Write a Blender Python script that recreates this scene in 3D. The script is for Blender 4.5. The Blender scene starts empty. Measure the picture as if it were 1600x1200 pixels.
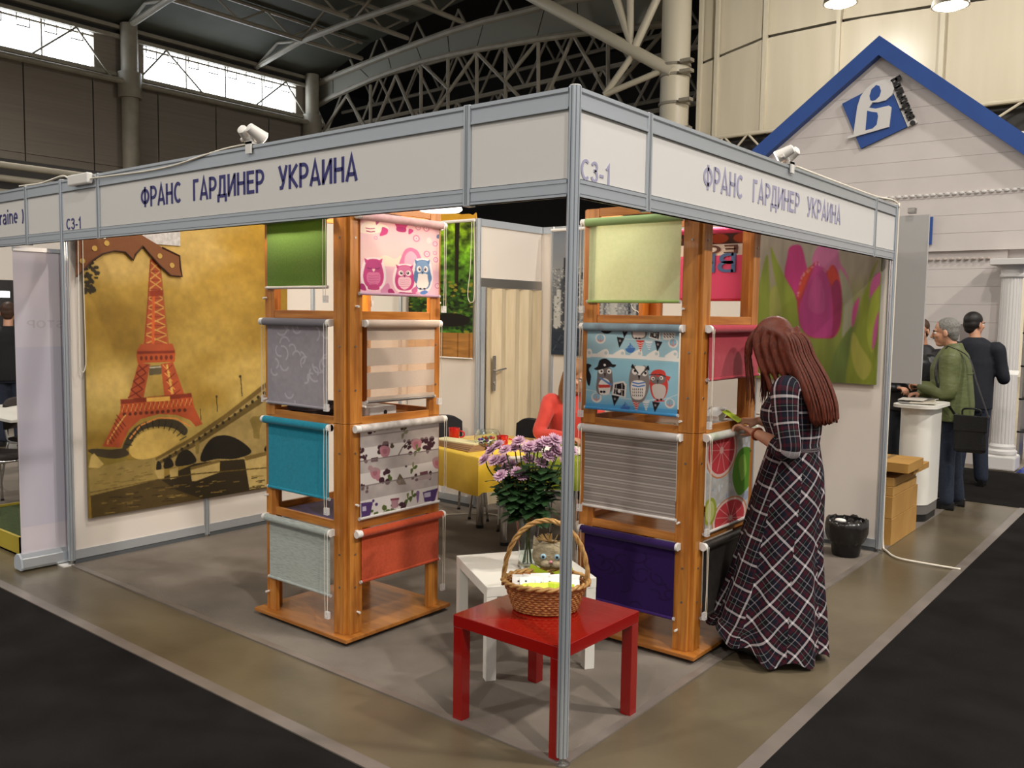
import bpy, bmesh, math, random
import numpy as np
from mathutils import Vector, Matrix
sc = bpy.context.scene
col = sc.collection
R = math.radians
PI = math.pi

# ------------------------------------------------------------------ camera, world, lamps, exposure
cam_d = bpy.data.cameras.new('camera'); cam_d.sensor_width = 36.0; cam_d.lens = 30.8; cam_d.clip_end = 300; cam_d.clip_start = .05
cam = bpy.data.objects.new('camera', cam_d); col.objects.link(cam)
cam_fwd = Vector((-0.62382446, 0.77756906, -0.07892651)); cam_right = Vector((0.77918443, 0.62662048, 0.01477824)); cam_up = Vector((-0.06094807, 0.05227928, 0.99677089))
cam.matrix_world = Matrix(((cam_right.x, cam_up.x, -cam_fwd.x, 1.8322), (cam_right.y, cam_up.y, -cam_fwd.y, -2.6189), (cam_right.z, cam_up.z, -cam_fwd.z, 1.6907), (0, 0, 0, 1)))
sc.camera = cam
sc.view_settings.view_transform = 'Standard'; sc.view_settings.look = 'None'; sc.view_settings.gamma = 1; sc.view_settings.use_curve_mapping = False
sc.view_settings.exposure = 0.0
sc.cycles.use_denoising = True
sc.cycles.max_bounces = 6
w = bpy.data.worlds.new('hall_air'); sc.world = w; w.use_nodes = True
w.node_tree.nodes['Background'].inputs[0].default_value = (1.0, .985, .965, 1); w.node_tree.nodes['Background'].inputs[1].default_value = 0.45

def lin(h):
    h = h.lstrip('#'); o = []
    for i in (0, 2, 4):
        c = int(h[i:i+2], 16)/255; o.append(c/12.92 if c <= .04045 else ((c+.055)/1.055)**2.4)
    return (*o, 1.0)

def light(name, kind, loc, power, color=(1, .9, .78), size=.5, target=None, spot=None, blend=.6):
    d = bpy.data.lights.new(name, kind); d.energy = power; d.color = color
    if kind == 'AREA': d.shape = 'DISK'; d.size = size
    else: d.shadow_soft_size = size
    if kind == 'SPOT': d.spot_size = R(spot); d.spot_blend = blend
    o = bpy.data.objects.new(name, d); col.objects.link(o); o.location = loc
    if target is not None:
        o.rotation_euler = (Vector(target)-Vector(loc)).to_track_quat('-Z', 'Y').to_euler()
    return o
# high-bay lamps of the hall; those listed last are unseen, added to brighten end and left walls (each one has its fixture built further down)
HALL_LAMPS = [(-4.96, 17.0, 8.6), (-2.75, 17.0, 8.1), (9, -4, 11.5), (9, 5, 11.5), (4, -11, 11.5), (-4, -9, 11.5), (-13, -8, 12), (2.5, 1.5, 11.5), (-14, 3, 12), (-8.5, 23, 12), (-1, 23, 11.5), (6, 23, 11.5), (-28, 3.5, 11.5), (-30, -6, 11.5)]
LAMP_POWER = [1000, 1000, 1150, 1150, 600, 500, 500, 400, 700, 1000, 1000, 1000, 1800, 1200]
for i, (q, pw) in enumerate(zip(HALL_LAMPS, LAMP_POWER)):
    light('high_bay_light', 'POINT' if 9 <= i <= 11 else 'AREA', (q[0], q[1], q[2]-.3), pw*(1.15 if 9 <= i <= 11 else 1), (1, .945, .87), .3 if 9 <= i <= 11 else .7)

# ------------------------------------------------------------------ helpers
def mat(name, c, rough=.5, metal=0.0, c2=None, scale=6.0, stretch=(1, 1, 1), bump=0.0, bscale=60.0, spec=.5, emit=None, estr=0.0, trans=0.0, alpha=1.0, mix=(.35, .65), coat=0.0, sheen=0.0, detail=4.0, subs=0.0, bstretch=None, transl=0.0):
    m = bpy.data.materials.new(name); m.use_nodes = True
    nt = m.node_tree; N = nt.nodes; L = nt.links; b = N['Principled BSDF']
    b.inputs['Roughness'].default_value = rough; b.inputs['Metallic'].default_value = metal
    b.inputs['Specular IOR Level'].default_value = spec; b.inputs['Coat Weight'].default_value = coat
    b.inputs['Base Color'].default_value = lin(c); b.inputs['Transmission Weight'].default_value = trans; b.inputs['Alpha'].default_value = alpha
    b.inputs['Sheen Weight'].default_value = sheen
    if emit: b.inputs['Emission Color'].default_value = lin(emit); b.inputs['Emission Strength'].default_value = estr
    if c2 or bump:
        tc = N.new('ShaderNodeTexCoord')
        def mapped(st):
            mp = N.new('ShaderNodeMapping'); mp.inputs['Scale'].default_value = st; L.new(tc.outputs['Object'], mp.inputs['Vector']); return mp
    if c2:
        mp = mapped(stretch); nz = N.new('ShaderNodeTexNoise'); nz.inputs['Scale'].default_value = scale; nz.inputs['Detail'].default_value = detail
        L.new(mp.outputs[0], nz.inputs['Vector'])
        cr = N.new('ShaderNodeValToRGB'); cr.color_ramp.elements[0].position = mix[0]; cr.color_ramp.elements[1].position = mix[1]
        cr.color_ramp.elements[0].color = lin(c); cr.color_ramp.elements[1].color = lin(c2)
        L.new(nz.outputs['Fac'], cr.inputs[0]); L.new(cr.outputs[0], b.inputs['Base Color'])
    if bump:
        mp = mapped(bstretch or (1, 1, 1)); nz = N.new('ShaderNodeTexNoise'); nz.inputs['Scale'].default_value = bscale; nz.inputs['Detail'].default_value = 3
        L.new(mp.outputs[0], nz.inputs['Vector']); bp = N.new('ShaderNodeBump'); bp.inputs['Strength'].default_value = bump; bp.inputs['Distance'].default_value = .01
        L.new(nz.outputs['Fac'], bp.inputs['Height']); L.new(bp.outputs[0], b.inputs['Normal'])
    if transl:
        out = N['Material Output']; tr = N.new('ShaderNodeBsdfTranslucent'); tr.inputs[0].default_value = lin(c); mx = N.new('ShaderNodeMixShader'); mx.inputs[0].default_value = transl
        L.new(b.outputs[0], mx.inputs[1]); L.new(tr.outputs[0], mx.inputs[2]); L.new(mx.outputs[0], out.inputs[0])
        src = b.inputs['Base Color'].links
        if src: L.new(src[0].from_socket, tr.inputs[0])
    return m

def print_mat(name, rough=.7, transl=0.0, alpha=False, spec=.3):
    m = bpy.data.materials.new(name); m.use_nodes = True; N = m.node_tree.nodes; L = m.node_tree.links; b = N['Principled BSDF']
    a = N.new('ShaderNodeAttribute'); a.attribute_name = 'print'; L.new(a.outputs['Color'], b.inputs['Base Color']); b.inputs['Roughness'].default_value = rough
    b.inputs['Specular IOR Level'].default_value = spec
    if alpha: L.new(a.outputs['Alpha'], b.inputs['Alpha'])
    if transl:
        out = N['Material Output']; tr = N.new('ShaderNodeBsdfTranslucent'); L.new(a.outputs['Color'], tr.inputs[0]); mx = N.new('ShaderNodeMixShader'); mx.inputs[0].default_value = transl
        L.new(b.outputs[0], mx.inputs[1]); L.new(tr.outputs[0], mx.inputs[2]); L.new(mx.outputs[0], out.inputs[0])
    return m

def tag(o, label=None, cat=None, group=None, kind=None):
    if label: o['label'] = label
    if cat: o['category'] = cat
    if group: o['group'] = group
    if kind: o['kind'] = kind
    return o
def thing(name, label, cat, loc=(0, 0, 0), group=None, rotz=0.0, kind=None):
    o = bpy.data.objects.new(name, None); col.objects.link(o); o.location = loc; o.rotation_euler = (0, 0, rotz); o.empty_display_size = .1
    return tag(o, label, cat, group, kind)

def frame_to(d, ref=(0, 0, 1)):
    d = Vector(d).normalized(); r = Vector(ref)
    if abs(d.dot(r)) > .98: r = Vector((1, 0, 0)) if abs(d.x) < .9 else Vector((0, 1, 0))
    a = d.cross(r).normalized(); b = a.cross(d).normalized()
    return a, b
class MB:
    def __init__(s): s.v = []; s.f = []; s.uv = []
    def add(s, vs, fs):
        k = len(s.v); s.v += [tuple(q) for q in vs]; s.f += [tuple(i+k for i in f) for f in fs]; return s
    def box(s, a, b):
        x0, x1 = sorted((a[0], b[0])); y0, y1 = sorted((a[1], b[1])); z0, z1 = sorted((a[2], b[2]))
        return s.add([(x0,y0,z0),(x1,y0,z0),(x1,y1,z0),(x0,y1,z0),(x0,y0,z1),(x1,y0,z1),(x1,y1,z1),(x0,y1,z1)], [(0,3,2,1),(4,5,6,7),(0,1,5,4),(1,2,6,5),(2,3,7,6),(3,0,4,7)])
    def obox(s, c, ax, ay, az):
        c = Vector(c); ax = Vector(ax); ay = Vector(ay); az = Vector(az)
        vs = [c+ax*i+ay*j+az*k for k in (-1, 1) for (i, j) in ((-1,-1),(1,-1),(1,1),(-1,1))]
        return s.add(vs, [(0,3,2,1),(4,5,6,7),(0,1,5,4),(1,2,6,5),(2,3,7,6),(3,0,4,7)])
    def loft(s, rings, cap=True, closed=True):
        n = len(rings[0]); k = len(s.v)
        for r in rings: s.v += [tuple(q) for q in r]
        for i in range(len(rings)-1):
            for j in range(n if closed else n-1):
                a = k+i*n+j; b = k+i*n+(j+1) % n
                s.f.append((a, b, b+n, a+n))
        if cap and closed:
            s.f.append(tuple(k+j for j in reversed(range(n)))); m = k+(len(rings)-1)*n; s.f.append(tuple(m+j for j in range(n)))
        return s
    def tube(s, path, rad, n=10, ref=(0, 0, 1), round_cap=False):
        path = [Vector(q) for q in path]; m = len(path)
        if not isinstance(rad, (list, tuple)): rad = [rad]*m
        rad = [r if isinstance(r, (list, tuple)) else (r, r) for r in rad]
        rings = []; T = []
        for i in range(m):
            d = (path[min(i+1, m-1)]-path[max(i-1, 0)]); T.append(d.normalized() if d.length > 1e-9 else Vector((0, 0, 1)))
        a, b = frame_to(T[0], ref)
        fr = []
        for i in range(m):
            if i: 
                a = (a-T[i]*a.dot(T[i])).normalized(); b = T[i].cross(a)
                b = -b if False else b
            fr.append((a.copy(), T[i].cross(a)))
        def ring(c, a, b, ra, rb): return [c+a*(ra*math.cos(2*PI*j/n))+b*(rb*math.sin(2*PI*j/n)) for j in range(n)]
        if round_cap:
            r = rad[0]; h = min(r)
            for q in (80, 55, 28): rings.append(ring(path[0]-T[0]*h*math.sin(R(q)), *fr[0], r[0]*math.cos(R(q)), r[1]*math.cos(R(q))))
        for i in range(m): rings.append(ring(path[i], *fr[i], *rad[i]))
        if round_cap:
            r = rad[-1]; h = min(r)
            for q in (28, 55, 80): rings.append(ring(path[-1]+T[-1]*h*math.sin(R(q)), *fr[-1], r[0]*math.cos(R(q)), r[1]*math.cos(R(q))))
        return s.loft(rings)
    def cyl(s, p0, p1, r0, r1=None, n=12): return s.tube([p0, p1], [r0, r0 if r1 is None else r1], n)
    def lathe(s, prof, c=(0, 0, 0), n=24, sx=1.0, sy=1.0, cap=True):
        return s.loft([[(c[0]+r*sx*math.cos(2*PI*j/n), c[1]+r*sy*math.sin(2*PI*j/n), c[2]+z) for j in range(n)] for r, z in prof], cap)
    def ball(s, c, r, n=12, m=8):
        r = r if isinstance(r, (tuple, list)) else (r, r, r)
        return s.loft([[(c[0]+r[0]*math.sin(t)*math.cos(2*PI*j/n), c[1]+r[1]*math.sin(t)*math.sin(2*PI*j/n), c[2]-r[2]*math.cos(t)) for j in range(n)] for t in [max(.08, min(PI-.08, PI*i/m)) for i in range(m+1)]])
    def prism(s, poly, ax, o, u, v, n, t):
        o = Vector(o); u = Vector(u); v = Vector(v); n = Vector(n)
        return s.loft([[o+u*a+v*b for a, b in poly], [o+u*a+v*b+n*t for a, b in poly]])
    def build(s, name, m, parent=None, smooth=False, local=False, bevel=0.0, label=None, cat=None, group=None, kind=None, sharp=None):
        off = Vector((0, 0, 0))
        if parent is not None and not local:
            q = parent
            while q is not None: off += q.location; q = q.parent
        me = bpy.data.meshes.new(name)
        if parent is None and not local:
            a = np.array(s.v); off = Vector(((a[:,0].min()+a[:,0].max())/2, (a[:,1].min()+a[:,1].max())/2, a[:,2].min()))
        me.from_pydata([(x-off.x, y-off.y, z-off.z) for x, y, z in s.v], [], s.f)
        bm = bmesh.new(); bm.from_mesh(me); bmesh.ops.recalc_face_normals(bm, faces=bm.faces); bm.to_mesh(me); bm.free()
        if smooth:
            me.polygons.foreach_set('use_smooth', [True]*len(me.polygons))
            if sharp: me.set_sharp_from_angle(angle=R(sharp))
        me.materials.append(m)
        o = bpy.data.objects.new(name, me); col.objects.link(o)
        if parent is not None: o.parent = parent
        elif not local: o.location = off
        if bevel:
            bv = o.modifiers.new('bevel', 'BEVEL'); bv.width = bevel; bv.segments = 2; bv.limit_method = 'ANGLE'; bv.angle_limit = R(40)
        tag(o, label, cat, group, kind)
        return o
def catmull(pts, n=8, closed=False):
    P = [Vector(q) for q in pts]; out = []; m = len(P)
    for i in range(m if closed else m-1):
        p0 = P[(i-1) % m] if closed or i > 0 else P[0]; p1 = P[i]; p2 = P[(i+1) % m]; p3 = P[(i+2) % m] if closed or i+2 < m else P[-1]
        for k in range(n):
            t = k/n; out.append(.5*((2*p1)+(p2-p0)*t+(2*p0-5*p1+4*p2-p3)*t*t+(3*p1-p0-3*p2+p3)*t*t*t))
    if not closed: out.append(P[-1])
    return out
def dup(o, parent=None):
    c = o.copy(); col.objects.link(c); c.parent = parent
    for ch in list(o.children): dup(ch, c)
    return c

def arc(cx, cy, rx, ry, a0, a1, n=10): return [(cx+rx*math.cos(R(a0+(a1-a0)*k/n)), cy+ry*math.sin(R(a0+(a1-a0)*k/n))) for k in range(n+1)]
h_ = .075
def _bowl(x0, x1, y0, y1): m = (y0+y1)/2; r = (y1-y0)/2; return [(x0, y1)]+arc(x1-min(r, x1-x0), m, min(r, x1-x0), r, 90, -90)+[(x0, y0)]
GLYPHS = {  # letter: (width, strokes) on a cap height of 1
 'Ф': (.80, [[(.40, 0), (.40, 1)], arc(.40, .52, .33, .31, 0, 360, 20)]),
 'Р': (.58, [[(h_, 0), (h_, 1)], _bowl(h_, .52, .42, .925)]),
 'А': (.66, [[(.05, 0), (.33, .98), (.61, 0)], [(.15, .27), (.51, .27)]]),
 'Н': (.62, [[(h_, 0), (h_, 1)], [(.545, 0), (.545, 1)], [(h_, .52), (.545, .52)]]),
 'С': (.63, [arc(.35, .5, .27, .43, 50, 310, 18)]),
 'Г': (.46, [[(h_, 0), (h_, .925), (.44, .925)]]),
 'Д': (.68, [[(.05, -.2), (.05, h_), (.63, h_), (.63, -.2)], [(.13, h_), (.20, .5), (.21, .925), (.54, .925), (.54, h_)]]),
 'И': (.62, [[(h_, 1), (h_, 0)], [(.545, 1), (.545, 0)], [(h_, .06), (.545, .94)]]),
 'Е': (.56, [[(.54, h_), (h_, h_), (h_, .925), (.53, .925)], [(h_, .52), (.49, .52)]]),
 'У': (.58, [[(.05, 1), (.31, .33)], [(.54, 1), (.33, .30), (.24, .09), (.08, .075)]]),
 'К': (.60, [[(h_, 0), (h_, 1)], [(.55, .97), (.13, .5), (.57, .03)]]),
 '3': (.52, [arc(.25, .73, .18, .195, 165, -90, 12)+[(.2, .535)], arc(.25, .29, .2, .245, 90, -165, 12)]),
 '-': (.34, [[(.03, .36), (.31, .36)]]), '1': (.42, [[(.08, .72), (.26, .95), (.26, 0)]]), ' ': (.36, []),
 'B': (.60, [[(h_, 0), (h_, 1)], _bowl(h_, .48, .52, .925), _bowl(h_, .54, .075, .52)]), 'E': (.56, [[(.54, h_), (h_, h_), (h_, .925), (.53, .925)], [(h_, .52), (.49, .52)]]), 'C': (.63, [arc(.35, .5, .27, .43, 50, 310, 18)]), 'I': (.2, [[(.1, 0), (.1, 1)]]),
 'T': (.56, [[(.28, 0), (.28, .95)], [(.02, .925), (.54, .925)]]), 'U': (.62, [[(h_, 1), (h_, .3)]+arc(.31, .3, .235, .225, 180, 360)+[(.545, 1)]]), 'N': (.62, [[(h_, 0), (h_, 1)], [(.545, 0), (.545, 1)], [(h_, .94), (.545, .06)]]), 'S': (.56, [arc(.28, .72, .2, .2, 30, 270, 12)+arc(.28, .29, .2, .22, 90, -150, 12)]), 'O': (.68, [arc(.34, .5, .27, .43, 0, 360, 22)]), 'P': (.58, [[(h_, 0), (h_, 1)], _bowl(h_, .52, .42, .925)]),
 'r': (.36, [[(h_, 0), (h_, .72)], arc(.30, .42, .22, .23, 170, 80, 6)]), 'a': (.52, [arc(.26, .5, .18, .17, 160, 0, 8)+[(.44, 0)], arc(.25, .21, .19, .16, 60, 360, 14)]), 'i': (.2, [[(.1, 0), (.1, .7)], [(.1, .84), (.1, 1)]]), 'n': (.52, [[(h_, 0), (h_, .72)], arc(.26, .42, .185, .23, 170, 0, 10)+[(.445, 0)]]), 'e': (.54, [[(.08, .36), (.45, .36)]+arc(.265, .36, .19, .3, 0, 310, 16)]), 'k': (.5, [[(h_, 0), (h_, 1)], [(.45, .7), (.12, .36), (.47, .02)]]), ')': (.3, [arc(-.12, .4, .3, .62, 50, -50, 10)]),
 'В': (.66, [[(.1, 0), (.1, 1)], _bowl(.1, .52, .52, .925), _bowl(.1, .6, .075, .52)]), 'а': (.56, [arc(.28, .36, .2, .28, 0, 360, 16), [(.49, 0), (.49, .72)]]), 'л': (.56, [[(.06, .02), (.16, .3), (.2, .64), (.47, .64), (.47, 0)]]), 'ь': (.5, [[(h_, .72), (h_, .06)], _bowl(h_, .45, .06, .38)]), 'к': (.5, [[(h_, 0), (h_, .72)], [(.46, .7), (.12, .38), (.47, .02)]]), 'и': (.56, [[(h_, .72), (h_, 0)], [(.48, .72), (.48, 0)], [(h_, .06), (.48, .66)]]), 'р': (.54, [[(h_, -.25), (h_, .72)], _bowl(h_, .48, .06, .64)]), 'я': (.52, [[(.45, 0), (.45, .72)], [(.45, .66)]+arc(.24, .5, .16, .16, 90, 270)+[(.45, .34)], [(.26, .34), (.08, 0)]]),
}
def letters(body, m, parent, o, u, v, w, h, t=.002, bold=.15, n=None, gap=.1):
    """each character is a small raised letter of its own"""
    o = Vector(o); u = Vector(u).normalized(); v = Vector(v).normalized(); n = Vector(n)
    tot = sum(GLYPHS[c][0] for c in body)+gap*(len(body)-1); sx = w/tot; x = 0
    for c in body:
        gw, strokes = GLYPHS[c]
        if strokes:
            mb = MB()
            for st in strokes:
                P2 = [Vector((a, b)) for a, b in st]; m_ = len(P2); closed = (P2[0]-P2[-1]).length < 1e-6; L_ = []
                for i in range(m_):
                    d0 = (P2[i]-P2[i-1]) if i else ((P2[0]-P2[-2]) if closed else (P2[1]-P2[0])); d1 = (P2[i+1]-P2[i]) if i < m_-1 else ((P2[1]-P2[0]) if closed else d0)
                    d0 = d0.normalized(); d1 = d1.normalized(); n0 = Vector((-d0.y, d0.x)); n1 = Vector((-d1.y, d1.x)); q = (n0+n1); q = q.normalized() if q.length > .2 else n0; L_.append(q*(bold/2/max(.45, q.dot(n1))))
                rings = []
                for p_, q in zip(P2, L_):
                    a = o+u*((x+p_.x+q.x)*sx)+v*((p_.y+q.y)*h); b = o+u*((x+p_.x-q.x)*sx)+v*((p_.y-q.y)*h); rings.append([a, b, b+n*t, a+n*t])
                mb.loft(rings)
            mb.build('letter', m, parent)
        x += gw+gap

# ------------------------------------------------------------------ materials
M = {}
M['concrete'] = mat('concrete', '#554b3a', .3, c2='#6f6450', scale=1.6, detail=9, bump=.06, bscale=25, mix=(.3, .72))
M['grey_carpet'] = mat('grey_carpet', '#766d64', .95, c2='#877e74', scale=2.2, detail=8, bump=.5, bscale=420, spec=.1)
M['black_carpet'] = mat('black_carpet', '#191716', .98, c2='#211f1e', scale=3, detail=8, bump=.5, bscale=380, spec=.08)
M['tape'] = mat('clear_tape', '#6d645d', .35, c2='#7b716a', scale=4)
M['alu'] = mat('aluminium', '#c2c8ce', .3, metal=.6)
M['alu_dark'] = mat('aluminium_groove', '#5c6064', .5, metal=.3)
M['panel'] = mat('white_laminate', '#dcd9d5', .45)
M['wallpanel'] = mat('wall_laminate', '#d9d0c6', .5)
M['navy'] = mat('navy_vinyl', '#2e2c70', .5)
M['lilac'] = mat('glare_paled_vinyl', '#a3a0ba', .4)  # lettering on the right fascia, glare painted in as a paler colour
M['white_plastic'] = mat('white_plastic', '#e6e2dc', .4)
M['white_paint'] = mat('white_lacquer', '#e8e4da', .38)
M['red_paint'] = mat('red_lacquer', '#8e0f0b', .15, coat=.3)
M['wood'] = mat('pine_wood', '#a4601f', .42, c2='#c68236', scale=7, stretch=(6, 6, .5), detail=6, coat=.15, bump=.05, bscale=30, bstretch=(8, 8, .6))
M['wood_h'] = mat('pine_wood_rail', '#a4601f', .42, c2='#c68236', scale=7, stretch=(.6, .6, 6), detail=6, coat=.15)
M['wood_base'] = mat('pine_board', '#985a20', .4, c2='#b87631', scale=5, stretch=(.6, 5, 2), detail=6, coat=.2)
M['chrome'] = mat('chrome', '#c8c8c8', .14, metal=1)
M['steel'] = mat('brushed_steel', '#9c9a96', .35, metal=.9)
M['black_plastic'] = mat('black_plastic', '#141414', .45)
M['clear'] = mat('clear_plastic', '#f2f2f2', .15, trans=.0, alpha=.55)
M['glass'] = mat('clear_glass', '#f4fbf8', .02, trans=1.0)
M['cord'] = mat('white_cord', '#e4dccb', .6)
M['skin'] = mat('skin', '#c08a6c', .5, c2='#cf9a7c', scale=8)
M['white'] = mat('bright_white', '#efece6', .5)
# ------------------------------------------------------------------ floor and carpets
MB().box((-60, -40, -.1), (45, 60, 0)).build('floor', M['concrete'], kind='structure')
def slab(name, x0, y0, x1, y1, z, m, label, cat, group=None, z0=0.0005):
    return MB().box((x0, y0, z0), (x1, y1, z)).build(name, m, label=label, cat=cat, group=group)
slab('carpet', -3.97, 0.0, -.005, 3.97, .004, M['grey_carpet'], 'light grey carpet covering the floor of the corner booth', 'carpet')
slab('carpet', -36, -4.5, .585, -.51, .004, M['black_carpet'], 'black aisle carpet in front of the long left side of the booth', 'carpet')
slab('carpet', .585, -4.5, 5.2, 6.43, .004, M['black_carpet'], 'black aisle carpet at the lower right corner beside the booth', 'carpet')
slab('carpet', -6, 6.44, 5.2, 8.5, .004, M['black_carpet'], 'black aisle carpet crossing behind the man in green jacket', 'carpet')
slab('carpet', -3.97, 4.05, -.02, 6.4, .004, M['grey_carpet'], 'grey carpet under the white counter of the neighbouring stand', 'carpet')
slab('carpet', -9, .05, -4.1, 6, .004, M['grey_carpet'], 'grey carpet under the chair beyond the roll-up banner', 'carpet')
slab('edging_tape', -12, -.505, .63, -.445, .006, M['tape'], 'grey tape along the edge of the black carpet on the left', 'tape')
slab('edging_tape', .525, -.445, .59, 6.43, .006, M['tape'], 'grey tape along the edge of the black carpet on the right', 'tape')
slab('edging_tape', -3.95, -.02, .02, .018, .007, M['tape'], 'shiny tape strip along the left front edge of booth carpet', 'tape')
slab('edging_tape', -.018, .018, .02, 3.93, .007, M['tape'], 'shiny tape strip along the right front edge of booth carpet', 'tape')
slab('edging_tape', -.05, 4.02, .02, 6.4, .006, M['tape'], 'grey tape beside the cardboard boxes and counter foot', 'tape')

# ------------------------------------------------------------------ hall shell
K = 1.5
CX, CY, CZ = 1.8322, -2.6189, 1.6907
XW = -36.8; YW = 28.3
M['hall_wall'] = mat('hall_wall_sheet', '#7d7469', .7, c2='#857b70', scale=1.0, stretch=(1, .2, 9), detail=3)
M['hall_steel'] = mat('hall_steel', '#8a8375', .55, c2='#989080', scale=2)
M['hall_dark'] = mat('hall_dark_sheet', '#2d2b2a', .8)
M['roof'] = mat('roof_sheet', '#494a41', .8, c2='#525348', scale=.6)
M['band'] = mat('girder_sheet', '#7c7a6e', .6)
M['cream_wall'] = mat('cream_sandwich_panel', '#d2c8b2', .3, c2='#cac0a9', scale=.8, stretch=(2, 2, .2))
M['cream_steel'] = mat('cream_painted_steel', '#cdc4ae', .45)
M['daylight'] = mat('window_daylight', '#ffffff', .5, emit='#eaf4ff', estr=9.0)
M['lamp_glow'] = mat('lamp_glow', '#ffffff', .5, emit='#fff2dc', estr=40.0)
def hz(z): return CZ+(z-CZ)*K
def hy(y): return CY+(y-CY)*K
def hx(x): return CX+(x-CX)*K
# left wall: sheets between seams, window band, columns
wl = thing('wall_left', None, None, (XW, 12, 0), kind='structure')
ys = [-12, -6, -.5, 5.0, 10.5, 16.2, 22.2, YW]
for a, b in zip(ys[:-1], ys[1:]):
    n = 2 if b-a > 5 else 2
    for i in range(n):
        y0 = a+(b-a)*i/n; y1 = a+(b-a)*(i+1)/n
        for z0, z1 in ((0, 4.0), (4.0, 8.0), (8.0, 11.9)):
            MB().box((XW-.3, y0+.03, z0+.01), (XW, y1-.03, z1-.01)).build('sheet_panel', M['hall_wall'], wl)
MB().box((XW-.6, -12, 0), (XW-.3, YW, 11.9)).build('backing', M['hall_dark'], wl)
MB().box((XW-.6, -12, 13.75), (XW, YW, 18)).build('upper_sheet', M['hall_dark'], wl)
for z in (11.9, 13.55, 13.95): MB().box((XW-.05, -12, z), (XW+.25, YW, z+.16)).build('rail', M['hall_steel'], wl)
MB().cyl((XW+.55, -12, 11.65), (XW+.55, YW, 11.65), .13).build('pipe', M['hall_steel'], wl)
wins = [(2.2, 4.0), (hy(4.2), hy(9.98)), (hy(11.49), hy(17.1))]
prev = -12
for i, (a, b) in enumerate(wins):
    MB().box((XW-.3, prev, 11.9), (XW, a, 13.75)).build('sheet_panel', M['hall_wall'], wl); prev = b
    wd = thing('window_%d' % (i+1), None, None, (XW, (a+b)/2, 12), kind='structure')
    MB().box((XW-.32, a, 11.98), (XW-.28, b, 13.75)).build('pane', M['daylight'], wd)
    n = max(2, int((b-a)/1.05))
    for j in range(n+1):
        y = a+(b-a)*j/n
        if j < n and b-a > 4: # small tilted vents hanging in the upper lights
            MB().box((XW-.02, y+.1, 13.28), (XW+.02, y+.14, 13.6)).box((XW-.02, y+.6, 13.1), (XW+.02, y+.64, 13.5)).box((XW-.02, y+.1, 13.08), (XW+.02, y+.64, 13.13)).build('vent_frame', M['hall_steel'], wd)
    MB().box((XW-.05, a, 13.38), (XW+.03, b, 13.46)).build('glazing_bar', M['hall_steel'], wd)
    for j in range(1, 4): MB().box((XW-.05, a+(b-a)*j/4-.03, 12), (XW, a+(b-a)*j/4+.03, 13.7)).build('glazing_bar', M['hall_steel'], wd)
    if b-a > 4:
        for (ya, za, yb, zb) in ((b-2.7, 12.0, b-.9, 13.5), (b-.9, 13.5, b+.6, 11.75), (a+.9, 13.5, a+2.7, 12.0), (a-.6, 11.75, a+.9, 13.5)):
            MB().cyl((XW+.35, ya, za), (XW+.35, yb, zb), .045, n=6).build('brace', M['hall_steel'], wd)
MB().box((XW-.3, prev, 11.9), (XW, YW, 13.75)).build('sheet_panel', M['hall_wall'], wl)
for y in (hy(3.4), hy(10.9), hy(17.6)):
    c = thing('hall_column', 'grey steel column between the high windows of the hall wall' if y < 20 else 'far steel column in the corner of the hall', 'column', (XW+.4, y, 0), kind=None)
    if y < 4: tag(c, 'grey steel column left of the leftmost high window')
    MB().cyl((XW+.4, y, 0), (XW+.4, y, 14.2), .36, n=16).build('shaft', M['hall_steel'], c, smooth=True, sharp=40)
    MB().cyl((XW+.4, y, 11.0), (XW+.4, y, 12.1), .5, n=16).build('collar', M['hall_steel'], c, smooth=True, sharp=40)
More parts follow.
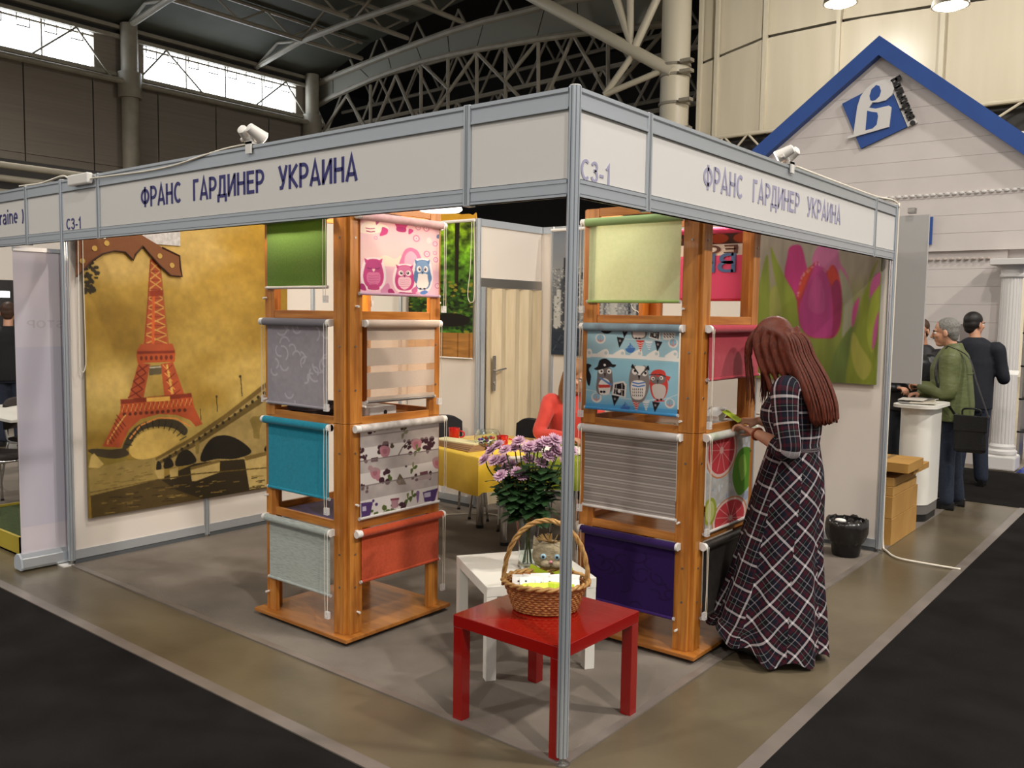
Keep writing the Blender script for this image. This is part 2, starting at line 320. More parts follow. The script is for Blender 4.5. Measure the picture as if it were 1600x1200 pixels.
# end wall on the right: cream panels up to an arched edge
we = thing('wall_end', None, None, (-2, YW, 0), kind='structure')
def arc_z(x): return hz(np.interp(x, [-22, hx(-8.75), hx(-7), hx(-4.8), hx(-3.3), 20], [10.9, 8.05, 8.40, 8.43, 8.36, 7.6])) if False else float(np.interp(x, [hx(-8.75), hx(-7), hx(-4.8), hx(-3.3), 20], [hz(8.05), hz(8.40), hz(8.43), hz(8.36), hz(7.4)]))
xs = [hx(-8.75), hx(-8.3), hx(-7.05), hx(-5.3), hx(-3.1), hx(-.9), hx(1.3), hx(3.5), hx(6), hx(10)]
for a, b in zip(xs[:-1], xs[1:]):
    seg = [a+(b-a)*i/4 for i in range(5)]
    lowz = hz(6.16)
    poly = [(a+.06, lowz)] + [(b-.06, lowz)] + [(x if 0 < i < 4 else (x+.06 if i == 0 else x-.06), arc_z(x)) for i, x in reversed(list(enumerate(seg)))]
    MB().prism(poly, None, (0, YW, 0), (1, 0, 0), (0, 0, 1), (0, 1, 0), .3).build('wall_panel', M['cream_wall'], we)
    poly = [(a+.04, arc_z(a)+.14)]+[(b-.04, arc_z(b)+.14), (b-.04, 18), (a+.04, 18)]
    MB().prism(poly, None, (0, YW+.12, 0), (1, 0, 0), (0, 0, 1), (0, 1, 0), .3).build('upper_panel', M['cream_wall'], we)
    MB().box((a-.07, YW-.12, lowz), (a+.07, YW+.05, 18)).build('mullion', M['cream_steel'], we)
    MB().box((a+.08, YW, 0), (b-.08, YW+.3, lowz-.9)).build('lower_panel', M['cream_wall'], we)
    MB().box((a, YW+.2, lowz-.9), (b, YW+.5, lowz)).build('recess', M['hall_dark'], we)
    MB().cyl((a, YW-.2, lowz), (b, YW-.2, lowz), .07, n=8).build('ledge_tube', M['cream_steel'], we)
    for t in (0, .5):
        MB().cyl((a+(b-a)*t, YW-.2, lowz-.5), (a+(b-a)*(t+.25), YW-.2, lowz), .04, n=6).cyl((a+(b-a)*(t+.25), YW-.2, lowz), (a+(b-a)*(t+.5), YW-.2, lowz-.5), .04, n=6).build('lattice', M['cream_steel'], we)
MB().box((xs[0], YW+.45, 0), (xs[-1], YW+.6, 18)).build('backing', M['hall_dark'], we)
# round column with pipe clamps in front of the end wall
c = thing('round_column', 'thick cream round column with pipe clamps by the cream hall wall', 'column', (hx(-9.32), YW-.4, 0))
MB().cyl((hx(-9.32), YW-.4, 0), (hx(-9.32), YW-.4, 19), .55, n=24).build('shaft', M['cream_steel'], c, smooth=True, sharp=40)
for z in (6.35, 7.05, 7.75, 8.0): MB().lathe([(.555, 0), (.6, 0), (.6, .1), (.555, .1)], (hx(-9.32), YW-.4, hz(z)), cap=False).box((hx(-9.32)+.5, YW-1.0, hz(z)), (hx(-9.32)+.95, YW-.7, hz(z)+.12)).build('pipe_clamp', M['hall_steel'], c)
# big arched girder over the open bay, with lattice below
arch_top = [(-23.9, 9.80), (-23.0, 9.93), (-21.67, 10.07), (-20.2, 10.22), (-18.9, 10.33), (-17.5, 10.44), (-16.0, 10.5), (-13.7, 10.48), (-12.6, 10.44), (-9.7, 10.2)]
arch_low = [(-23.9, 9.05), (-23.0, 9.25), (-21.0, 9.54), (-20, 9.65), (-18.6, 9.735), (-17.4, 9.74), (-16.3, 9.717), (-14, 9.605), (-12.5, 9.5), (-9.7, 9.226)]
g = thing('wall_girder', None, None, (hx(-16), YW, hz(9)), kind='structure')
for i in range(len(arch_top)-1):
    (xa, za), (xb, zb) = arch_top[i], arch_top[i+1]; (xc, zc), (xd, zd) = arch_low[i], arch_low[i+1]
    MB().prism([(hx(xc)+.03, hz(zc)), (hx(xd)-.03, hz(zd)), (hx(xb)-.03, hz(zb)), (hx(xa)+.03, hz(za))], None, (0, YW, 0), (1, 0, 0), (0, 0, 1), (0, 1, 0), .2).build('girder_panel', M['band'], g)
    MB().cyl((hx(xa), YW-.05, hz(za)), (hx(xb), YW-.05, hz(zb)), .16, n=8).build('top_chord', M['hall_steel'], g)
    MB().cyl((hx(xc), YW-.05, hz(zc)), (hx(xd), YW-.05, hz(zd)), .15, n=8).build('bottom_chord', M['hall_steel'], g)
for xa, za, xb, zb in [(-32.48, 13.22, -32.47, 10.6), (-28.89, 13.74, -28.86, 10.49), (-25.32, 13.67, -25.28, 10.51), (-21.8, 13.55, -21.74, 10.75), (-18.24, 13.21, -18.17, 10.66), (-34.3, 12.93, -36.22, 11.36), (-34.3, 12.93, -32.67, 10.94), (-30.61, 13.4, -32.19, 11.04), (-30.61, 13.4, -29.12, 10.83), (-25.32, 13.61, -28.43, 10.9), (-25.32, 13.61, -22.67, 11.15), (-19.95, 13.4, -21.43, 10.85), (-19.95, 13.4, -18.17, 10.66), (-21.8, 13.5, -23.67, 12.08), (-18.17, 10.66, -15.45, 12.94), (-27.12, 13.74, -27.08, 10.44), (-23.62, 13.6, -23.57, 10.58), (-28.8, 13.66, -27.02, 12.2)]:
    MB().cyl((xa, YW, za), (xb, YW, zb), .085, n=6).build('lattice_strut', M['hall_steel'], g)
# dark neighbouring bay seen through the girder
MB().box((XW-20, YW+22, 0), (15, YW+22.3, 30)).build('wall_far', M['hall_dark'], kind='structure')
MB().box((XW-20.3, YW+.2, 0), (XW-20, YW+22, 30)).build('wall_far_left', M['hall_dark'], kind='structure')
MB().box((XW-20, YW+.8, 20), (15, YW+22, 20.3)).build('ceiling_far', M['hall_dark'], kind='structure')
random.seed(11)
for k, yy in enumerate((YW+6, YW+13)):
    t = thing('roof_truss', 'dim steel roof truss in the dark bay behind the girder' if k == 0 else 'farthest dim steel truss deep in the dark bay', 'truss', (-20, yy, 16))
    for z0 in (10.5, 13.0, 15.5+k):
        x = -48
        MB().cyl((-50, yy, z0), (-6, yy, z0+1.2), .12, n=6).build('chord', M['hall_steel'], t)
        while x < -8:
            for (dx, dz) in ((0, 2.5), (3.2, 2.5)):
                MB().cyl((x+1.6, yy, z0+(x+50)*.027), (x+dx, yy, z0+dz+(x+50)*.027), .08, n=5).build('web_strut', M['hall_steel'], t)
            x += 3.2
# roof: sheet, arch ribs and purlin trusses
rf = [(-23.9, 9.9), (-21.4, 10.75), (-19.2, 11.05), (-16, 11.4), (-12, 11.6), (-6, 11.4), (2, 10.9), (8, 10.0)]
mb = MB()
mb.loft([[(hx(x), -30, hz(z)+.25), (hx(x), -30, hz(z)+.45), (hx(x), YW+.5, hz(z)+.45), (hx(x), YW+.5, hz(z)+.25)] for x, z in rf])
mb.build('ceiling', M['roof'], kind='structure')
for k, y in enumerate((hy(3.5), hy(10.9), hy(15.45))):
    t = thing('roof_rib', ['arched steel roof rib above the leftmost high window', 'arched steel roof rib rising from the column between the windows', 'arched steel roof rib nearest to the big girder'][k], 'truss', (XW, y, 12))
    pl = [(-23.9, 9.95 if k < 2 else 9.86), (-21.5, 10.28), (-19, 10.42), (-16, 10.5), (-12, 10.4), (-6, 10.2), (2, 9.8)]
    for (xa, za), (xb, zb), (ra, sa), (rb, sb) in zip(pl[:-1], pl[1:], rf[:-1], rf[1:]):
        MB().cyl((hx(xa), y, hz(za)), (hx(xb), y, hz(zb)), .14, n=8).build('bottom_chord', M['hall_steel'], t)
        xm = (xa+xb)/2; zt = float(np.interp(xm, [q[0] for q in rf], [q[1] for q in rf]))
        for x0, z0 in ((xa, za), (xb, zb)):
            MB().cyl((hx(x0), y, hz(z0)), (hx(xm), y, hz(zt)+.2), .07, n=6).build('web_strut', M['hall_steel'], t)
for k, (x, z) in enumerate(((-21.4, 10.29), (-19.2, 10.57), (-16.8, 10.62), (-13.2, 10.6))):
    t = thing('roof_purlin', ['lattice roof purlin closest to the windowed wall', 'second lattice roof purlin from the windowed wall', 'third lattice roof purlin from the windowed wall', 'fourth lattice roof purlin from the windowed wall'][k], 'truss', (hx(x), 10, hz(z)))
    MB().cyl((hx(x), -10, hz(z)), (hx(x), YW-.1, hz(z)), .11, n=6).build('bottom_chord', M['hall_steel'], t)
    zt = float(np.interp(x, [q[0] for q in rf], [q[1] for q in rf])); 
    MB().cyl((hx(x), -10, hz(zt)+.12), (hx(x), YW-.1, hz(zt)+.12), .09, n=6).build('top_chord', M['hall_steel'], t)
    y = YW-.3
    while y > 6:
        for s in (0, 1): MB().cyl((hx(x), y-1.4, hz(z)), (hx(x), y-2.8*s, hz(zt)+.12), .05, n=5).build('web_strut', M['hall_steel'], t)
        y -= 2.8
# large tubular bracket at the round column
t = thing('tube_bracket', 'large cream steel tube sloping down to the round column', 'pipe', (-16.52, YW-.8, 12.02))
for (xa, za, xb, zb), r in [((-22.66, 15.75, -14.76, 10.89), 0.24), ((-16.52, 12.02, -17.62, 14.74), 0.16), ((-16.67, 12.12, -16.74, 14.55), 0.14), ((-16.52, 12.02, -15.27, 14.23), 0.16), ((-16.51, 11.87, -17.8, 10.5), 0.13), ((-17.8, 10.5, -14.87, 11.1), 0.12)]:
    MB().cyl((xa, YW-.8, za), (xb, YW-.8, zb), r, n=14).build('tube', M['cream_steel'], t, smooth=True, sharp=50)
# high-bay lamps, including the unseen ones added to brighten the walls
for i, q in enumerate(HALL_LAMPS):
    lab = ['white high-bay lamp above the gable peak, left one', 'white high-bay lamp above the gable peak, right one'][i] if i < 2 else 'unseen high-bay lamp outside the picture, some added to brighten the hall walls'
    t = thing('high_bay_lamp', lab, 'lamp', q, group=None if i < 2 else 'hall lamps out of view')
    MB().lathe([(.05, .55), (.14, .5), (.2, .3), (.34, 0), (.36, -.1), (.33, -.1), (.3, .02)], q, 20).build('shade', M['hall_steel'], t, smooth=True, sharp=40)
    MB().ball((q[0], q[1], q[2]-.08), (.26, .26, .1)).build('bulb', M['lamp_glow'], t, smooth=True)
    MB().cyl((q[0], q[1], q[2]+.5), (q[0], q[1], q[2]+5.5), .02, n=6).build('rod', M['hall_steel'], t)
# ------------------------------------------------------------------ booth frame
H = 2.5; ZF = 2.117; LA = 3.972; LB = 3.962; A1 = .50; A2 = 3.482; A3 = 4.484; B1 = .507; B2 = 3.493
def octa(r=.0235):
    pts = []
    for k in range(8):
        a = R(22.5+45*k); b = R(22.5+45*(k+1)); p = Vector((math.cos(a), math.sin(a)))*r; q = Vector((math.cos(b), math.sin(b)))*r
        n = Vector((math.cos((a+b)/2), math.sin((a+b)/2)))
        pts += [p, p+(q-p)*.36, p+(q-p)*.36-n*r*.28, p+(q-p)*.64-n*r*.28, p+(q-p)*.64]
    return pts
OCT = octa()
def post(x, y, z0, z1, name='post', parent=None, label=None, foot=False, group=None):
    t = parent or thing(name, label, 'post', (x, y, 0), group)
    MB().loft([[(x+q.x, y+q.y, z0) for q in OCT], [(x+q.x, y+q.y, z1) for q in OCT]]).build('post' if parent else 'extrusion', M['alu'], t)
    if not parent:
        MB().cyl((x, y, z1), (x, y, z1+.004), .019, n=12).build('cap', M['white_plastic'], t)
        MB().cyl((x, y, .0), (x, y, z0), .012, n=10).lathe([(.03, .0005), (.03, .006), (.014, .012)], (x, y, 0), 14).build('levelling_foot', M['steel'], t)
    return t
post(0, 0, .03, H+.004, 'corner_post', label='tall aluminium corner post standing in front of the red table')
post(-LA, 0, .03, H+.004, 'frame_post', label='aluminium post at the left end of the booth beside the roll-up banner')
MB().box((-LA-.2, -.07, .0005), (-LA+.03, .0, .008)).build('floor_plate', M['white_plastic'], label='thin white plate on the floor under the left frame post', cat='plate')
post(0, LB, .03, H+.004, 'frame_post', label='aluminium post at the right end of the booth beside the cardboard boxes')
# fascia segments: (axis, from, to)
def fascia(name, label, axis, a, b, text_args=None, side=-1, cat='fascia', ends=(True, True)):
    mid = (-(a+b)/2, 0, ZF) if axis == 'x' else (0, (a+b)/2, ZF)
    t = thing(name, label, cat, mid)
    def bx(u0, u1, n0, n1, z0, z1):
        return ((-u0, n0, z0), (-u1, n1, z1)) if axis == 'x' else ((-n0, u0, z0), (-n1, u1, z1))
    e = .019
    for nm, z0, z1 in (('bottom_rail', ZF, ZF+.062), ('top_rail', H-.075, H)):
        mb = MB(); mb.box(*bx(a+e, b-e, -.013, .013, z0, z1))
        mb.box(*bx(a+e, b-e, -.0165, .0165, z0, z0+.008)).box(*bx(a+e, b-e, -.0165, .0165, z1-.014, z1))
        mb.build(nm, M['alu'], t)
        g = MB(); g.box(*bx(a+e, b-e, -.0172, -.0168, z0+.009, z0+.0115) if nm == 'bottom_rail' else bx(a+e, b-e, -.0172, -.0168, z1-.0185, z1-.015)); g.box(*bx(a+e, b-e, -.0172, -.0166, z1-.0005, z1+.0015) if nm == 'bottom_rail' else bx(a+e, b-e, -.0172, -.0166, z0-.002, z0+.0005)); g.build('groove', M['alu_dark'], t)
    pn = MB().box(*bx(a+e, b-e, -.009, -.004, ZF+.06, H-.073)).build('panel', M['panel'], t)
    return t, pn
f1, p1 = fascia('fascia_board', 'blank white fascia panel on the left side next to the corner post', 'x', 0, A1)
f2, p2 = fascia('fascia_board', 'long white fascia with dark blue Cyrillic company name on the left side', 'x', A1, A2)
f3, p3 = fascia('fascia_board', 'short white fascia with stand number in dark blue at the left end', 'x', A2, LA)
f4, p4 = fascia('fascia_board', 'blank white fascia panel of the neighbouring stand left of the post', 'x', LA, A3)
f5, p5 = fascia('fascia_board', 'neighbouring white fascia cut by the left picture edge with dark blue letters', 'x', A3, A3+2.97)
f6, p6 = fascia('fascia_board', 'short white fascia with glare-paled stand number right of the corner post', 'y', 0, B1)
f7, p7 = fascia('fascia_board', 'long white fascia with glare-paled lilac Cyrillic company name on the right side', 'y', B1, B2)
f8, p8 = fascia('fascia_board', 'short blank white fascia at the right end of the booth', 'y', B2, LB)
def upright(x, y, lab):
    t = thing('fascia_upright', lab, 'upright', (x, y, ZF-.006))
    MB().box((x-.017, y-.02, ZF-.006), (x+.017, y+.02, H+.003)).build('bar', M['alu'], t, bevel=.003)
    if abs(y) < .01: MB().box((x-.0055, y-.0205, ZF), (x-.0025, y-.0195, H)).box((x+.0025, y-.0205, ZF), (x+.0055, y-.0195, H)).build('groove', M['alu_dark'], t)
    else: MB().box((x+.0165, y-.0055, ZF), (x+.0175, y-.0025, H)).box((x+.0165, y+.0025, ZF), (x+.0175, y+.0055, H)).build('groove', M['alu_dark'], t)
upright(-A1, 0, 'aluminium fascia upright between blank panel and dark blue company name')
upright(-A2, 0, 'aluminium fascia upright left of the dark blue company name')
upright(-A3, 0, 'aluminium fascia upright nearest the left picture edge')
upright(0, B1, 'aluminium fascia upright between glare-paled stand number and glare-paled company name')
upright(0, B2, 'aluminium fascia upright near the right end of the booth')
NM = 'ФРАНС  ГАРДИНЕР  УКРАИНА'
letters(NM, M['navy'], p2, (-2.988, -.0092, 2.268), (1, 0, 0), (0, 0, 1), 1.84, .112, n=(0, -1, 0))
letters('С3-1', M['navy'], p3, (-3.912, -.0092, 2.186), (1, 0, 0), (0, 0, 1), .2, .07, n=(0, -1, 0), bold=.13)
letters('kraine )', M['navy'], p5, (-5.0, -.0092, 2.268), (1, 0, 0), (0, 0, 1), .47, .1, n=(0, -1, 0), bold=.13)
letters('С3-1', M['lilac'], p6, (.0092, .03, 2.182), (0, 1, 0), (0, 0, 1), .2, .075, n=(1, 0, 0), bold=.14)
letters(NM, M['lilac'], p7, (.0092, .99, 2.262), (0, 1, 0), (0, 0, 1), 1.82, .11, n=(1, 0, 0))
# walls made of laminate panels between aluminium posts
def wall(name, axis, fixed, a, b, n, z1=H, skip=()):
    t = thing(name, None, None, ((fixed, (a+b)/2, 0) if axis == 'y' else ((a+b)/2, fixed, 0)), kind='structure')
    def P(u, d, z): return (fixed+d, u, z) if axis == 'y' else (u, fixed+d, z)
    st = (b-a)/n
    for i in range(n+1):
        if i not in skip: post(*(P(a+st*i, 0, 0)[:2]), .02, z1, parent=t)
    for i in range(n):
        u0 = a+st*i+.018; u1 = a+st*(i+1)-.018
        MB().box(P(u0, -.003, .09), P(u1, .003, z1-.05)).build('wall_panel', M['wallpanel'], t)
        MB().box(P(u0, -.012, .035), P(u1, .012, .095)).build('bottom_rail', M['alu'], t)
        MB().box(P(u0, -.012, z1-.06), P(u1, .012, z1)).build('top_rail', M['alu'], t)
        MB().box(P(u0, -.006, .002), P(u1, .006, .035)).build('skirting', M['alu_dark'], t)
    return t
wall('wall_left_booth', 'y', -LA, 0, LB, 4, skip=(0,))
wall('wall_right_booth', 'x', LB, -LA, 0, 4, skip=(4, 0))
XC = -3.11; YC = 3.06
wall('wall_closet_front', 'x', YC, -LA, XC, 1, skip=(0,))
# closet door side
wc = thing('wall_closet_side', None, None, (XC, 3.5, 0), kind='structure')
MB().box((XC-.003, YC+.02, 2.0), (XC+.003, LB-.02, H-.05)).build('header_panel', M['wallpanel'], wc)
MB().box((XC-.014, YC+.02, H-.06), (XC+.014, LB-.02, H)).build('top_rail', M['alu'], wc)
MB().box((XC-.014, YC+.02, 1.925), (XC+.014, LB-.02, 2.0)).build('door_rail', M['steel'], wc)
M['door_wood'] = mat('pale_folding_door', '#cbbb9d', .45, c2='#bfae8e', scale=6, stretch=(4, 4, .5), detail=5)
dr = thing('door_1', None, None, (XC, 3.5, 0), kind='structure')
MB().box((XC-.02, YC+.025, .0), (XC+.02, YC+.075, 1.925)).build('door_jamb', M['alu'], dr)
y = YC+.1
for i in range(8):
    d = .016 if i % 2 else -.016
    MB().obox((XC+.0, y+.05, .962), (.006, 0, 0), (d, .048, 0), (0, 0, .955)).build('fold_panel', M['door_wood'], dr)
    y += .097
hd = MB().box((XC+.02, YC+.2-.02, 1.02), (XC+.028, YC+.2+.02, 1.33)).build('handle_plate', M['steel'], dr, bevel=.003)
MB().cyl((XC+.028, YC+.2, 1.2), (XC+.06, YC+.2, 1.2), .009).cyl((XC+.058, YC+.195, 1.2), (XC+.058, YC+.32, 1.215), .009).build('lever', M['chrome'], hd, smooth=True, sharp=40)
MB().cyl((XC+.028, YC+.2, 1.09), (XC+.035, YC+.2, 1.09), .014).build('lock_cylinder', M['chrome'], hd)
# spot lamps clamped over the fascia
M['spot_glow'] = mat('spot_glow', '#ffffff', .4, emit='#ffe6c0', estr=18.0)
def spot_lamp(x, y, dx, dy, label, tx, tar, power):
    t = thing('clamp_spot_lamp', label, 'lamp', (x, y, H))
    f = Vector((dx, dy, 0)); s = Vector((-dy, dx, 0)); o = Vector((x, y, 0))
    def P(a, b, z): return o+f*a+s*b+Vector((0, 0, z))
    # clamp: hook over the rail and label plate on the outside
    m = MB(); m.obox(P(-.024, 0, H-.01), f*.004, s*.022, (0, 0, .03)); m.obox(P(0, 0, H+.012), f*.028, s*.022, (0, 0, .006)); m.build('clamp', M['white_plastic'], t)
    m = MB(); m.cyl(P(0, 0, H+.015), P(-.01, 0, H+.075), .009); m.ball(P(-.01, 0, H+.075), .012); m.build('arm', M['white_plastic'], t, smooth=True, sharp=50)
    for k, b in enumerate((-.03, .05)):
        a = P(.0, b, H+.06); d = (Vector(tar)-a).normalized(); d = (f*.75+s*(.25 if k else -.1)+Vector((0, 0, -.42))).normalized()
        h = MB(); h.tube([a-d*.05, a-d*.044, a-d*.012, a+d*.03, a+d*.045], [.012, .024, .028, .033, .036], 16); hd = h.build('lamp_head', M['white_plastic'], t, smooth=True, sharp=50)
        MB().cyl(a+d*.0455, a+d*.048, .03, n=16).build('lamp_lens', M['spot_glow'], hd)
        light('booth_spot_light', 'SPOT', a+d*.06, power, (1, .84, .64), .04, target=a+d, spot=105, blend=.7)
    m = MB(); m.cyl(P(.0, .0, H+.035), P(.0, .09, H+.04), .01); m.build('crossbar', M['white_plastic'], t)
    return t
spot_lamp(-1.93, 0, 0, 1, 'white twin clamp spotlights over the dark blue company name', 0, (-2.6, 1.8, 1), 75)
spot_lamp(0, 1.98, -1, 0, 'white twin clamp spotlights over the glare-paled company name', 0, (-1.6, 2.2, 1), 75)
# small round lamp below the fascia near the corner
t = thing('round_ceiling_lamp', 'glowing round white lamp under the left fascia', 'lamp', (-.77, .12, 2.13))
MB().lathe([(.001, .02), (.05, .02), (.09, .008), (.095, -.004), (.085, -.012), (.001, -.014)], (-.77, .12, 2.135), 24).build('disc', mat('round_lamp_glow', '#ffffff', .4, emit='#fff6e8', estr=4), t, smooth=True)
MB().cyl((-.77, .12, 2.15), (-.77, .12, 2.19), .01).cyl((-.77, .12, 2.185), (-.77, .01, 2.185), .009).build('bracket', M['white_plastic'], t)
# cables and junction box on the fascia
mb = MB(); pts = [(-4.6, -.005, 2.515), (-4.3, -.006, 2.507), (-4.15, 0, 2.518), (-3.97, .0, 2.53), (-3.85, -.02, 2.505), (-3.76, -.035, 2.49)]
mb.tube(catmull(pts, 6), .006, 6); mb.tube(catmull([(-3.6, -.035, 2.475), (-3.3, -.025, 2.47), (-2.9, -.022, 2.462), (-2.6, -.022, 2.468), (-2.35, -.02, 2.49), (-2.15, -.0, 2.512), (-1.95, 0, 2.514)], 6), .005, 6)
mb.build('power_cable', M['cord'], smooth=True, label='thin white cable running along the top of the left fascia', cat='cable')
MB().box((-3.79, -.055, 2.445), (-3.53, -.018, 2.51)).build('socket_box', M['white_plastic'], bevel=.008, label='white socket box on the fascia above the stand number', cat='socket box')
mb = MB(); mb.tube(catmull([(.0, 2.1, 2.512), (.0, 2.8, 2.51), (.0, 3.5, 2.512), (.0, 3.9, 2.53), (.005, 4.03, 2.50), (.0, 4.06, 2.4), (.0, 4.05, 1.2), (.0, 4.05, .3), (.005, 4.06, .04), (.05, 4.0, .012), (.16, 3.86, .012), (.33, 3.84, .012), (.57, 3.85, .012)], 8), .0075, 8)
mb.build('floor_cable', M['cord'], smooth=True, label='thick white cable running down the right end and across the concrete', cat='cable')
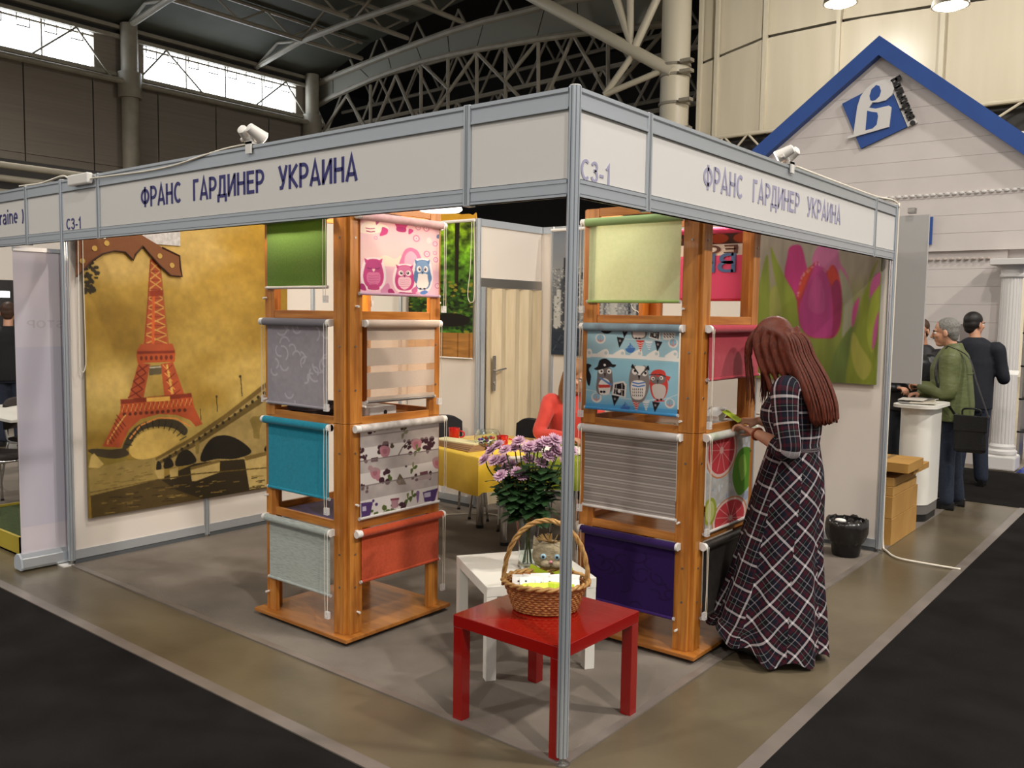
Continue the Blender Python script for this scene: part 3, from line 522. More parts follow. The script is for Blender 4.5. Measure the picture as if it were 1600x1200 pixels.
P_eiffel = [('s','#7d6a2a',[(0.0,0.8),(0.15,0.794),(0.175,0.829),(0.294,0.84),(0.307,0.909),(0.008,0.929),(-0.008,0.859)]),('p','#8f7840',[(0.002,0.848),(0.162,0.833),(0.295,0.838),(0.314,0.912),(0.008,0.929)]),('l','#5f4c22',0.0036,[(0.006,0.919),(0.147,0.914),(0.314,0.908)]),('s','#3d3320',[(0.001,0.787),(0.037,0.785),(0.099,0.793),(0.156,0.795),(0.175,0.815),(0.124,0.823),(0.061,0.814),(0.024,0.802)]),('p','#b79b58',[(0.002,0.841),(0.014,0.806),(0.027,0.798),(0.043,0.813),(0.067,0.836),(0.047,0.846)]),('p','#ab8f4c',[(0.207,0.789),(0.231,0.788),(0.233,0.829),(0.209,0.829)]),('p','#c2a65a',[(0.256,0.767),(0.299,0.765),(0.301,0.801),(0.258,0.803)]),('p','#4a3a1a',[(0.008,0.929),(0.314,0.908),(0.477,0.907),(1.014,0.904),(1.031,1.062),(0.012,1.007)]),('p','#2c220f',[(0.314,0.908),(0.538,0.861),(0.791,0.863),(0.789,0.996),(0.536,1.004),(0.39,0.952)]),('p','#a64a28',[(0.286,0.193),(0.333,0.191),(0.348,0.323),(0.368,0.472),(0.25,0.47),(0.271,0.325)]),('l','#c79a4c',0.0047,[(0.288,0.202),(0.334,0.23)]),('l','#c79a4c',0.0049,[(0.331,0.2),(0.285,0.232)]),('l','#7a2e18',0.0034,[(0.282,0.232),(0.337,0.23)]),('l','#c79a4c',0.0047,[(0.285,0.232),(0.338,0.259)]),('l','#c79a4c',0.005,[(0.334,0.23),(0.281,0.26)]),('l','#7a2e18',0.0033,[(0.279,0.26),(0.341,0.259)]),('l','#c79a4c',0.0047,[(0.281,0.26),(0.341,0.288)]),('l','#c79a4c',0.0049,[(0.338,0.259),(0.278,0.29)]),('l','#7a2e18',0.0034,[(0.275,0.29),(0.344,0.288)]),('l','#c79a4c',0.0047,[(0.278,0.29),(0.345,0.318)]),('l','#c79a4c',0.005,[(0.341,0.288),(0.274,0.319)]),('l','#7a2e18',0.0033,[(0.272,0.319),(0.348,0.318)]),('l','#c79a4c',0.0049,[(0.274,0.319),(0.349,0.347)]),('l','#c79a4c',0.0049,[(0.345,0.318),(0.271,0.348)]),('l','#7a2e18',0.0034,[(0.268,0.348),(0.351,0.347)]),('l','#c79a4c',0.0047,[(0.271,0.348),(0.353,0.377)]),('l','#c79a4c',0.005,[(0.349,0.347),(0.266,0.377)]),('l','#7a2e18',0.0033,[(0.264,0.377),(0.356,0.377)]),('l','#c79a4c',0.0047,[(0.266,0.377),(0.357,0.406)]),('l','#c79a4c',0.0049,[(0.353,0.377),(0.262,0.406)]),('l','#7a2e18',0.0033,[(0.259,0.406),(0.359,0.406)]),('l','#c79a4c',0.0049,[(0.262,0.406),(0.361,0.436)]),('l','#c79a4c',0.0049,[(0.357,0.406),(0.258,0.435)]),('l','#7a2e18',0.0034,[(0.255,0.435),(0.364,0.436)]),('l','#c79a4c',0.0047,[(0.258,0.435),(0.365,0.466)]),('l','#c79a4c',0.0049,[(0.361,0.436),(0.254,0.465)]),('l','#7a2e18',0.0033,[(0.251,0.464),(0.367,0.466)]),('l','#8a3a1c',0.0053,[(0.289,0.198),(0.274,0.325),(0.256,0.47)]),('l','#9b5a2a',0.0055,[(0.331,0.196),(0.346,0.323),(0.364,0.472)]),('l','#c65a28',0.0124,[(0.3,0.296),(0.293,0.471)]),('p','#8f3418',[(0.284,0.294),(0.344,0.29),(0.343,0.309),(0.284,0.313)]),('p','#a64a28',[(0.237,0.465),(0.384,0.465),(0.396,0.488),(0.219,0.487)]),('p','#7a2c18',[(0.219,0.487),(0.396,0.487),(0.396,0.496),(0.219,0.497)]),('p','#ad4c24',[(0.216,0.497),(0.397,0.496),(0.394,0.525),(0.222,0.525)]),('e','#6b2a18',0.239,0.51,0.0063,0.0074),('e','#6b2a18',0.261,0.51,0.0063,0.0074),('e','#6b2a18',0.284,0.51,0.0069,0.0074),('e','#6b2a18',0.307,0.51,0.0069,0.0074),('e','#6b2a18',0.33,0.51,0.0069,0.0079),('e','#6b2a18',0.354,0.51,0.0069,0.0079),('e','#6b2a18',0.377,0.51,0.0075,0.0079),('p','#a64a28',[(0.226,0.523),(0.279,0.53),(0.246,0.637),(0.178,0.636)]),('p','#a64a28',[(0.327,0.531),(0.385,0.525),(0.437,0.634),(0.341,0.634)]),('p','#c7a24c',[(0.352,0.534),(0.36,0.532),(0.386,0.63),(0.374,0.632)]),('p','#5b5138',[(0.275,0.536),(0.329,0.535),(0.331,0.564),(0.272,0.566)]),('l','#b9b096',0.0055,[(0.275,0.541),(0.329,0.54)]),('l','#6e2414',0.0053,[(0.227,0.531),(0.261,0.558)]),('l','#6e2414',0.0053,[(0.269,0.532),(0.214,0.557)]),('l','#d98a44',0.0041,[(0.336,0.533),(0.371,0.561)]),('l','#6e2414',0.0041,[(0.382,0.535),(0.343,0.56)]),('l','#6e2414',0.0053,[(0.215,0.557),(0.253,0.584)]),('l','#6e2414',0.0052,[(0.26,0.558),(0.201,0.582)]),('l','#d98a44',0.0043,[(0.344,0.56),(0.382,0.589)]),('l','#6e2414',0.0041,[(0.394,0.562),(0.35,0.588)]),('l','#6e2414',0.0053,[(0.202,0.582),(0.244,0.61)]),('l','#6e2414',0.0053,[(0.251,0.584),(0.189,0.608)]),('l','#d98a44',0.0041,[(0.352,0.588),(0.394,0.617)]),('l','#6e2414',0.0043,[(0.406,0.59),(0.358,0.615)]),('l','#6e2414',0.0052,[(0.19,0.608),(0.235,0.637)]),('l','#6e2414',0.0052,[(0.242,0.61),(0.176,0.634)]),('l','#d98a44',0.0041,[(0.359,0.615),(0.406,0.645)]),('l','#6e2414',0.0041,[(0.419,0.618),(0.366,0.643)]),('p','#7a2c18',[(0.143,0.638),(0.473,0.632),(0.474,0.646),(0.144,0.653)]),('p','#b04c24',[(0.144,0.653),(0.476,0.646),(0.485,0.682),(0.141,0.679)]),('p','#dba84e',[(0.259,0.638),(0.369,0.637),(0.368,0.653),(0.259,0.651)]),('p','#a64a28',[(0.141,0.677),(0.485,0.68),(0.526,0.741),(0.492,0.747),(0.464,0.723),(0.396,0.701),(0.312,0.694),(0.231,0.705),(0.178,0.735),(0.14,0.79),(0.062,0.78),(0.107,0.721)]),('s','#3d3422',[(0.147,0.795),(0.172,0.755),(0.217,0.725),(0.284,0.712),(0.353,0.712),(0.409,0.724),(0.451,0.754),(0.434,0.773),(0.394,0.75),(0.339,0.737),(0.27,0.736),(0.216,0.752),(0.176,0.792)]),('s','#c3a254',[(0.176,0.801),(0.216,0.759),(0.277,0.742),(0.345,0.744),(0.394,0.762),(0.419,0.787),(0.309,0.831),(0.214,0.833)]),('e','#5a2614',0.159,0.685,0.0081,0.0056),('e','#5a2614',0.184,0.686,0.0075,0.0056),('e','#5a2614',0.208,0.686,0.0075,0.0056),('e','#5a2614',0.232,0.686,0.0081,0.0056),('e','#5a2614',0.258,0.686,0.0081,0.0056),('e','#5a2614',0.283,0.687,0.0081,0.0056),('e','#5a2614',0.308,0.687,0.0087,0.006),('e','#5a2614',0.333,0.687,0.0087,0.0056),('e','#5a2614',0.359,0.687,0.0081,0.006),('e','#5a2614',0.386,0.687,0.0081,0.0056),('e','#5a2614',0.412,0.687,0.0088,0.006),('e','#5a2614',0.439,0.688,0.0081,0.006),('l','#dba858',0.0039,[(0.166,0.687),(0.124,0.722)]),('l','#6a2414',0.0037,[(0.125,0.685),(0.165,0.725)]),('l','#dba858',0.0039,[(0.152,0.7),(0.117,0.731)]),('l','#6a2414',0.0039,[(0.119,0.698),(0.154,0.733)]),('l','#dba858',0.0039,[(0.139,0.712),(0.111,0.74)]),('l','#6a2414',0.0038,[(0.114,0.71),(0.144,0.742)]),('l','#dba858',0.0039,[(0.126,0.724),(0.104,0.748)]),('l','#6a2414',0.0037,[(0.109,0.723),(0.133,0.751)]),('l','#dba858',0.0039,[(0.113,0.736),(0.097,0.757)]),('l','#6a2414',0.0039,[(0.103,0.735),(0.123,0.759)]),('l','#dba858',0.0038,[(0.101,0.748),(0.091,0.766)]),('l','#6a2414',0.0038,[(0.098,0.748),(0.113,0.768)]),('l','#dba858',0.0038,[(0.087,0.76),(0.084,0.775)]),('l','#6a2414',0.0038,[(0.092,0.76),(0.102,0.776)]),('l','#d98a44',0.0063,[(0.177,0.768),(0.23,0.725),(0.312,0.706),(0.395,0.713),(0.466,0.745)]),('l','#241d12',0.0039,[(0.157,0.78),(0.19,0.787)]),('l','#241d12',0.0038,[(0.166,0.762),(0.197,0.774)]),('l','#241d12',0.0037,[(0.181,0.746),(0.209,0.763)]),('l','#241d12',0.0039,[(0.201,0.732),(0.224,0.753)]),('l','#241d12',0.0039,[(0.226,0.722),(0.243,0.746)]),('l','#241d12',0.0039,[(0.254,0.715),(0.265,0.741)]),('l','#241d12',0.0041,[(0.284,0.713),(0.288,0.74)]),('l','#241d12',0.0041,[(0.316,0.714),(0.312,0.741)]),('l','#241d12',0.0041,[(0.348,0.72),(0.337,0.745)]),('l','#241d12',0.0041,[(0.377,0.729),(0.359,0.752)]),('l','#241d12',0.0043,[(0.404,0.742),(0.38,0.762)]),('l','#241d12',0.0043,[(0.427,0.759),(0.397,0.773)]),('l','#241d12',0.0043,[(0.444,0.777),(0.411,0.787)]),('l','#241d12',0.0043,[(0.456,0.798),(0.419,0.801)]),('l','#7a3218',0.0033,[(0.149,0.656),(0.158,0.679)]),('l','#d49a58',0.0026,[(0.159,0.656),(0.148,0.678)]),('l','#7a3218',0.0031,[(0.169,0.655),(0.178,0.678)]),('l','#d49a58',0.0026,[(0.179,0.656),(0.168,0.678)]),('l','#7a3218',0.0033,[(0.188,0.655),(0.198,0.678)]),('l','#d49a58',0.0026,[(0.199,0.655),(0.188,0.677)]),('l','#7a3218',0.0033,[(0.208,0.654),(0.218,0.678)]),('l','#d49a58',0.0026,[(0.219,0.655),(0.207,0.677)]),('l','#7a3218',0.0034,[(0.228,0.654),(0.238,0.678)]),('l','#d49a58',0.0028,[(0.239,0.655),(0.228,0.677)]),('l','#7a3218',0.0033,[(0.249,0.654),(0.259,0.677)]),('l','#d49a58',0.0027,[(0.259,0.654),(0.248,0.677)]),('l','#7a3218',0.0033,[(0.269,0.653),(0.279,0.677)]),('l','#d49a58',0.0027,[(0.28,0.654),(0.269,0.676)]),('l','#7a3218',0.0034,[(0.29,0.653),(0.3,0.677)]),('l','#d49a58',0.0027,[(0.301,0.653),(0.289,0.676)]),('l','#7a3218',0.0034,[(0.311,0.653),(0.321,0.676)]),('l','#d49a58',0.0028,[(0.322,0.653),(0.31,0.676)]),('l','#7a3218',0.0034,[(0.332,0.652),(0.343,0.676)]),('l','#d49a58',0.0029,[(0.343,0.653),(0.331,0.675)]),('l','#7a3218',0.0034,[(0.353,0.652),(0.364,0.676)]),('l','#d49a58',0.0027,[(0.364,0.653),(0.353,0.675)]),('l','#7a3218',0.0034,[(0.374,0.652),(0.385,0.675)]),('l','#d49a58',0.0029,[(0.386,0.652),(0.374,0.675)]),('l','#7a3218',0.0036,[(0.396,0.651),(0.407,0.675)]),('l','#d49a58',0.0028,[(0.407,0.652),(0.396,0.674)]),('l','#7a3218',0.0036,[(0.417,0.651),(0.429,0.675)]),('l','#d49a58',0.0029,[(0.429,0.651),(0.417,0.674)]),('l','#7a3218',0.0036,[(0.439,0.65),(0.451,0.674)]),('l','#d49a58',0.0029,[(0.451,0.651),(0.439,0.674)]),('l','#7a3218',0.0036,[(0.462,0.65),(0.473,0.674)]),('l','#d49a58',0.003,[(0.473,0.651),(0.461,0.673)]),('l','#6f5c2e',0.0033,[(0.246,0.859),(0.271,0.858)]),('l','#6f5c2e',0.0033,[(0.092,0.907),(0.121,0.907)]),('l','#6f5c2e',0.0033,[(0.152,0.866),(0.174,0.865)]),('l','#6f5c2e',0.0033,[(0.239,0.888),(0.273,0.888)]),('l','#6f5c2e',0.0033,[(0.227,0.881),(0.254,0.88)]),('l','#6f5c2e',0.0033,[(0.212,0.893),(0.239,0.892)]),('l','#6f5c2e',0.0034,[(0.249,0.888),(0.284,0.888)]),('l','#6f5c2e',0.0034,[(0.214,0.859),(0.235,0.857)]),('l','#6f5c2e',0.0031,[(0.047,0.868),(0.079,0.868)]),('l','#6f5c2e',0.0033,[(0.144,0.901),(0.161,0.899)]),('l','#6f5c2e',0.0033,[(0.199,0.889),(0.237,0.889)]),('l','#6f5c2e',0.0033,[(0.186,0.894),(0.215,0.893)]),('l','#6f5c2e',0.0031,[(0.122,0.859),(0.158,0.858)]),('l','#6f5c2e',0.0033,[(0.165,0.872),(0.196,0.871)]),('l','#6f5c2e',0.0033,[(0.25,0.851),(0.262,0.848)]),('l','#6f5c2e',0.0033,[(0.121,0.876),(0.141,0.874)]),('l','#6f5c2e',0.0033,[(0.186,0.9),(0.222,0.9)]),('l','#6f5c2e',0.0031,[(0.168,0.899),(0.197,0.898)]),('l','#6f5c2e',0.0033,[(0.107,0.897),(0.131,0.896)]),('l','#6f5c2e',0.0031,[(0.059,0.898),(0.093,0.898)]),('l','#6f5c2e',0.0034,[(0.217,0.903),(0.251,0.902)]),('l','#6f5c2e',0.0031,[(0.026,0.893),(0.061,0.893)]),('l','#6f5c2e',0.0033,[(0.195,0.888),(0.216,0.887)]),('l','#6f5c2e',0.0031,[(0.129,0.9),(0.168,0.9)]),('l','#6f5c2e',0.0031,[(0.036,0.888),(0.067,0.887)]),('l','#6f5c2e',0.0031,[(0.132,0.856),(0.149,0.853)]),('p','#98814c',[(0.294,0.84),(0.451,0.789),(0.632,0.72),(0.881,0.612),(1.053,0.53),(1.05,0.974),(0.877,0.892),(0.757,0.881),(0.538,0.872),(0.294,0.877)]),('p','#5c4a22',[(0.315,0.847),(0.48,0.798),(0.664,0.729),(0.881,0.649),(1.053,0.58),(1.052,0.605),(0.88,0.674),(0.663,0.752),(0.479,0.816),(0.315,0.859)]),('p','#6a5426',[(0.295,0.836),(0.466,0.783),(0.648,0.711),(0.881,0.606),(1.053,0.525),(1.053,0.55),(0.881,0.626),(0.656,0.727),(0.472,0.795),(0.297,0.846)]),('e','#2f2612',0.336,0.847,0.0069,0.0056),('e','#2f2612',0.364,0.837,0.0075,0.0056),('e','#2f2612',0.392,0.827,0.0069,0.006),('e','#2f2612',0.421,0.818,0.0075,0.006),('e','#2f2612',0.451,0.808,0.0069,0.0056),('e','#2f2612',0.48,0.798,0.0069,0.006),('e','#2f2612',0.509,0.788,0.0075,0.006),('e','#2f2612',0.539,0.777,0.0081,0.006),('e','#2f2612',0.57,0.766,0.0075,0.006),('e','#2f2612',0.601,0.754,0.0081,0.0065),('e','#2f2612',0.632,0.743,0.0081,0.006),('e','#2f2612',0.664,0.731,0.0075,0.006),('e','#2f2612',0.696,0.718,0.0075,0.006),('e','#2f2612',0.727,0.705,0.0081,0.006),('e','#2f2612',0.76,0.692,0.0081,0.006),('e','#2f2612',0.793,0.678,0.0081,0.0065),('e','#2f2612',0.826,0.663,0.0088,0.0065),('e','#2f2612',0.86,0.649,0.0088,0.0065),('e','#2f2612',0.894,0.634,0.0088,0.0065),('e','#2f2612',0.929,0.619,0.0088,0.0065),('e','#2f2612',0.964,0.603,0.0087,0.0065),('e','#2f2612',0.999,0.587,0.0088,0.0065),('s','#1f190d',[(0.299,0.877),(0.3,0.855),(0.309,0.847),(0.321,0.857),(0.321,0.875)]),('s','#1f190d',[(0.335,0.875),(0.338,0.848),(0.356,0.84),(0.375,0.853),(0.377,0.873)]),('s','#1f190d',[(0.394,0.873),(0.399,0.839),(0.436,0.821),(0.472,0.835),(0.489,0.869)]),('s','#1a150b',[(0.517,0.868),(0.527,0.828),(0.578,0.791),(0.654,0.789),(0.734,0.818),(0.784,0.86),(0.693,0.875),(0.599,0.867)]),('s','#1a150b',[(0.866,0.864),(0.901,0.823),(1.042,0.784),(1.051,0.862)]),('p','#ab9256',[(0.289,0.878),(0.335,0.877),(0.334,0.91),(0.307,0.907)]),('p','#ab9256',[(0.36,0.881),(0.401,0.877),(0.401,0.911),(0.363,0.915)]),('p','#b39a5e',[(0.461,0.883),(0.614,0.87),(0.611,0.915),(0.469,0.936)]),('p','#6f5a2c',[(0.461,0.883),(0.614,0.87),(0.614,0.88),(0.463,0.893)]),('p','#b39a5e',[(0.744,0.872),(0.883,0.862),(1.051,0.851),(1.05,0.997),(0.772,0.993)]),('p','#6f5a2c',[(0.744,0.872),(1.051,0.851),(1.051,0.865),(0.751,0.887)]),('p','#7b6732',[(0.776,0.743),(0.796,0.73),(0.826,0.732),(0.847,0.728),(0.854,0.747),(0.833,0.78),(0.831,0.815),(0.798,0.81),(0.795,0.778)]),('p','#7b6732',[(0.486,0.801),(0.509,0.798),(0.506,0.84),(0.491,0.841)]),('l','#3a301a',0.0049,[(0.729,0.583),(0.736,0.656)]),('e','#3a301a',0.727,0.585,0.0069,0.0056),('l','#3a301a',0.0045,[(0.6,0.65),(0.603,0.703)]),('e','#3a301a',0.6,0.65,0.0056,0.0051),('l','#3a301a',0.0036,[(0.516,0.688),(0.518,0.727)]),('l','#55431c',0.0055,[(0.314,0.91),(0.477,0.908),(0.877,0.924)]),('l','#2c2210',0.0042,[(0.819,0.997),(0.888,1.001)]),('l','#6e5828',0.0036,[(0.361,0.973),(0.414,0.976)]),('l','#2c2210',0.0036,[(0.417,0.958),(0.473,0.961)]),('l','#2c2210',0.0041,[(0.784,0.954),(0.816,0.954)]),('l','#8a7238',0.0036,[(0.394,0.974),(0.409,0.973)]),('l','#6e5828',0.0036,[(0.435,0.947),(0.459,0.946)]),('l','#2c2210',0.0036,[(0.406,0.95),(0.434,0.95)]),('l','#2c2210',0.0036,[(0.333,0.977),(0.371,0.979)]),('l','#6e5828',0.0036,[(0.487,0.971),(0.509,0.97)]),('l','#6e5828',0.0034,[(0.307,0.946),(0.338,0.946)]),('l','#2c2210',0.0038,[(0.534,0.99),(0.569,0.991)]),('l','#6e5828',0.0038,[(0.488,0.952),(0.554,0.956)]),('l','#6e5828',0.0039,[(0.595,0.947),(0.641,0.948)]),('l','#8a7238',0.0038,[(0.504,0.989),(0.521,0.987)]),('l','#2c2210',0.0039,[(0.634,0.945),(0.67,0.946)]),('l','#2c2210',0.0042,[(0.823,0.974),(0.844,0.973)]),('l','#2c2210',0.0031,[(0.168,0.985),(0.182,0.984)]),('l','#2c2210',0.0039,[(0.662,0.986),(0.705,0.987)]),('l','#6e5828',0.0036,[(0.379,0.937),(0.442,0.94)]),('l','#6e5828',0.0038,[(0.554,0.95),(0.576,0.949)]),('l','#8a7238',0.0037,[(0.509,0.94),(0.526,0.939)]),('l','#8a7238',0.0036,[(0.386,0.971),(0.432,0.973)]),('l','#8a7238',0.0038,[(0.571,0.944),(0.595,0.943)]),('l','#2c2210',0.0038,[(0.511,0.95),(0.551,0.951)]),('l','#8a7238',0.0039,[(0.564,0.981),(0.624,0.985)]),('l','#6e5828',0.0033,[(0.165,0.984),(0.214,0.987)]),('l','#2c2210',0.0036,[(0.362,0.946),(0.405,0.947)]),('l','#6e5828',0.0041,[(0.684,0.957),(0.717,0.957)]),('l','#6e5828',0.0042,[(0.783,0.948),(0.816,0.948)]),('l','#6e5828',0.0042,[(0.807,0.969),(0.826,0.968)]),('l','#2c2210',0.0031,[(0.091,0.98),(0.114,0.98)]),('l','#6e5828',0.0039,[(0.608,0.98),(0.644,0.981)]),('l','#8a7238',0.0031,[(0.067,0.991),(0.111,0.993)]),('l','#2c2210',0.0034,[(0.282,0.935),(0.328,0.937)]),('l','#2c2210',0.0034,[(0.325,0.937),(0.363,0.938)]),('l','#2c2210',0.0031,[(0.085,0.943),(0.141,0.947)]),('l','#8a7238',0.0033,[(0.163,0.973),(0.189,0.973)]),('l','#6e5828',0.0033,[(0.138,0.966),(0.188,0.969)]),('l','#2c2210',0.0042,[(0.787,0.984),(0.858,0.988)]),('l','#6e5828',0.0036,[(0.34,0.939),(0.404,0.943)]),('l','#2c2210',0.0036,[(0.454,0.933),(0.488,0.934)]),('l','#2c2210',0.0039,[(0.621,0.987),(0.661,0.988)]),('l','#2c2210',0.0034,[(0.323,0.983),(0.378,0.987)]),('l','#2c2210',0.0031,[(0.128,0.949),(0.178,0.952)]),('l','#8a7238',0.0034,[(0.303,0.965),(0.325,0.965)]),('l','#8a7238',0.0036,[(0.507,0.956),(0.522,0.955)]),('l','#2c2210',0.0036,[(0.382,0.934),(0.432,0.937)]),('l','#8a7238',0.0033,[(0.102,0.957),(0.117,0.956)]),('l','#2c2210',0.0033,[(0.192,0.956),(0.237,0.958)]),('l','#8a7238',0.0042,[(0.794,0.949),(0.853,0.952)]),('l','#2c2210',0.0039,[(0.714,0.951),(0.755,0.952)]),('l','#8a7238',0.0041,[(0.8,0.985),(0.819,0.984)]),('l','#2c2210',0.0041,[(0.764,0.987),(0.839,0.992)]),('l','#6e5828',0.0034,[(0.344,0.968),(0.381,0.969)]),('l','#2c2210',0.0033,[(0.175,0.98),(0.224,0.983)]),('l','#6e5828',0.0033,[(0.184,0.966),(0.222,0.967)]),('l','#2c2210',0.0039,[(0.596,0.993),(0.659,0.997)]),('l','#2c2210',0.0034,[(0.272,0.959),(0.314,0.96)]),('l','#8a7238',0.0031,[(0.054,0.959),(0.077,0.959)]),('l','#2c2210',0.0039,[(0.624,0.959),(0.692,0.963)]),('l','#8a7238',0.0034,[(0.353,0.975),(0.384,0.976)]),('l','#6e5828',0.0031,[(0.053,0.958),(0.066,0.956)]),('l','#2c2210',0.0041,[(0.682,0.945),(0.732,0.947)]),('l','#2c2210',0.0033,[(0.197,0.941),(0.218,0.94)]),('l','#2c2210',0.0042,[(0.818,0.967),(0.86,0.968)]),('l','#6e5828',0.0036,[(0.417,0.978),(0.445,0.978)]),('l','#6e5828',0.0034,[(0.248,0.934),(0.267,0.933)]),('l','#8a7238',0.0033,[(0.157,0.941),(0.194,0.943)]),('l','#6e5828',0.0033,[(0.116,0.968),(0.151,0.97)]),('l','#2c2210',0.0041,[(0.718,0.986),(0.781,0.989)]),('e','#322a18',0.009,0.23,0.0075,0.0042),('e','#322a18',0.024,0.212,0.01,0.006),('e','#322a18',0.012,0.285,0.0081,0.0047),('e','#322a18',0.009,0.223,0.0062,0.0065),('e','#322a18',0.038,0.291,0.0094,0.0042),('e','#322a18',0.039,0.236,0.0087,0.0065),('e','#322a18',0.006,0.297,0.0081,0.006),('e','#322a18',0.013,0.258,0.0075,0.0037),('e','#322a18',0.037,0.302,0.0081,0.0047),('e','#322a18',0.026,0.3,0.01,0.0065),('e','#322a18',0.026,0.258,0.0081,0.0047),('e','#322a18',0.02,0.221,0.0094,0.0037),('e','#322a18',0.034,0.209,0.0069,0.0056),('e','#322a18',0.023,0.253,0.0112,0.0047),('e','#322a18',0.016,0.248,0.0081,0.0047),('e','#322a18',0.047,0.241,0.0069,0.0056),('e','#322a18',0.006,0.3,0.0056,0.0042),('e','#322a18',0.031,0.284,0.0063,0.0047),('e','#322a18',0.028,0.223,0.005,0.006),('e','#322a18',0.042,0.298,0.0094,0.007),('e','#322a18',0.018,0.207,0.0106,0.0065),('e','#322a18',0.059,0.246,0.0087,0.0065),('e','#322a18',0.014,0.235,0.0075,0.0042),('e','#322a18',0.061,0.243,0.0069,0.0033),('e','#322a18',0.012,0.21,0.0094,0.0047),('e','#322a18',0.009,0.235,0.0106,0.0051),('e','#322a18',0.007,0.227,0.0056,0.0042),('e','#322a18',0.01,0.275,0.005,0.0056),('e','#322a18',0.058,0.229,0.0056,0.0051),('e','#322a18',0.021,0.286,0.0106,0.0051),('e','#322a18',0.026,0.23,0.005,0.0051),('e','#322a18',0.052,0.229,0.01,0.0056),('e','#322a18',0.016,0.208,0.0063,0.0047),('e','#322a18',0.051,0.227,0.0056,0.0037),('e','#322a18',0.025,0.301,0.0106,0.0051),('e','#322a18',0.029,0.299,0.01,0.006),('e','#322a18',0.008,0.257,0.0062,0.0065),('e','#322a18',0.041,0.298,0.0069,0.006),('e','#322a18',0.031,0.288,0.01,0.0051),('e','#322a18',0.038,0.273,0.0063,0.0065),('e','#322a18',0.004,0.305,0.0106,0.007),('e','#322a18',0.005,0.275,0.01,0.0037),('e','#322a18',0.027,0.306,0.0056,0.0042),('e','#322a18',0.032,0.271,0.0094,0.0065),('e','#322a18',0.004,0.228,0.01,0.0037),('e','#322a18',0.007,0.296,0.0094,0.0065),('e','#322a18',0.025,0.296,0.0106,0.0042),('e','#322a18',0.019,0.275,0.0106,0.006),('e','#322a18',0.033,0.253,0.005,0.0037),('e','#322a18',0.029,0.267,0.01,0.0056),('e','#322a18',0.023,0.219,0.0094,0.0051),('e','#322a18',0.043,0.205,0.01,0.0042),('e','#322a18',0.024,0.261,0.0094,0.0047),('e','#322a18',0.03,0.229,0.0106,0.0037),('e','#322a18',0.035,0.216,0.01,0.0056),('e','#322a18',0.054,0.249,0.0094,0.0037),('e','#322a18',0.01,0.297,0.0069,0.0065),('e','#322a18',0.051,0.247,0.0056,0.007),('e','#322a18',0.012,0.223,0.0075,0.0047),('e','#322a18',0.052,0.26,0.0094,0.0037)]
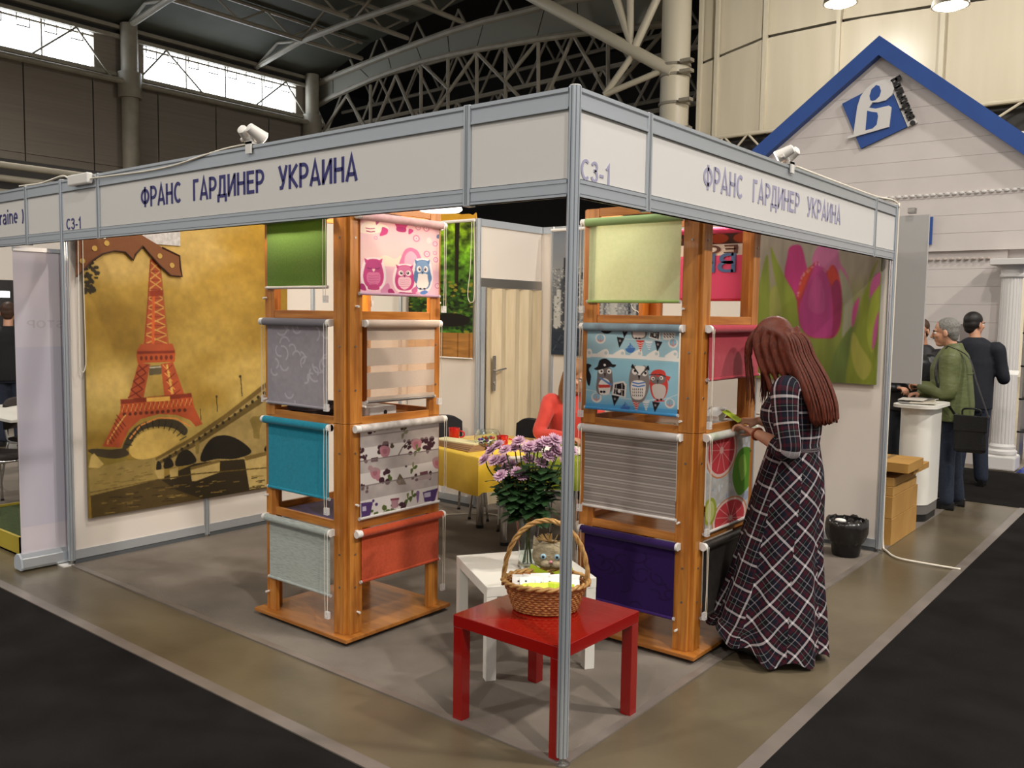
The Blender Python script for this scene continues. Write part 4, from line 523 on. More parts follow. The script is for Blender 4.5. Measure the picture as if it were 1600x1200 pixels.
P_tulip = [('s','#8c9a34',[(0.063,0.593),(0.142,0.221),(0.179,0.46),(0.209,0.723),(0.219,1.044),(0.072,1.051)]),('s','#a9aa52',[(0.179,0.47),(0.236,0.421),(0.282,0.572),(0.278,0.722),(0.203,0.723)]),('s','#c8307c',[(0.319,0.184),(0.366,0.167),(0.412,0.18),(0.445,0.261),(0.467,0.352),(0.425,0.443),(0.394,0.507),(0.338,0.442),(0.29,0.349),(0.305,0.249)]),('s','#d071a0',[(0.497,0.262),(0.548,0.178),(0.672,0.19),(0.709,0.284),(0.757,0.347),(0.806,0.48),(0.764,0.48),(0.647,0.354),(0.533,0.317)]),('s','#a8a488',[(0.701,0.329),(0.745,0.356),(0.788,0.427),(0.814,0.515),(0.814,0.657),(0.778,0.747),(0.746,0.73),(0.743,0.516)]),('s','#93a133',[(0.171,0.173),(0.229,0.265),(0.306,0.378),(0.381,0.479),(0.408,0.59),(0.412,0.737),(0.3,0.74),(0.268,0.517),(0.202,0.33)]),('p','#7f8a30',[(0.555,0.716),(0.613,0.715),(0.638,1.023),(0.582,1.026)]),('s','#6f8238',[(0.676,0.894),(0.714,0.784),(0.816,0.657),(0.803,0.8),(0.793,1.016),(0.672,1.021)]),('s','#8f9b2c',[(0.979,0.269),(0.936,0.332),(0.911,0.411),(0.872,0.507),(0.867,0.603),(0.834,0.692),(0.805,0.8),(0.801,1.015),(1.0,1.005),(0.984,0.812),(0.945,0.655),(0.924,0.533),(0.931,0.393)]),('s','#a9b438',[(0.993,0.411),(0.944,0.489),(0.924,0.585),(0.923,0.709),(0.962,0.813),(0.989,0.707),(0.995,0.55)]),('s','#d4629a',[(0.962,0.358),(0.994,0.346),(1.002,0.398),(0.954,0.463),(0.929,0.489),(0.932,0.411)]),('s','#d24b8e',[(0.856,0.487),(0.842,0.586),(0.814,0.666),(0.815,0.551)]),('s','#d0589a',[(0.996,0.567),(0.966,0.673),(0.965,0.795),(0.994,0.707)]),('s','#b5b24a',[(0.823,0.692),(0.887,0.78),(0.965,0.883),(0.919,0.973),(0.853,0.923),(0.813,0.799)]),('s','#bb2f4e',[(0.542,0.273),(0.498,0.294),(0.432,0.356),(0.395,0.47),(0.408,0.59),(0.435,0.673),(0.504,0.728),(0.6,0.735),(0.684,0.727),(0.727,0.659),(0.733,0.533),(0.721,0.427),(0.69,0.333),(0.653,0.294),(0.612,0.331)]),('s','#d8452f',[(0.5,0.295),(0.427,0.356),(0.397,0.479),(0.423,0.484),(0.469,0.38)]),('s','#d8402f',[(0.651,0.297),(0.619,0.345),(0.645,0.408),(0.695,0.426),(0.703,0.373)]),('s','#9b2058',[(0.693,0.382),(0.728,0.471),(0.733,0.569),(0.724,0.659),(0.681,0.727),(0.664,0.713),(0.672,0.57),(0.652,0.435)]),('s','#bc3a82',[(0.54,0.278),(0.602,0.34),(0.649,0.435),(0.668,0.57),(0.671,0.669),(0.656,0.725),(0.556,0.732),(0.474,0.709),(0.427,0.654),(0.414,0.571),(0.434,0.489),(0.485,0.371)]),('s','#c24a8a',[(0.54,0.353),(0.596,0.444),(0.613,0.552),(0.571,0.589),(0.489,0.553),(0.489,0.443)]),('e','#f0d5dc',0.406,0.464,0.004,0.0024),('e','#f0d5dc',0.525,0.291,0.004,0.0033),('e','#f0d5dc',0.416,0.396,0.004,0.0033),('e','#f0d5dc',0.426,0.376,0.003,0.0024),('e','#f0d5dc',0.445,0.344,0.004,0.0024),('e','#f0d5dc',0.404,0.478,0.004,0.0033),('e','#f0d5dc',0.439,0.338,0.004,0.0033),('e','#f0d5dc',0.53,0.278,0.004,0.0033),('e','#f0d5dc',0.465,0.334,0.004,0.0033),('e','#f0d5dc',0.423,0.362,0.003,0.0033),('e','#f0d5dc',0.463,0.325,0.004,0.0033),('e','#f0d5dc',0.398,0.476,0.004,0.0024),('e','#f0d5dc',0.409,0.455,0.003,0.0033),('e','#f0d5dc',0.407,0.459,0.004,0.0033),('e','#f0d5dc',0.473,0.335,0.003,0.0033),('e','#f0d5dc',0.508,0.303,0.004,0.0033),('e','#f0d5dc',0.441,0.345,0.003,0.0033),('e','#f0d5dc',0.401,0.464,0.004,0.0033),('e','#f0d5dc',0.471,0.334,0.003,0.0033),('e','#f0d5dc',0.442,0.35,0.003,0.0033),('e','#f0d5dc',0.415,0.406,0.004,0.0033),('e','#f0d5dc',0.473,0.322,0.004,0.0024),('e','#f0d5dc',0.398,0.46,0.004,0.0033),('e','#f0d5dc',0.481,0.325,0.004,0.0033),('e','#f0d5dc',0.432,0.354,0.004,0.0033),('e','#f0d5dc',0.422,0.371,0.004,0.0033),('e','#f0d5dc',0.439,0.356,0.004,0.0033),('e','#f0d5dc',0.527,0.29,0.004,0.0033),('e','#f0d5dc',0.397,0.459,0.003,0.0024),('e','#f0d5dc',0.527,0.282,0.004,0.0033),('e','#f0d5dc',0.497,0.306,0.003,0.0033),('e','#f0d5dc',0.437,0.354,0.004,0.0033),('e','#f0d5dc',0.5,0.307,0.004,0.0033),('e','#f0d5dc',0.408,0.406,0.003,0.0024),('e','#f0d5dc',0.559,0.297,0.004,0.0024),('e','#f0d5dc',0.554,0.296,0.004,0.0024),('e','#f0d5dc',0.551,0.29,0.003,0.0024),('e','#f0d5dc',0.549,0.284,0.004,0.0024),('e','#f0d5dc',0.596,0.327,0.004,0.0024),('e','#f0d5dc',0.56,0.298,0.003,0.0024),('e','#f0d5dc',0.571,0.302,0.004,0.0024),('e','#f0d5dc',0.607,0.336,0.003,0.0024),('e','#f0d5dc',0.551,0.286,0.004,0.0033),('e','#f0d5dc',0.585,0.322,0.004,0.0024),('e','#f0d5dc',0.556,0.29,0.003,0.0033),('e','#f0d5dc',0.551,0.287,0.003,0.0033),('e','#f0d5dc',0.594,0.331,0.003,0.0024),('e','#f0d5dc',0.602,0.338,0.003,0.0024)]
P_pink = [('s','#f4dcc9',[(0.163,0.578),(0.29,0.484),(0.42,0.519),(0.5,0.471),(0.501,0.688),(0.281,0.678)]),('s','#eebcc8',[(-0.002,0.672),(0.461,0.625),(1.004,0.661),(1.005,1.005),(0.0,1.011)]),('s','#f6e2d2',[(-0.004,0.164),(0.063,0.074),(0.219,0.071),(0.338,0.126),(0.161,0.215),(0.001,0.217)]),('s','#c94a83',[(0.397,0.002),(0.498,-0.017),(0.599,0.001),(0.559,0.086),(0.549,0.147),(0.448,0.149),(0.433,0.091)]),('s','#b03a72',[(0.443,0.096),(0.549,0.093),(0.549,0.144),(0.446,0.147)]),('s','#c94a83',[(0.264,0.116),(0.328,0.138),(0.314,0.203),(0.23,0.236),(0.249,0.165)]),('s','#c94a83',[(0.595,0.1),(0.651,0.111),(0.631,0.151),(0.59,0.171)]),('s','#c0608c',[(0.189,-0.022),(0.236,-0.021),(0.229,0.049),(0.185,0.096)]),('l','#b03a6a',0.0116,[(0.063,0.154),(0.112,0.158),(0.171,0.147)]),('l','#b03a6a',0.0116,[(0.068,0.19),(0.122,0.197),(0.173,0.184)]),('s','#dd7fa6',[(0.535,0.403),(0.581,0.359),(0.642,0.352),(0.714,0.391),(0.754,0.487),(0.715,0.523),(0.562,0.608),(0.476,0.591),(0.5,0.492)]),('s','#efb3c6',[(0.551,0.467),(0.622,0.397),(0.694,0.458),(0.695,0.546),(0.552,0.609)]),('s','#d98fb0',[(0.243,0.937),(0.332,0.847),(0.362,0.954),(0.313,0.999),(0.253,0.99)]),('e','#d98aa8',0.691,0.218,0.0454,0.0481),('e','#f3d3d6',0.691,0.218,0.0281,0.0298),('e','#d98aa8',0.691,0.218,0.01,0.0106),('e','#d98aa8',0.822,0.067,0.0418,0.044),('e','#f3d3d6',0.822,0.067,0.0259,0.0273),('e','#d98aa8',0.822,0.067,0.0092,0.0097),('e','#d98aa8',0.943,0.265,0.0359,0.0377),('e','#f3d3d6',0.943,0.265,0.0223,0.0233),('e','#d98aa8',0.943,0.265,0.0079,0.0083),('e','#d98aa8',0.831,0.417,0.0439,0.0463),('e','#f3d3d6',0.831,0.417,0.0272,0.0287),('e','#d98aa8',0.831,0.417,0.0096,0.0102),('e','#d98aa8',0.939,0.393,0.0274,0.0288),('e','#f3d3d6',0.939,0.393,0.017,0.0179),('e','#d98aa8',0.939,0.393,0.006,0.0063),('e','#d98aa8',0.953,0.486,0.0359,0.0377),('e','#f3d3d6',0.953,0.486,0.0223,0.0234),('e','#d98aa8',0.953,0.486,0.0079,0.0083),('e','#d98aa8',0.978,0.851,0.0382,0.04),('e','#f3d3d6',0.978,0.851,0.0236,0.0248),('e','#d98aa8',0.978,0.851,0.0084,0.0088),('e','#d98aa8',0.181,0.267,0.0216,0.0235),('e','#f3d3d6',0.181,0.267,0.0134,0.0146),('e','#d98aa8',0.181,0.267,0.0047,0.0052),('e','#d98aa8',0.713,0.068,0.0351,0.0372),('e','#f3d3d6',0.713,0.068,0.0218,0.0231),('e','#d98aa8',0.713,0.068,0.0077,0.0082),('e','#d9d4d0',0.859,0.227,0.0356,0.0419),('e','#eed6d2',0.859,0.227,0.0251,0.0298),('s','#6f86ac',[(0.969,0.141),(1.001,0.128),(1.001,0.183),(0.964,0.18)]),('s','#f7e3e2',[(0.006,0.785),(0.046,0.567),(0.155,0.521),(0.265,0.554),(0.309,0.77),(0.243,0.932),(0.072,0.939)]),('s','#c94a83',[(0.035,0.791),(0.053,0.645),(0.082,0.565),(0.155,0.541),(0.228,0.556),(0.258,0.633),(0.279,0.779),(0.23,0.9),(0.084,0.907)]),('p','#c94a83',[(0.046,0.54),(0.094,0.564),(0.058,0.602)]),('p','#c94a83',[(0.265,0.526),(0.216,0.557),(0.253,0.59)]),('s','#dd7ba2',[(0.083,0.734),(0.156,0.714),(0.229,0.726),(0.23,0.833),(0.157,0.904),(0.083,0.84)]),('l','#b84a80',0.0049,[(0.093,0.761),(0.132,0.767),(0.18,0.756),(0.22,0.758)]),('l','#b84a80',0.0049,[(0.093,0.792),(0.132,0.798),(0.18,0.788),(0.22,0.79)]),('l','#b84a80',0.0049,[(0.093,0.824),(0.132,0.83),(0.181,0.82),(0.22,0.822)]),('l','#b84a80',0.0049,[(0.093,0.855),(0.132,0.861),(0.181,0.851),(0.22,0.853)]),('s','#b84a80',[(0.063,0.684),(0.087,0.576),(0.155,0.553),(0.224,0.568),(0.249,0.674),(0.156,0.718)]),('l','#5a2440',0.0068,[(0.136,0.66),(0.109,0.673),(0.082,0.659)]),('l','#5a2440',0.0069,[(0.175,0.658),(0.202,0.668),(0.229,0.651)]),('s','#f3cfc8',[(0.138,0.68),(0.155,0.671),(0.173,0.678),(0.156,0.71)]),('s','#c04a7c',[(0.101,0.884),(0.203,0.874),(0.219,0.938),(0.096,0.941)]),('s','#f7e3e2',[(0.633,0.767),(0.67,0.53),(0.772,0.481),(0.875,0.518),(0.916,0.753),(0.854,0.928),(0.694,0.935)]),('s','#5d80ab',[(0.66,0.774),(0.677,0.615),(0.704,0.528),(0.772,0.503),(0.841,0.52),(0.869,0.605),(0.888,0.763),(0.843,0.894),(0.706,0.9)]),('p','#5d80ab',[(0.67,0.501),(0.715,0.528),(0.681,0.568)]),('p','#5d80ab',[(0.875,0.488),(0.829,0.521),(0.864,0.557)]),('s','#f0e6df',[(0.705,0.712),(0.773,0.691),(0.842,0.705),(0.842,0.821),(0.774,0.897),(0.705,0.827)]),('l','#7e9cc0',0.0052,[(0.714,0.741),(0.75,0.748),(0.796,0.737),(0.833,0.74)]),('l','#7e9cc0',0.0052,[(0.714,0.776),(0.75,0.782),(0.796,0.772),(0.833,0.774)]),('l','#7e9cc0',0.0052,[(0.714,0.81),(0.751,0.817),(0.796,0.806),(0.833,0.809)]),('l','#7e9cc0',0.0052,[(0.714,0.844),(0.751,0.851),(0.796,0.84),(0.833,0.843)]),('s','#7e9cc0',[(0.686,0.657),(0.708,0.541),(0.772,0.516),(0.836,0.533),(0.86,0.648),(0.773,0.696)]),('e','#fbeee8',0.729,0.634,0.0296,0.0428),('e','#2a2028',0.736,0.633,0.0159,0.0235),('e','#ffffff',0.741,0.625,0.0057,0.0086),('e','#fbeee8',0.816,0.629,0.0298,0.0429),('e','#2a2028',0.809,0.629,0.016,0.0236),('e','#ffffff',0.804,0.621,0.0057,0.0086),('p','#3a3438',[(0.759,0.666),(0.786,0.665),(0.773,0.704)]),('s','#f7e3e2',[(0.392,0.815),(0.432,0.617),(0.543,0.575),(0.656,0.604),(0.7,0.801),(0.633,0.948),(0.459,0.955)]),('s','#c94a83',[(0.421,0.821),(0.44,0.688),(0.469,0.615),(0.543,0.593),(0.618,0.607),(0.649,0.677),(0.67,0.809),(0.62,0.92),(0.471,0.926)]),('p','#c94a83',[(0.432,0.592),(0.482,0.614),(0.445,0.649)]),('p','#c94a83',[(0.656,0.579),(0.606,0.607),(0.644,0.638)]),('s','#f0c3cb',[(0.47,0.769),(0.544,0.751),(0.619,0.761),(0.62,0.859),(0.545,0.923),(0.47,0.865)]),('l','#d67aa2',0.005,[(0.48,0.793),(0.52,0.799),(0.569,0.789),(0.609,0.791)]),('l','#d67aa2',0.005,[(0.48,0.822),(0.52,0.827),(0.569,0.818),(0.609,0.819)]),('l','#d67aa2',0.005,[(0.48,0.85),(0.52,0.856),(0.57,0.846),(0.61,0.848)]),('l','#d67aa2',0.005,[(0.48,0.879),(0.52,0.885),(0.57,0.875),(0.61,0.877)]),('s','#d67aa2',[(0.45,0.723),(0.474,0.626),(0.544,0.604),(0.613,0.618),(0.639,0.714),(0.544,0.754)]),('e','#fbeee8',0.497,0.703,0.0322,0.0358),('e','#2a2028',0.504,0.703,0.0174,0.0197),('e','#ffffff',0.509,0.695,0.0062,0.0072),('e','#fbeee8',0.591,0.698,0.0325,0.0359),('e','#2a2028',0.584,0.698,0.0175,0.0198),('e','#ffffff',0.579,0.692,0.0062,0.0072),('p','#3a3438',[(0.529,0.73),(0.559,0.728),(0.544,0.761)]),('s','#f2e8e0',[(0.711,0.72),(0.83,0.714),(0.857,0.823),(0.821,0.891),(0.727,0.895),(0.696,0.831)]),('s','#5d80ab',[(0.675,0.656),(0.716,0.698),(0.696,0.831),(0.66,0.767)]),('s','#5d80ab',[(0.872,0.657),(0.898,0.755),(0.862,0.823),(0.841,0.703)]),('e','#2a2a30',0.746,0.903,0.0166,0.0132),('e','#2a2a30',0.8,0.901,0.0167,0.0132),('s','#5f84c0',[(0.738,0.96),(0.8,0.919),(0.847,0.945),(0.79,0.982)]),('s','#b03a72',[(0.332,0.939),(0.382,0.92),(0.422,0.989),(0.352,0.997)]),('s','#b03a72',[(0.004,0.873),(0.048,0.881),(0.067,0.955),(-0.0,0.937)]),('s','#a8386a',[(0.483,0.96),(0.625,0.965),(0.759,0.981),(0.749,1.006),(0.503,0.997)]),('s','#d06a96',[(0.635,0.921),(0.696,0.874),(0.707,0.94),(0.656,0.974)])]
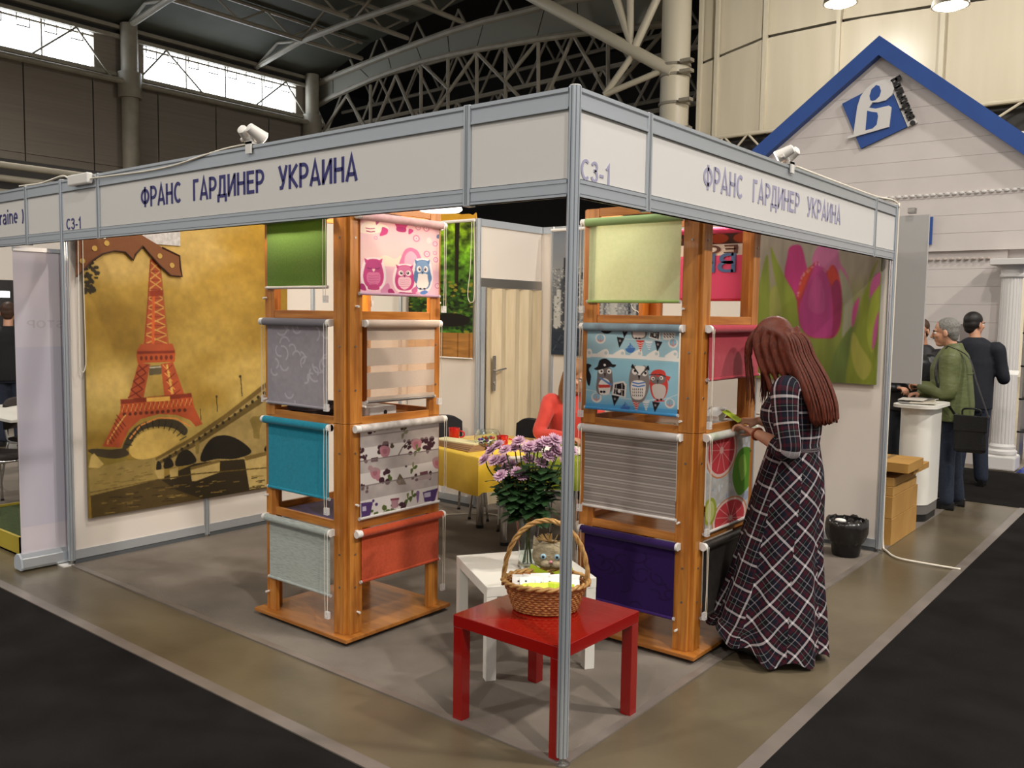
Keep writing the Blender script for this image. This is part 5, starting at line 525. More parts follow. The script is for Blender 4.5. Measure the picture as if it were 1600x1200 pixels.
P_pirate = [('p','#5aa9dc',[(-0.032,0.944),(1.011,0.931),(1.013,1.018),(-0.03,1.024)]),('l','#f6f4ee',0.037,[(-0.013,0.351),(0.296,0.351),(0.669,0.353),(1.008,0.36)]),('s','#f6f2ea',[(-0.096,0.364),(-0.025,0.298),(0.036,0.273),(0.063,0.306),(0.059,0.37),(0.008,0.382)]),('e','#c9d3d3',0.032,0.323,0.0183,0.0212),('s','#f6f2ea',[(0.099,0.358),(0.167,0.293),(0.226,0.268),(0.252,0.301),(0.248,0.363),(0.199,0.375)]),('e','#c9d3d3',0.222,0.317,0.0176,0.0208),('s','#f6f2ea',[(0.286,0.351),(0.353,0.287),(0.409,0.263),(0.434,0.295),(0.43,0.356),(0.383,0.368)]),('e','#c9d3d3',0.405,0.311,0.017,0.0204),('s','#f6f2ea',[(0.477,0.345),(0.54,0.282),(0.595,0.258),(0.619,0.29),(0.615,0.35),(0.57,0.361)]),('e','#c9d3d3',0.591,0.305,0.0164,0.02),('s','#f6f2ea',[(0.66,0.338),(0.721,0.277),(0.774,0.254),(0.797,0.284),(0.793,0.343),(0.749,0.355)]),('e','#c9d3d3',0.77,0.3,0.0158,0.0197),('s','#f6f2ea',[(0.854,0.331),(0.913,0.271),(0.963,0.249),(0.986,0.279),(0.982,0.337),(0.94,0.348)]),('e','#c9d3d3',0.96,0.294,0.0152,0.0193),('e','#2a2226',0.221,0.01,0.076,0.0748),('e','#d9cfc8',0.221,0.0,0.0508,0.0499),('e','#2a2226',0.221,0.0,0.0215,0.0208),('l','#f3efe8',0.0048,[(0.33,0.118),(0.444,0.14),(0.629,0.145),(0.841,0.137)]),('l','#f3efe8',0.0051,[(-0.005,0.777),(0.208,0.802),(0.421,0.852),(0.698,0.848),(0.898,0.806),(0.999,0.754)]),('p','#221c20',[(0.338,0.118),(0.425,0.132),(0.369,0.251)]),('e','#8f8a8a',0.375,0.164,0.0124,0.0154),('p','#221c20',[(0.748,0.148),(0.829,0.161),(0.777,0.275)]),('e','#8f8a8a',0.782,0.191,0.0114,0.0147),('p','#221c20',[(0.388,0.0),(0.475,0.015),(0.419,0.132)]),('e','#8f8a8a',0.425,0.046,0.0122,0.0153),('p','#221c20',[(0.294,0.821),(0.383,0.83),(0.326,0.953)]),('e','#8f8a8a',0.332,0.865,0.0125,0.0154),('p','#221c20',[(0.74,0.857),(0.822,0.865),(0.77,0.983)]),('e','#8f8a8a',0.775,0.899,0.0114,0.0148),('p','#d8463c',[(0.549,0.151),(0.64,0.149),(0.6,0.285)]),('l','#f6e6e0',0.0083,[(0.558,0.176),(0.597,0.186),(0.631,0.174)]),('l','#f6e6e0',0.0082,[(0.567,0.202),(0.598,0.212),(0.624,0.201)]),('l','#f6e6e0',0.0082,[(0.576,0.228),(0.598,0.238),(0.616,0.227)]),('l','#f6e6e0',0.0082,[(0.585,0.254),(0.599,0.264),(0.608,0.253)]),('p','#d8463c',[(0.522,0.864),(0.614,0.856),(0.574,0.995)]),('l','#f6e6e0',0.0083,[(0.532,0.888),(0.571,0.896),(0.605,0.881)]),('l','#f6e6e0',0.0083,[(0.541,0.914),(0.571,0.922),(0.597,0.908)]),('l','#f6e6e0',0.0083,[(0.549,0.939),(0.572,0.948),(0.59,0.935)]),('l','#f6e6e0',0.0083,[(0.558,0.964),(0.572,0.974),(0.582,0.962)]),('p','#e8eef0',[(0.644,0.154),(0.728,0.153),(0.692,0.282)]),('l','#8fb6cc',0.0072,[(0.656,0.184),(0.692,0.193),(0.72,0.183)]),('l','#8fb6cc',0.0072,[(0.664,0.21),(0.692,0.219),(0.713,0.209)]),('l','#8fb6cc',0.0072,[(0.673,0.235),(0.693,0.245),(0.705,0.235)]),('l','#8fb6cc',0.0072,[(0.682,0.261),(0.694,0.271),(0.698,0.261)]),('p','#e8eef0',[(0.632,0.859),(0.715,0.852),(0.68,0.984)]),('l','#8fb6cc',0.0072,[(0.643,0.888),(0.68,0.895),(0.708,0.882)]),('l','#8fb6cc',0.0072,[(0.652,0.913),(0.68,0.92),(0.701,0.909)]),('l','#8fb6cc',0.0072,[(0.661,0.938),(0.681,0.946),(0.693,0.935)]),('l','#8fb6cc',0.0072,[(0.669,0.963),(0.681,0.972),(0.686,0.962)]),('e','#e9e2dc',0.156,0.146,0.0593,0.0627),('e','#8fc0d4',0.156,0.14,0.0416,0.046),('l','#d98a84',0.0089,[(0.156,0.105),(0.157,0.186)]),('l','#d98a84',0.009,[(0.121,0.155),(0.157,0.186),(0.192,0.154)]),('e','#e9e2dc',0.936,0.169,0.0506,0.058),('e','#8fc0d4',0.936,0.163,0.0355,0.0425),('l','#d98a84',0.0076,[(0.935,0.13),(0.937,0.206)]),('l','#d98a84',0.0077,[(0.906,0.177),(0.937,0.206),(0.967,0.176)]),('e','#e9e2dc',0.127,0.867,0.0598,0.0631),('e','#8fc0d4',0.127,0.86,0.0419,0.0462),('l','#d98a84',0.009,[(0.126,0.825),(0.128,0.907)]),('l','#d98a84',0.0091,[(0.091,0.878),(0.128,0.907),(0.163,0.872)]),('e','#e9e2dc',0.921,0.863,0.0509,0.0582),('e','#8fc0d4',0.921,0.857,0.0357,0.0427),('l','#d98a84',0.0077,[(0.92,0.824),(0.922,0.9)]),('l','#d98a84',0.0077,[(0.89,0.873),(0.922,0.9),(0.952,0.868)]),('s','#4a78bc',[(0.44,0.254),(0.54,0.242),(0.518,0.296),(0.466,0.297)]),('l','#4a78bc',0.0084,[(0.487,0.187),(0.489,0.258)]),('p','#4a78bc',[(0.451,0.241),(0.483,0.208),(0.484,0.243)]),('p','#6e9ad2',[(0.493,0.197),(0.529,0.232),(0.494,0.24)]),('s','#4a78bc',[(0.398,0.962),(0.499,0.942),(0.476,0.998),(0.425,1.003)]),('l','#4a78bc',0.0085,[(0.446,0.891),(0.447,0.962)]),('p','#4a78bc',[(0.409,0.947),(0.442,0.912),(0.442,0.947)]),('p','#6e9ad2',[(0.452,0.9),(0.488,0.933),(0.453,0.943)]),('p','#f2ece4',[(0.694,-0.003),(0.783,-0.02),(0.809,0.014),(0.802,0.145),(0.684,0.117)]),('p','#221c20',[(0.708,0.014),(0.776,-0.003),(0.793,0.03),(0.788,0.13),(0.697,0.103)]),('l','#f2ece4',0.0053,[(0.702,0.056),(0.793,0.068)]),('e','#f2ece4',0.745,0.081,0.0135,0.0201),('l','#f2ece4',0.0045,[(0.72,0.014),(0.714,0.106)]),('l','#f2ece4',0.0045,[(0.768,0.002),(0.77,0.124)]),('p','#f2ece4',[(0.312,0.67),(0.427,0.642),(0.459,0.681),(0.45,0.842),(0.3,0.818)]),('p','#221c20',[(0.33,0.69),(0.418,0.663),(0.439,0.703),(0.432,0.826),(0.317,0.8)]),('l','#f2ece4',0.0067,[(0.324,0.742),(0.438,0.748)]),('e','#f2ece4',0.378,0.768,0.0171,0.0246),('l','#f2ece4',0.0057,[(0.346,0.689),(0.338,0.802)]),('l','#f2ece4',0.0057,[(0.406,0.67),(0.409,0.819)]),('s','#f2ece4',[(0.826,0.029),(0.89,0.0),(0.954,0.019),(0.943,0.111),(0.841,0.132)]),('l','#3a3030',0.0069,[(0.839,0.029),(0.855,0.049)]),('l','#3a3030',0.0069,[(0.84,0.06),(0.856,0.08)]),('l','#3a3030',0.0069,[(0.84,0.092),(0.856,0.111)]),('l','#3a3030',0.0069,[(0.868,0.029),(0.884,0.049)]),('l','#3a3030',0.0069,[(0.869,0.06),(0.885,0.08)]),('l','#3a3030',0.0069,[(0.87,0.091),(0.885,0.111)]),('l','#3a3030',0.0068,[(0.897,0.029),(0.913,0.048)]),('l','#3a3030',0.0068,[(0.898,0.06),(0.914,0.079)]),('l','#3a3030',0.0068,[(0.899,0.091),(0.914,0.11)]),('l','#3a3030',0.0068,[(0.926,0.029),(0.942,0.048)]),('l','#3a3030',0.0068,[(0.927,0.06),(0.943,0.079)]),('l','#3a3030',0.0068,[(0.928,0.091),(0.943,0.11)]),('s','#7c7270',[(0.493,0.01),(0.515,-0.04),(0.571,-0.01),(0.625,-0.04),(0.662,0.02),(0.646,0.119),(0.519,0.131)]),('s','#e6d6cc',[(0.517,0.03),(0.571,0.005),(0.636,0.03),(0.633,0.11),(0.528,0.121)]),('e','#221c20',0.551,0.129,0.0147,0.0101),('e','#221c20',0.585,0.128,0.0146,0.01),('s','#7c7270',[(0.122,0.767),(0.129,0.63),(0.138,0.535),(0.201,0.479),(0.28,0.507),(0.302,0.619),(0.304,0.753),(0.238,0.821),(0.159,0.827)]),('s','#f2ece4',[(0.151,0.691),(0.204,0.625),(0.269,0.663),(0.276,0.787),(0.238,0.826),(0.163,0.816)]),('e','#f2ece4',0.171,0.541,0.0297,0.0335),('e','#f2ece4',0.263,0.537,0.0253,0.0311),('e','#221c20',0.178,0.543,0.0109,0.0125),('e','#221c20',0.259,0.539,0.0107,0.0124),('s','#221c20',[(0.092,0.516),(0.131,0.483),(0.155,0.408),(0.219,0.385),(0.268,0.414),(0.298,0.449),(0.337,0.452),(0.318,0.484),(0.26,0.487),(0.142,0.529)]),('e','#f2ece4',0.211,0.463,0.0138,0.0146),('p','#3a2a2a',[(0.203,0.563),(0.228,0.561),(0.217,0.614)]),('p','#6a90c8',[(0.144,0.618),(0.174,0.617),(0.303,0.691),(0.284,0.713)]),('p','#d8463c',[(0.146,0.707),(0.274,0.699),(0.275,0.733),(0.152,0.746)]),('e','#221c20',0.18,0.792,0.0158,0.0146),('e','#221c20',0.212,0.79,0.0157,0.0146),('s','#221c20',[(-0.006,0.473),(0.061,0.475),(0.031,0.53),(0.059,0.613),(0.041,0.731),(0.008,0.659)]),('s','#8d8380',[(0.483,0.628),(0.499,0.506),(0.535,0.448),(0.59,0.461),(0.653,0.443),(0.686,0.516),(0.707,0.654),(0.678,0.795),(0.626,0.88),(0.534,0.868),(0.5,0.789)]),('s','#f2ece4',[(0.544,0.463),(0.599,0.449),(0.654,0.463),(0.619,0.54),(0.594,0.561),(0.573,0.542)]),('e','#f2ece4',0.545,0.522,0.0312,0.0363),('e','#f2ece4',0.651,0.533,0.0306,0.0359),('e','#221c20',0.547,0.513,0.0138,0.0161),('e','#221c20',0.66,0.532,0.0135,0.0159),('l','#221c20',0.013,[(0.512,0.449),(0.535,0.474),(0.583,0.542)]),('l','#221c20',0.0125,[(0.685,0.456),(0.663,0.492),(0.615,0.55)]),('s','#221c20',[(0.503,0.475),(0.52,0.434),(0.54,0.483)]),('s','#221c20',[(0.663,0.477),(0.689,0.441),(0.699,0.496)]),('p','#2a2022',[(0.579,0.562),(0.608,0.56),(0.593,0.621)]),('s','#f2ece4',[(0.511,0.657),(0.584,0.622),(0.662,0.647),(0.656,0.797),(0.598,0.852),(0.519,0.823)]),('l','#5a86cc',0.0148,[(0.52,0.651),(0.585,0.662),(0.657,0.642)]),('l','#5a86cc',0.0148,[(0.521,0.685),(0.586,0.697),(0.658,0.675)]),('l','#3a3030',0.0074,[(0.527,0.722),(0.532,0.744)]),('l','#3a3030',0.0074,[(0.528,0.758),(0.532,0.781)]),('l','#3a3030',0.0074,[(0.529,0.794),(0.533,0.817)]),('l','#3a3030',0.0074,[(0.548,0.72),(0.552,0.743)]),('l','#3a3030',0.0074,[(0.548,0.756),(0.553,0.779)]),('l','#3a3030',0.0074,[(0.549,0.793),(0.553,0.815)]),('l','#3a3030',0.0073,[(0.568,0.719),(0.572,0.741)]),('l','#3a3030',0.0073,[(0.569,0.755),(0.573,0.778)]),('l','#3a3030',0.0073,[(0.569,0.791),(0.574,0.814)]),('l','#3a3030',0.0073,[(0.588,0.717),(0.592,0.74)]),('l','#3a3030',0.0073,[(0.589,0.753),(0.593,0.776)]),('l','#3a3030',0.0073,[(0.59,0.789),(0.594,0.812)]),('l','#3a3030',0.0073,[(0.608,0.716),(0.612,0.738)]),('l','#3a3030',0.0073,[(0.609,0.752),(0.613,0.774)]),('l','#3a3030',0.0073,[(0.61,0.788),(0.614,0.81)]),('l','#3a3030',0.0072,[(0.628,0.714),(0.632,0.737)]),('l','#3a3030',0.0072,[(0.629,0.75),(0.633,0.773)]),('l','#3a3030',0.0072,[(0.63,0.786),(0.634,0.809)]),('s','#d8463c',[(0.712,0.693),(0.71,0.594),(0.736,0.553),(0.85,0.546),(0.89,0.603),(0.896,0.709),(0.864,0.809),(0.795,0.835),(0.741,0.8)]),('s','#cfc4bc',[(0.734,0.682),(0.791,0.648),(0.861,0.663),(0.879,0.72),(0.855,0.81),(0.795,0.825),(0.754,0.789)]),('s','#7c7270',[(0.715,0.594),(0.754,0.552),(0.789,0.57),(0.832,0.543),(0.872,0.574),(0.852,0.634),(0.795,0.648),(0.738,0.642)]),('e','#f2ece4',0.741,0.59,0.0194,0.0217),('e','#f2ece4',0.829,0.577,0.0191,0.0215),('e','#221c20',0.744,0.592,0.0088,0.0099),('e','#221c20',0.826,0.577,0.0087,0.0098),('p','#221c20',[(0.783,0.604),(0.8,0.603),(0.794,0.653)]),('s','#d8463c',[(0.714,0.544),(0.744,0.498),(0.805,0.48),(0.857,0.497),(0.871,0.55),(0.815,0.534),(0.753,0.537)]),('l','#221c20',0.008,[(0.7,0.553),(0.753,0.542),(0.823,0.538),(0.876,0.56),(0.919,0.572)]),('p','#d8463c',[(0.867,0.545),(0.923,0.557),(0.903,0.611),(0.881,0.584)]),('l','#d8463c',0.0141,[(0.76,0.853),(0.864,0.838)]),('e','#221c20',0.795,0.835,0.0122,0.0118),('e','#221c20',0.834,0.826,0.0121,0.0117)]
P_floral = [('e','#4a2a34',0.312,0.008,0.0167,0.0275),('e','#4a2a34',0.268,0.017,0.0257,0.0172),('e','#4a2a34',0.321,0.035,0.0156,0.0212),('e','#4a2a34',0.335,0.019,0.0239,0.0183),('e','#4a2a34',0.29,-0.021,0.0211,0.0281),('e','#5c4a44',0.547,0.046,0.0253,0.0323),('e','#5c4a44',0.487,-0.022,0.0294,0.0318),('e','#5c4a44',0.526,-0.045,0.0233,0.0236),('e','#5c4a44',0.509,0.047,0.0222,0.0345),('e','#5c4a44',0.583,-0.044,0.0254,0.0283),('e','#4a2a34',0.116,0.061,0.0266,0.0185),('e','#4a2a34',0.172,0.034,0.0229,0.0294),('e','#4a2a34',0.0,0.223,0.0139,0.0208),('e','#4a2a34',-0.015,0.228,0.0181,0.0252),('e','#4a2a34',0.018,0.261,0.0197,0.0157),('e','#4a2a34',0.032,0.242,0.0195,0.0258),('e','#4a2a34',-0.012,0.272,0.0193,0.0163),('e','#4a2a34',0.006,0.315,0.0234,0.016),('e','#4a2a34',0.042,0.317,0.0156,0.0218),('e','#4a2a34',0.236,0.238,0.0277,0.0288),('e','#4a2a34',0.321,0.214,0.0235,0.0334),('e','#4a2a34',0.299,0.257,0.0242,0.0353),('e','#4a2a34',0.298,0.203,0.03,0.0249),('e','#4a2a34',0.282,0.225,0.0247,0.0248),('e','#4a2a34',0.242,0.272,0.0195,0.0319),('e','#4a2a34',0.234,0.29,0.0297,0.0274),('e','#4a2a34',0.314,0.234,0.0292,0.0265),('e','#5a4a3a',0.321,0.307,0.0214,0.0227),('e','#5a4a3a',0.386,0.249,0.0252,0.02),('e','#5a4a3a',0.384,0.236,0.0171,0.0313),('e','#5a4a3a',0.315,0.304,0.029,0.0259),('e','#4a2a34',0.54,0.208,0.0159,0.0188),('e','#4a2a34',0.592,0.298,0.0177,0.016),('e','#4a2a34',0.588,0.221,0.0147,0.0208),('e','#4a2a34',0.599,0.216,0.0188,0.0225),('e','#4a2a34',0.606,0.246,0.0237,0.0164),('e','#4a2a34',0.616,0.359,0.0276,0.0235),('e','#4a2a34',0.553,0.273,0.0227,0.0191),('e','#4a2a34',0.607,0.284,0.0262,0.0198),('e','#4a2a34',0.77,0.229,0.0311,0.0337),('e','#4a2a34',0.825,0.236,0.0319,0.0411),('e','#4a2a34',0.847,0.354,0.0237,0.0422),('e','#4a2a34',0.899,0.301,0.0332,0.0338),('e','#4a2a34',0.902,0.229,0.0355,0.0338),('e','#4a2a34',0.812,0.317,0.0362,0.0253),('e','#4a2a34',0.871,0.283,0.0324,0.0355),('e','#4a2a34',0.858,0.322,0.0174,0.0232),('e','#4a2a34',0.874,0.344,0.0213,0.0205),('e','#4a2a34',0.929,0.282,0.0201,0.0204),('e','#4a2a34',0.912,0.312,0.0143,0.0158),('e','#4a2a34',0.073,0.31,0.0118,0.016),('e','#4a2a34',0.063,0.337,0.0114,0.0201),('e','#4a2a34',0.054,0.355,0.0112,0.0219),('e','#4a2a34',0.072,0.373,0.0201,0.0207),('e','#4a2a34',0.037,0.318,0.0132,0.0201),('e','#c98a94',0.117,0.449,0.0224,0.025),('e','#c98a94',0.217,0.576,0.0274,0.0368),('e','#c98a94',0.154,0.499,0.027,0.0345),('e','#c98a94',0.123,0.455,0.0292,0.0264),('e','#4a2a34',0.277,0.633,0.0196,0.0227),('e','#4a2a34',0.322,0.522,0.0234,0.0353),('e','#4a2a34',0.297,0.54,0.0203,0.0256),('e','#4a2a34',0.26,0.611,0.0343,0.034),('e','#4a2a34',0.334,0.642,0.0333,0.0366),('e','#4a2a34',0.342,0.53,0.0246,0.0252),('e','#5c6a34',0.37,0.612,0.0182,0.0255),('e','#5c6a34',0.351,0.581,0.0173,0.0209),('e','#5c6a34',0.37,0.62,0.0192,0.0176),('e','#5c6a34',0.351,0.593,0.0161,0.0219),('e','#4a2a34',0.649,0.657,0.0214,0.0162),('e','#4a2a34',0.688,0.629,0.0192,0.0217),('e','#4a2a34',0.7,0.682,0.0225,0.0171),('e','#4a2a34',0.89,0.651,0.0137,0.0198),('e','#4a2a34',0.884,0.697,0.017,0.0229),('e','#4a2a34',0.887,0.63,0.0213,0.0168),('e','#4a2a34',0.889,0.628,0.0136,0.0238),('e','#4a2a34',0.02,0.624,0.0137,0.0146),('e','#4a2a34',0.081,0.708,0.0187,0.018),('e','#4a2a34',0.086,0.667,0.0136,0.0212),('e','#4a2a34',0.044,0.639,0.0153,0.0178),('e','#4a2a34',0.031,0.666,0.0206,0.0198),('e','#5b3f78',0.141,0.862,0.0105,0.0159),('e','#5b3f78',0.198,0.873,0.0182,0.0185),('e','#5b3f78',0.159,0.826,0.0142,0.0178),('e','#5c6a34',0.301,0.944,0.0259,0.0224),('e','#5c6a34',0.339,0.976,0.0285,0.018),('e','#5c6a34',0.296,0.993,0.0249,0.0189),('e','#5c6a34',0.29,0.928,0.0232,0.0302),('e','#5c6a34',0.299,0.929,0.0251,0.0235),('e','#5c6a34',0.365,1.033,0.0288,0.0279),('e','#5c6a34',0.393,0.923,0.02,0.0172),('e','#5c6a34',0.391,0.97,0.0215,0.0188),('e','#5c6a34',0.426,1.005,0.013,0.0168),('e','#5c6a34',0.424,0.988,0.0217,0.015),('e','#5c6a34',0.396,0.996,0.0174,0.02),('e','#4a2a34',0.552,0.938,0.0203,0.0345),('e','#4a2a34',0.504,0.932,0.0321,0.025),('e','#4a2a34',0.449,0.933,0.0195,0.0268),('e','#4a2a34',0.528,0.97,0.0343,0.0211),('e','#5c6a34',0.143,0.938,0.0182,0.016),('e','#5c6a34',0.182,0.98,0.0185,0.0232),('e','#5c6a34',0.192,1.018,0.0142,0.0181),('e','#5c6a34',0.206,0.974,0.0156,0.0193),('e','#5b3f78',0.938,0.996,0.0226,0.0162),('e','#5b3f78',1.013,0.979,0.0183,0.0227),('e','#5b3f78',1.012,0.962,0.0154,0.0176),('e','#5b3f78',0.926,0.963,0.0186,0.0253),('e','#4a3a34',0.562,0.501,0.0157,0.0132),('s','#c98a94',[(0.628,0.211),(0.692,0.195),(0.763,0.234),(0.746,0.317),(0.687,0.334),(0.64,0.291)]),('s','#b87280',[(0.663,0.24),(0.716,0.24),(0.716,0.289),(0.675,0.29)]),('s','#c98a94',[(0.236,0.244),(0.295,0.228),(0.359,0.266),(0.343,0.345),(0.29,0.361),(0.247,0.32)]),('s','#b87280',[(0.268,0.271),(0.316,0.272),(0.316,0.318),(0.279,0.319)]),('s','#c98a94',[(0.122,0.467),(0.179,0.454),(0.242,0.493),(0.226,0.571),(0.174,0.585),(0.132,0.543)]),('s','#b87280',[(0.153,0.495),(0.2,0.497),(0.2,0.543),(0.163,0.543)]),('s','#c98a94',[(0.916,0.47),(0.984,0.455),(1.06,0.498),(1.042,0.584),(0.979,0.599),(0.929,0.554)]),('s','#b87280',[(0.953,0.501),(1.009,0.503),(1.01,0.554),(0.966,0.553)]),('s','#5c6a34',[(0.653,0.541),(0.682,0.509),(0.711,0.52),(0.688,0.552)]),('s','#5c6a34',[(0.653,0.541),(0.618,0.547),(0.624,0.603),(0.647,0.576)]),('s','#748044',[(0.653,0.541),(0.639,0.478),(0.666,0.47)]),('s','#5c6a34',[(0.642,0.867),(0.671,0.836),(0.701,0.847),(0.677,0.88)]),('s','#5c6a34',[(0.642,0.867),(0.608,0.872),(0.614,0.928),(0.637,0.902)]),('s','#748044',[(0.642,0.867),(0.628,0.803),(0.656,0.796)]),('s','#5c6a34',[(0.585,0.891),(0.613,0.861),(0.642,0.873),(0.619,0.904)]),('s','#5c6a34',[(0.585,0.891),(0.55,0.897),(0.556,0.952),(0.579,0.927)]),('s','#748044',[(0.585,0.891),(0.571,0.828),(0.598,0.822)]),('s','#5c6a34',[(0.699,0.341),(0.728,0.309),(0.758,0.319),(0.734,0.352)]),('s','#5c6a34',[(0.699,0.341),(0.664,0.349),(0.67,0.404),(0.693,0.377)]),('s','#748044',[(0.699,0.341),(0.684,0.279),(0.712,0.27)]),('s','#5c6a34',[(0.536,0.117),(0.565,0.084),(0.593,0.093),(0.57,0.126)]),('s','#5c6a34',[(0.536,0.117),(0.503,0.125),(0.508,0.179),(0.531,0.152)]),('s','#748044',[(0.536,0.117),(0.523,0.056),(0.55,0.047)]),('l','#4a3e36',0.0111,[(0.459,0.368),(0.514,0.28),(0.605,0.196)]),('l','#4a3e36',0.0113,[(0.537,0.295),(0.651,0.202)]),('p','#4a2a34',[(0.132,0.344),(0.215,0.344),(0.215,0.396),(0.127,0.389)]),('p','#6a5a44',[(0.437,0.66),(0.482,0.573),(0.538,0.654),(0.567,0.713),(0.471,0.702)]),('p','#8a7a60',[(0.476,0.596),(0.504,0.636),(0.493,0.694),(0.46,0.688)]),('p','#7a4a54',[(0.741,0.604),(0.849,0.599),(0.856,0.648),(0.747,0.648)]),('p','#d8b8bc',[(0.724,0.656),(0.892,0.654),(0.893,0.704),(0.73,0.694)]),('p','#5b3f78',[(0.01,0.821),(0.153,0.834),(0.122,0.982),(0.015,0.992)]),('p','#cfc4dc',[(0.025,0.864),(0.071,0.868),(0.074,0.92),(0.027,0.915)]),('p','#5b3f78',[(0.784,0.845),(0.999,0.836),(0.956,0.978),(0.809,0.967)]),('p','#cfc4dc',[(0.802,0.861),(0.893,0.86),(0.894,0.918),(0.806,0.914)]),('p','#b88a94',[(0.377,0.85),(0.471,0.857),(0.46,0.962),(0.388,0.964)]),('p','#8a4a58',[(0.372,0.843),(0.477,0.852),(0.477,0.876),(0.372,0.866)]),('l','#6a5a6a',0.0083,[(0.701,0.829),(0.719,0.931)]),('s','#8a6a9a',[(0.695,0.828),(0.736,0.83),(0.725,0.932),(0.707,0.953)])]
P_fruit = [('e','#c8d0dc',0.26,0.321,0.0491,0.0446),('e','#c8d0dc',0.877,0.054,0.0424,0.0489),('e','#c8d0dc',0.084,0.11,0.0331,0.0435),('e','#dfe4ea',0.529,0.57,0.0198,0.023),('e','#dfe4ea',0.191,0.83,0.0364,0.0446),('e','#aab4c8',0.154,0.566,0.0236,0.0142),('e','#aab4c8',0.22,0.178,0.0612,0.0446),('e','#dfe4ea',0.313,0.171,0.0573,0.036),('e','#aab4c8',0.927,0.748,0.071,0.0522),('e','#dfe4ea',0.054,0.353,0.0582,0.0231),('e','#dfe4ea',0.302,0.571,0.0186,0.0402),('e','#dfe4ea',0.093,0.3,0.0308,0.0386),('e','#aab4c8',0.471,0.699,0.0218,0.0532),('e','#aab4c8',0.919,0.391,0.0406,0.0361),('e','#dfe4ea',0.362,0.554,0.019,0.0161),('e','#aab4c8',0.615,0.991,0.0259,0.0257),('e','#dfe4ea',0.341,0.326,0.0422,0.0425),('e','#aab4c8',0.577,0.796,0.0376,0.027),('e','#dfe4ea',0.903,0.118,0.0366,0.037),('e','#aab4c8',0.338,0.913,0.045,0.0276),('e','#dfe4ea',0.306,0.775,0.0481,0.0431),('e','#dfe4ea',0.957,0.194,0.0224,0.0519),('e','#c8d0dc',0.879,0.057,0.0559,0.0266),('e','#dfe4ea',0.443,0.404,0.0212,0.0487),('e','#aab4c8',0.772,0.351,0.0298,0.0521),('e','#c8d0dc',0.933,0.683,0.0614,0.0196),('e','#dfe4ea',0.365,0.041,0.0368,0.0183),('e','#c8d0dc',0.848,1.054,0.0446,0.0368),('e','#c8d0dc',0.316,0.244,0.0393,0.0465),('e','#aab4c8',0.374,0.989,0.0655,0.0408),('e','#dfe4ea',0.831,0.201,0.0438,0.0336),('e','#c8d0dc',0.837,0.386,0.0591,0.0446),('e','#c8d0dc',0.56,0.034,0.0327,0.0336),('e','#c8d0dc',0.283,0.45,0.0534,0.0399),('e','#dfe4ea',0.926,0.374,0.0292,0.0478),('e','#dfe4ea',0.526,0.242,0.0502,0.031),('e','#c8d0dc',0.634,0.822,0.0371,0.0414),('e','#c8d0dc',0.91,0.443,0.067,0.0215),('e','#c8d0dc',0.437,0.346,0.0341,0.0193),('e','#aab4c8',0.21,0.319,0.0559,0.024),('e','#d88a5a',0.323,0.171,0.3518,0.298),('e','#f2d6cc',0.323,0.171,0.3292,0.2814),('e','#d8434c',0.323,0.171,0.2906,0.2511),('l','#ecaaa6',0.0113,[(0.359,0.174),(0.597,0.196)]),('l','#ecaaa6',0.0113,[(0.353,0.192),(0.547,0.333)]),('l','#ecaaa6',0.0113,[(0.334,0.202),(0.408,0.406)]),('l','#ecaaa6',0.0112,[(0.312,0.2),(0.24,0.387)]),('l','#ecaaa6',0.0112,[(0.293,0.186),(0.108,0.286)]),('l','#ecaaa6',0.0112,[(0.286,0.167),(0.061,0.146)]),('l','#ecaaa6',0.0112,[(0.293,0.149),(0.112,0.018)]),('l','#ecaaa6',0.0112,[(0.312,0.139),(0.242,-0.054)]),('l','#ecaaa6',0.0112,[(0.334,0.141),(0.404,-0.041)]),('l','#ecaaa6',0.0113,[(0.352,0.155),(0.541,0.053)]),('e','#eeb8ae',0.323,0.171,0.0428,0.0372),('s','#5f9a2c',[(0.58,0.464),(0.671,0.261),(0.862,0.198),(1.065,0.277),(1.105,0.526),(0.983,0.662),(0.783,0.723),(0.657,0.644)]),('s','#8dbb4a',[(0.721,0.337),(0.865,0.281),(0.924,0.48),(0.802,0.564)]),('e','#d88a5a',0.565,0.931,0.4117,0.2285),('e','#f2d6cc',0.565,0.931,0.3851,0.2158),('e','#d8434c',0.565,0.931,0.3397,0.1927),('l','#ecaaa6',0.0125,[(0.608,0.938),(0.886,0.982)]),('l','#ecaaa6',0.0125,[(0.6,0.951),(0.828,1.081)]),('l','#ecaaa6',0.0124,[(0.579,0.956),(0.667,1.121)]),('l','#ecaaa6',0.0124,[(0.552,0.952),(0.472,1.087)]),('l','#ecaaa6',0.0123,[(0.531,0.94),(0.318,0.995)]),('l','#ecaaa6',0.0123,[(0.523,0.924),(0.261,0.882)]),('l','#ecaaa6',0.0123,[(0.531,0.911),(0.318,0.789)]),('l','#ecaaa6',0.0123,[(0.552,0.905),(0.468,0.748)]),('l','#ecaaa6',0.0124,[(0.578,0.91),(0.658,0.776)]),('l','#ecaaa6',0.0124,[(0.599,0.922),(0.82,0.864)]),('e','#eeb8ae',0.565,0.931,0.0499,0.0287),('e','#a8b43a',0.108,0.785,0.1464,0.1464),('e','#d4d884',0.108,0.785,0.1002,0.1119)]
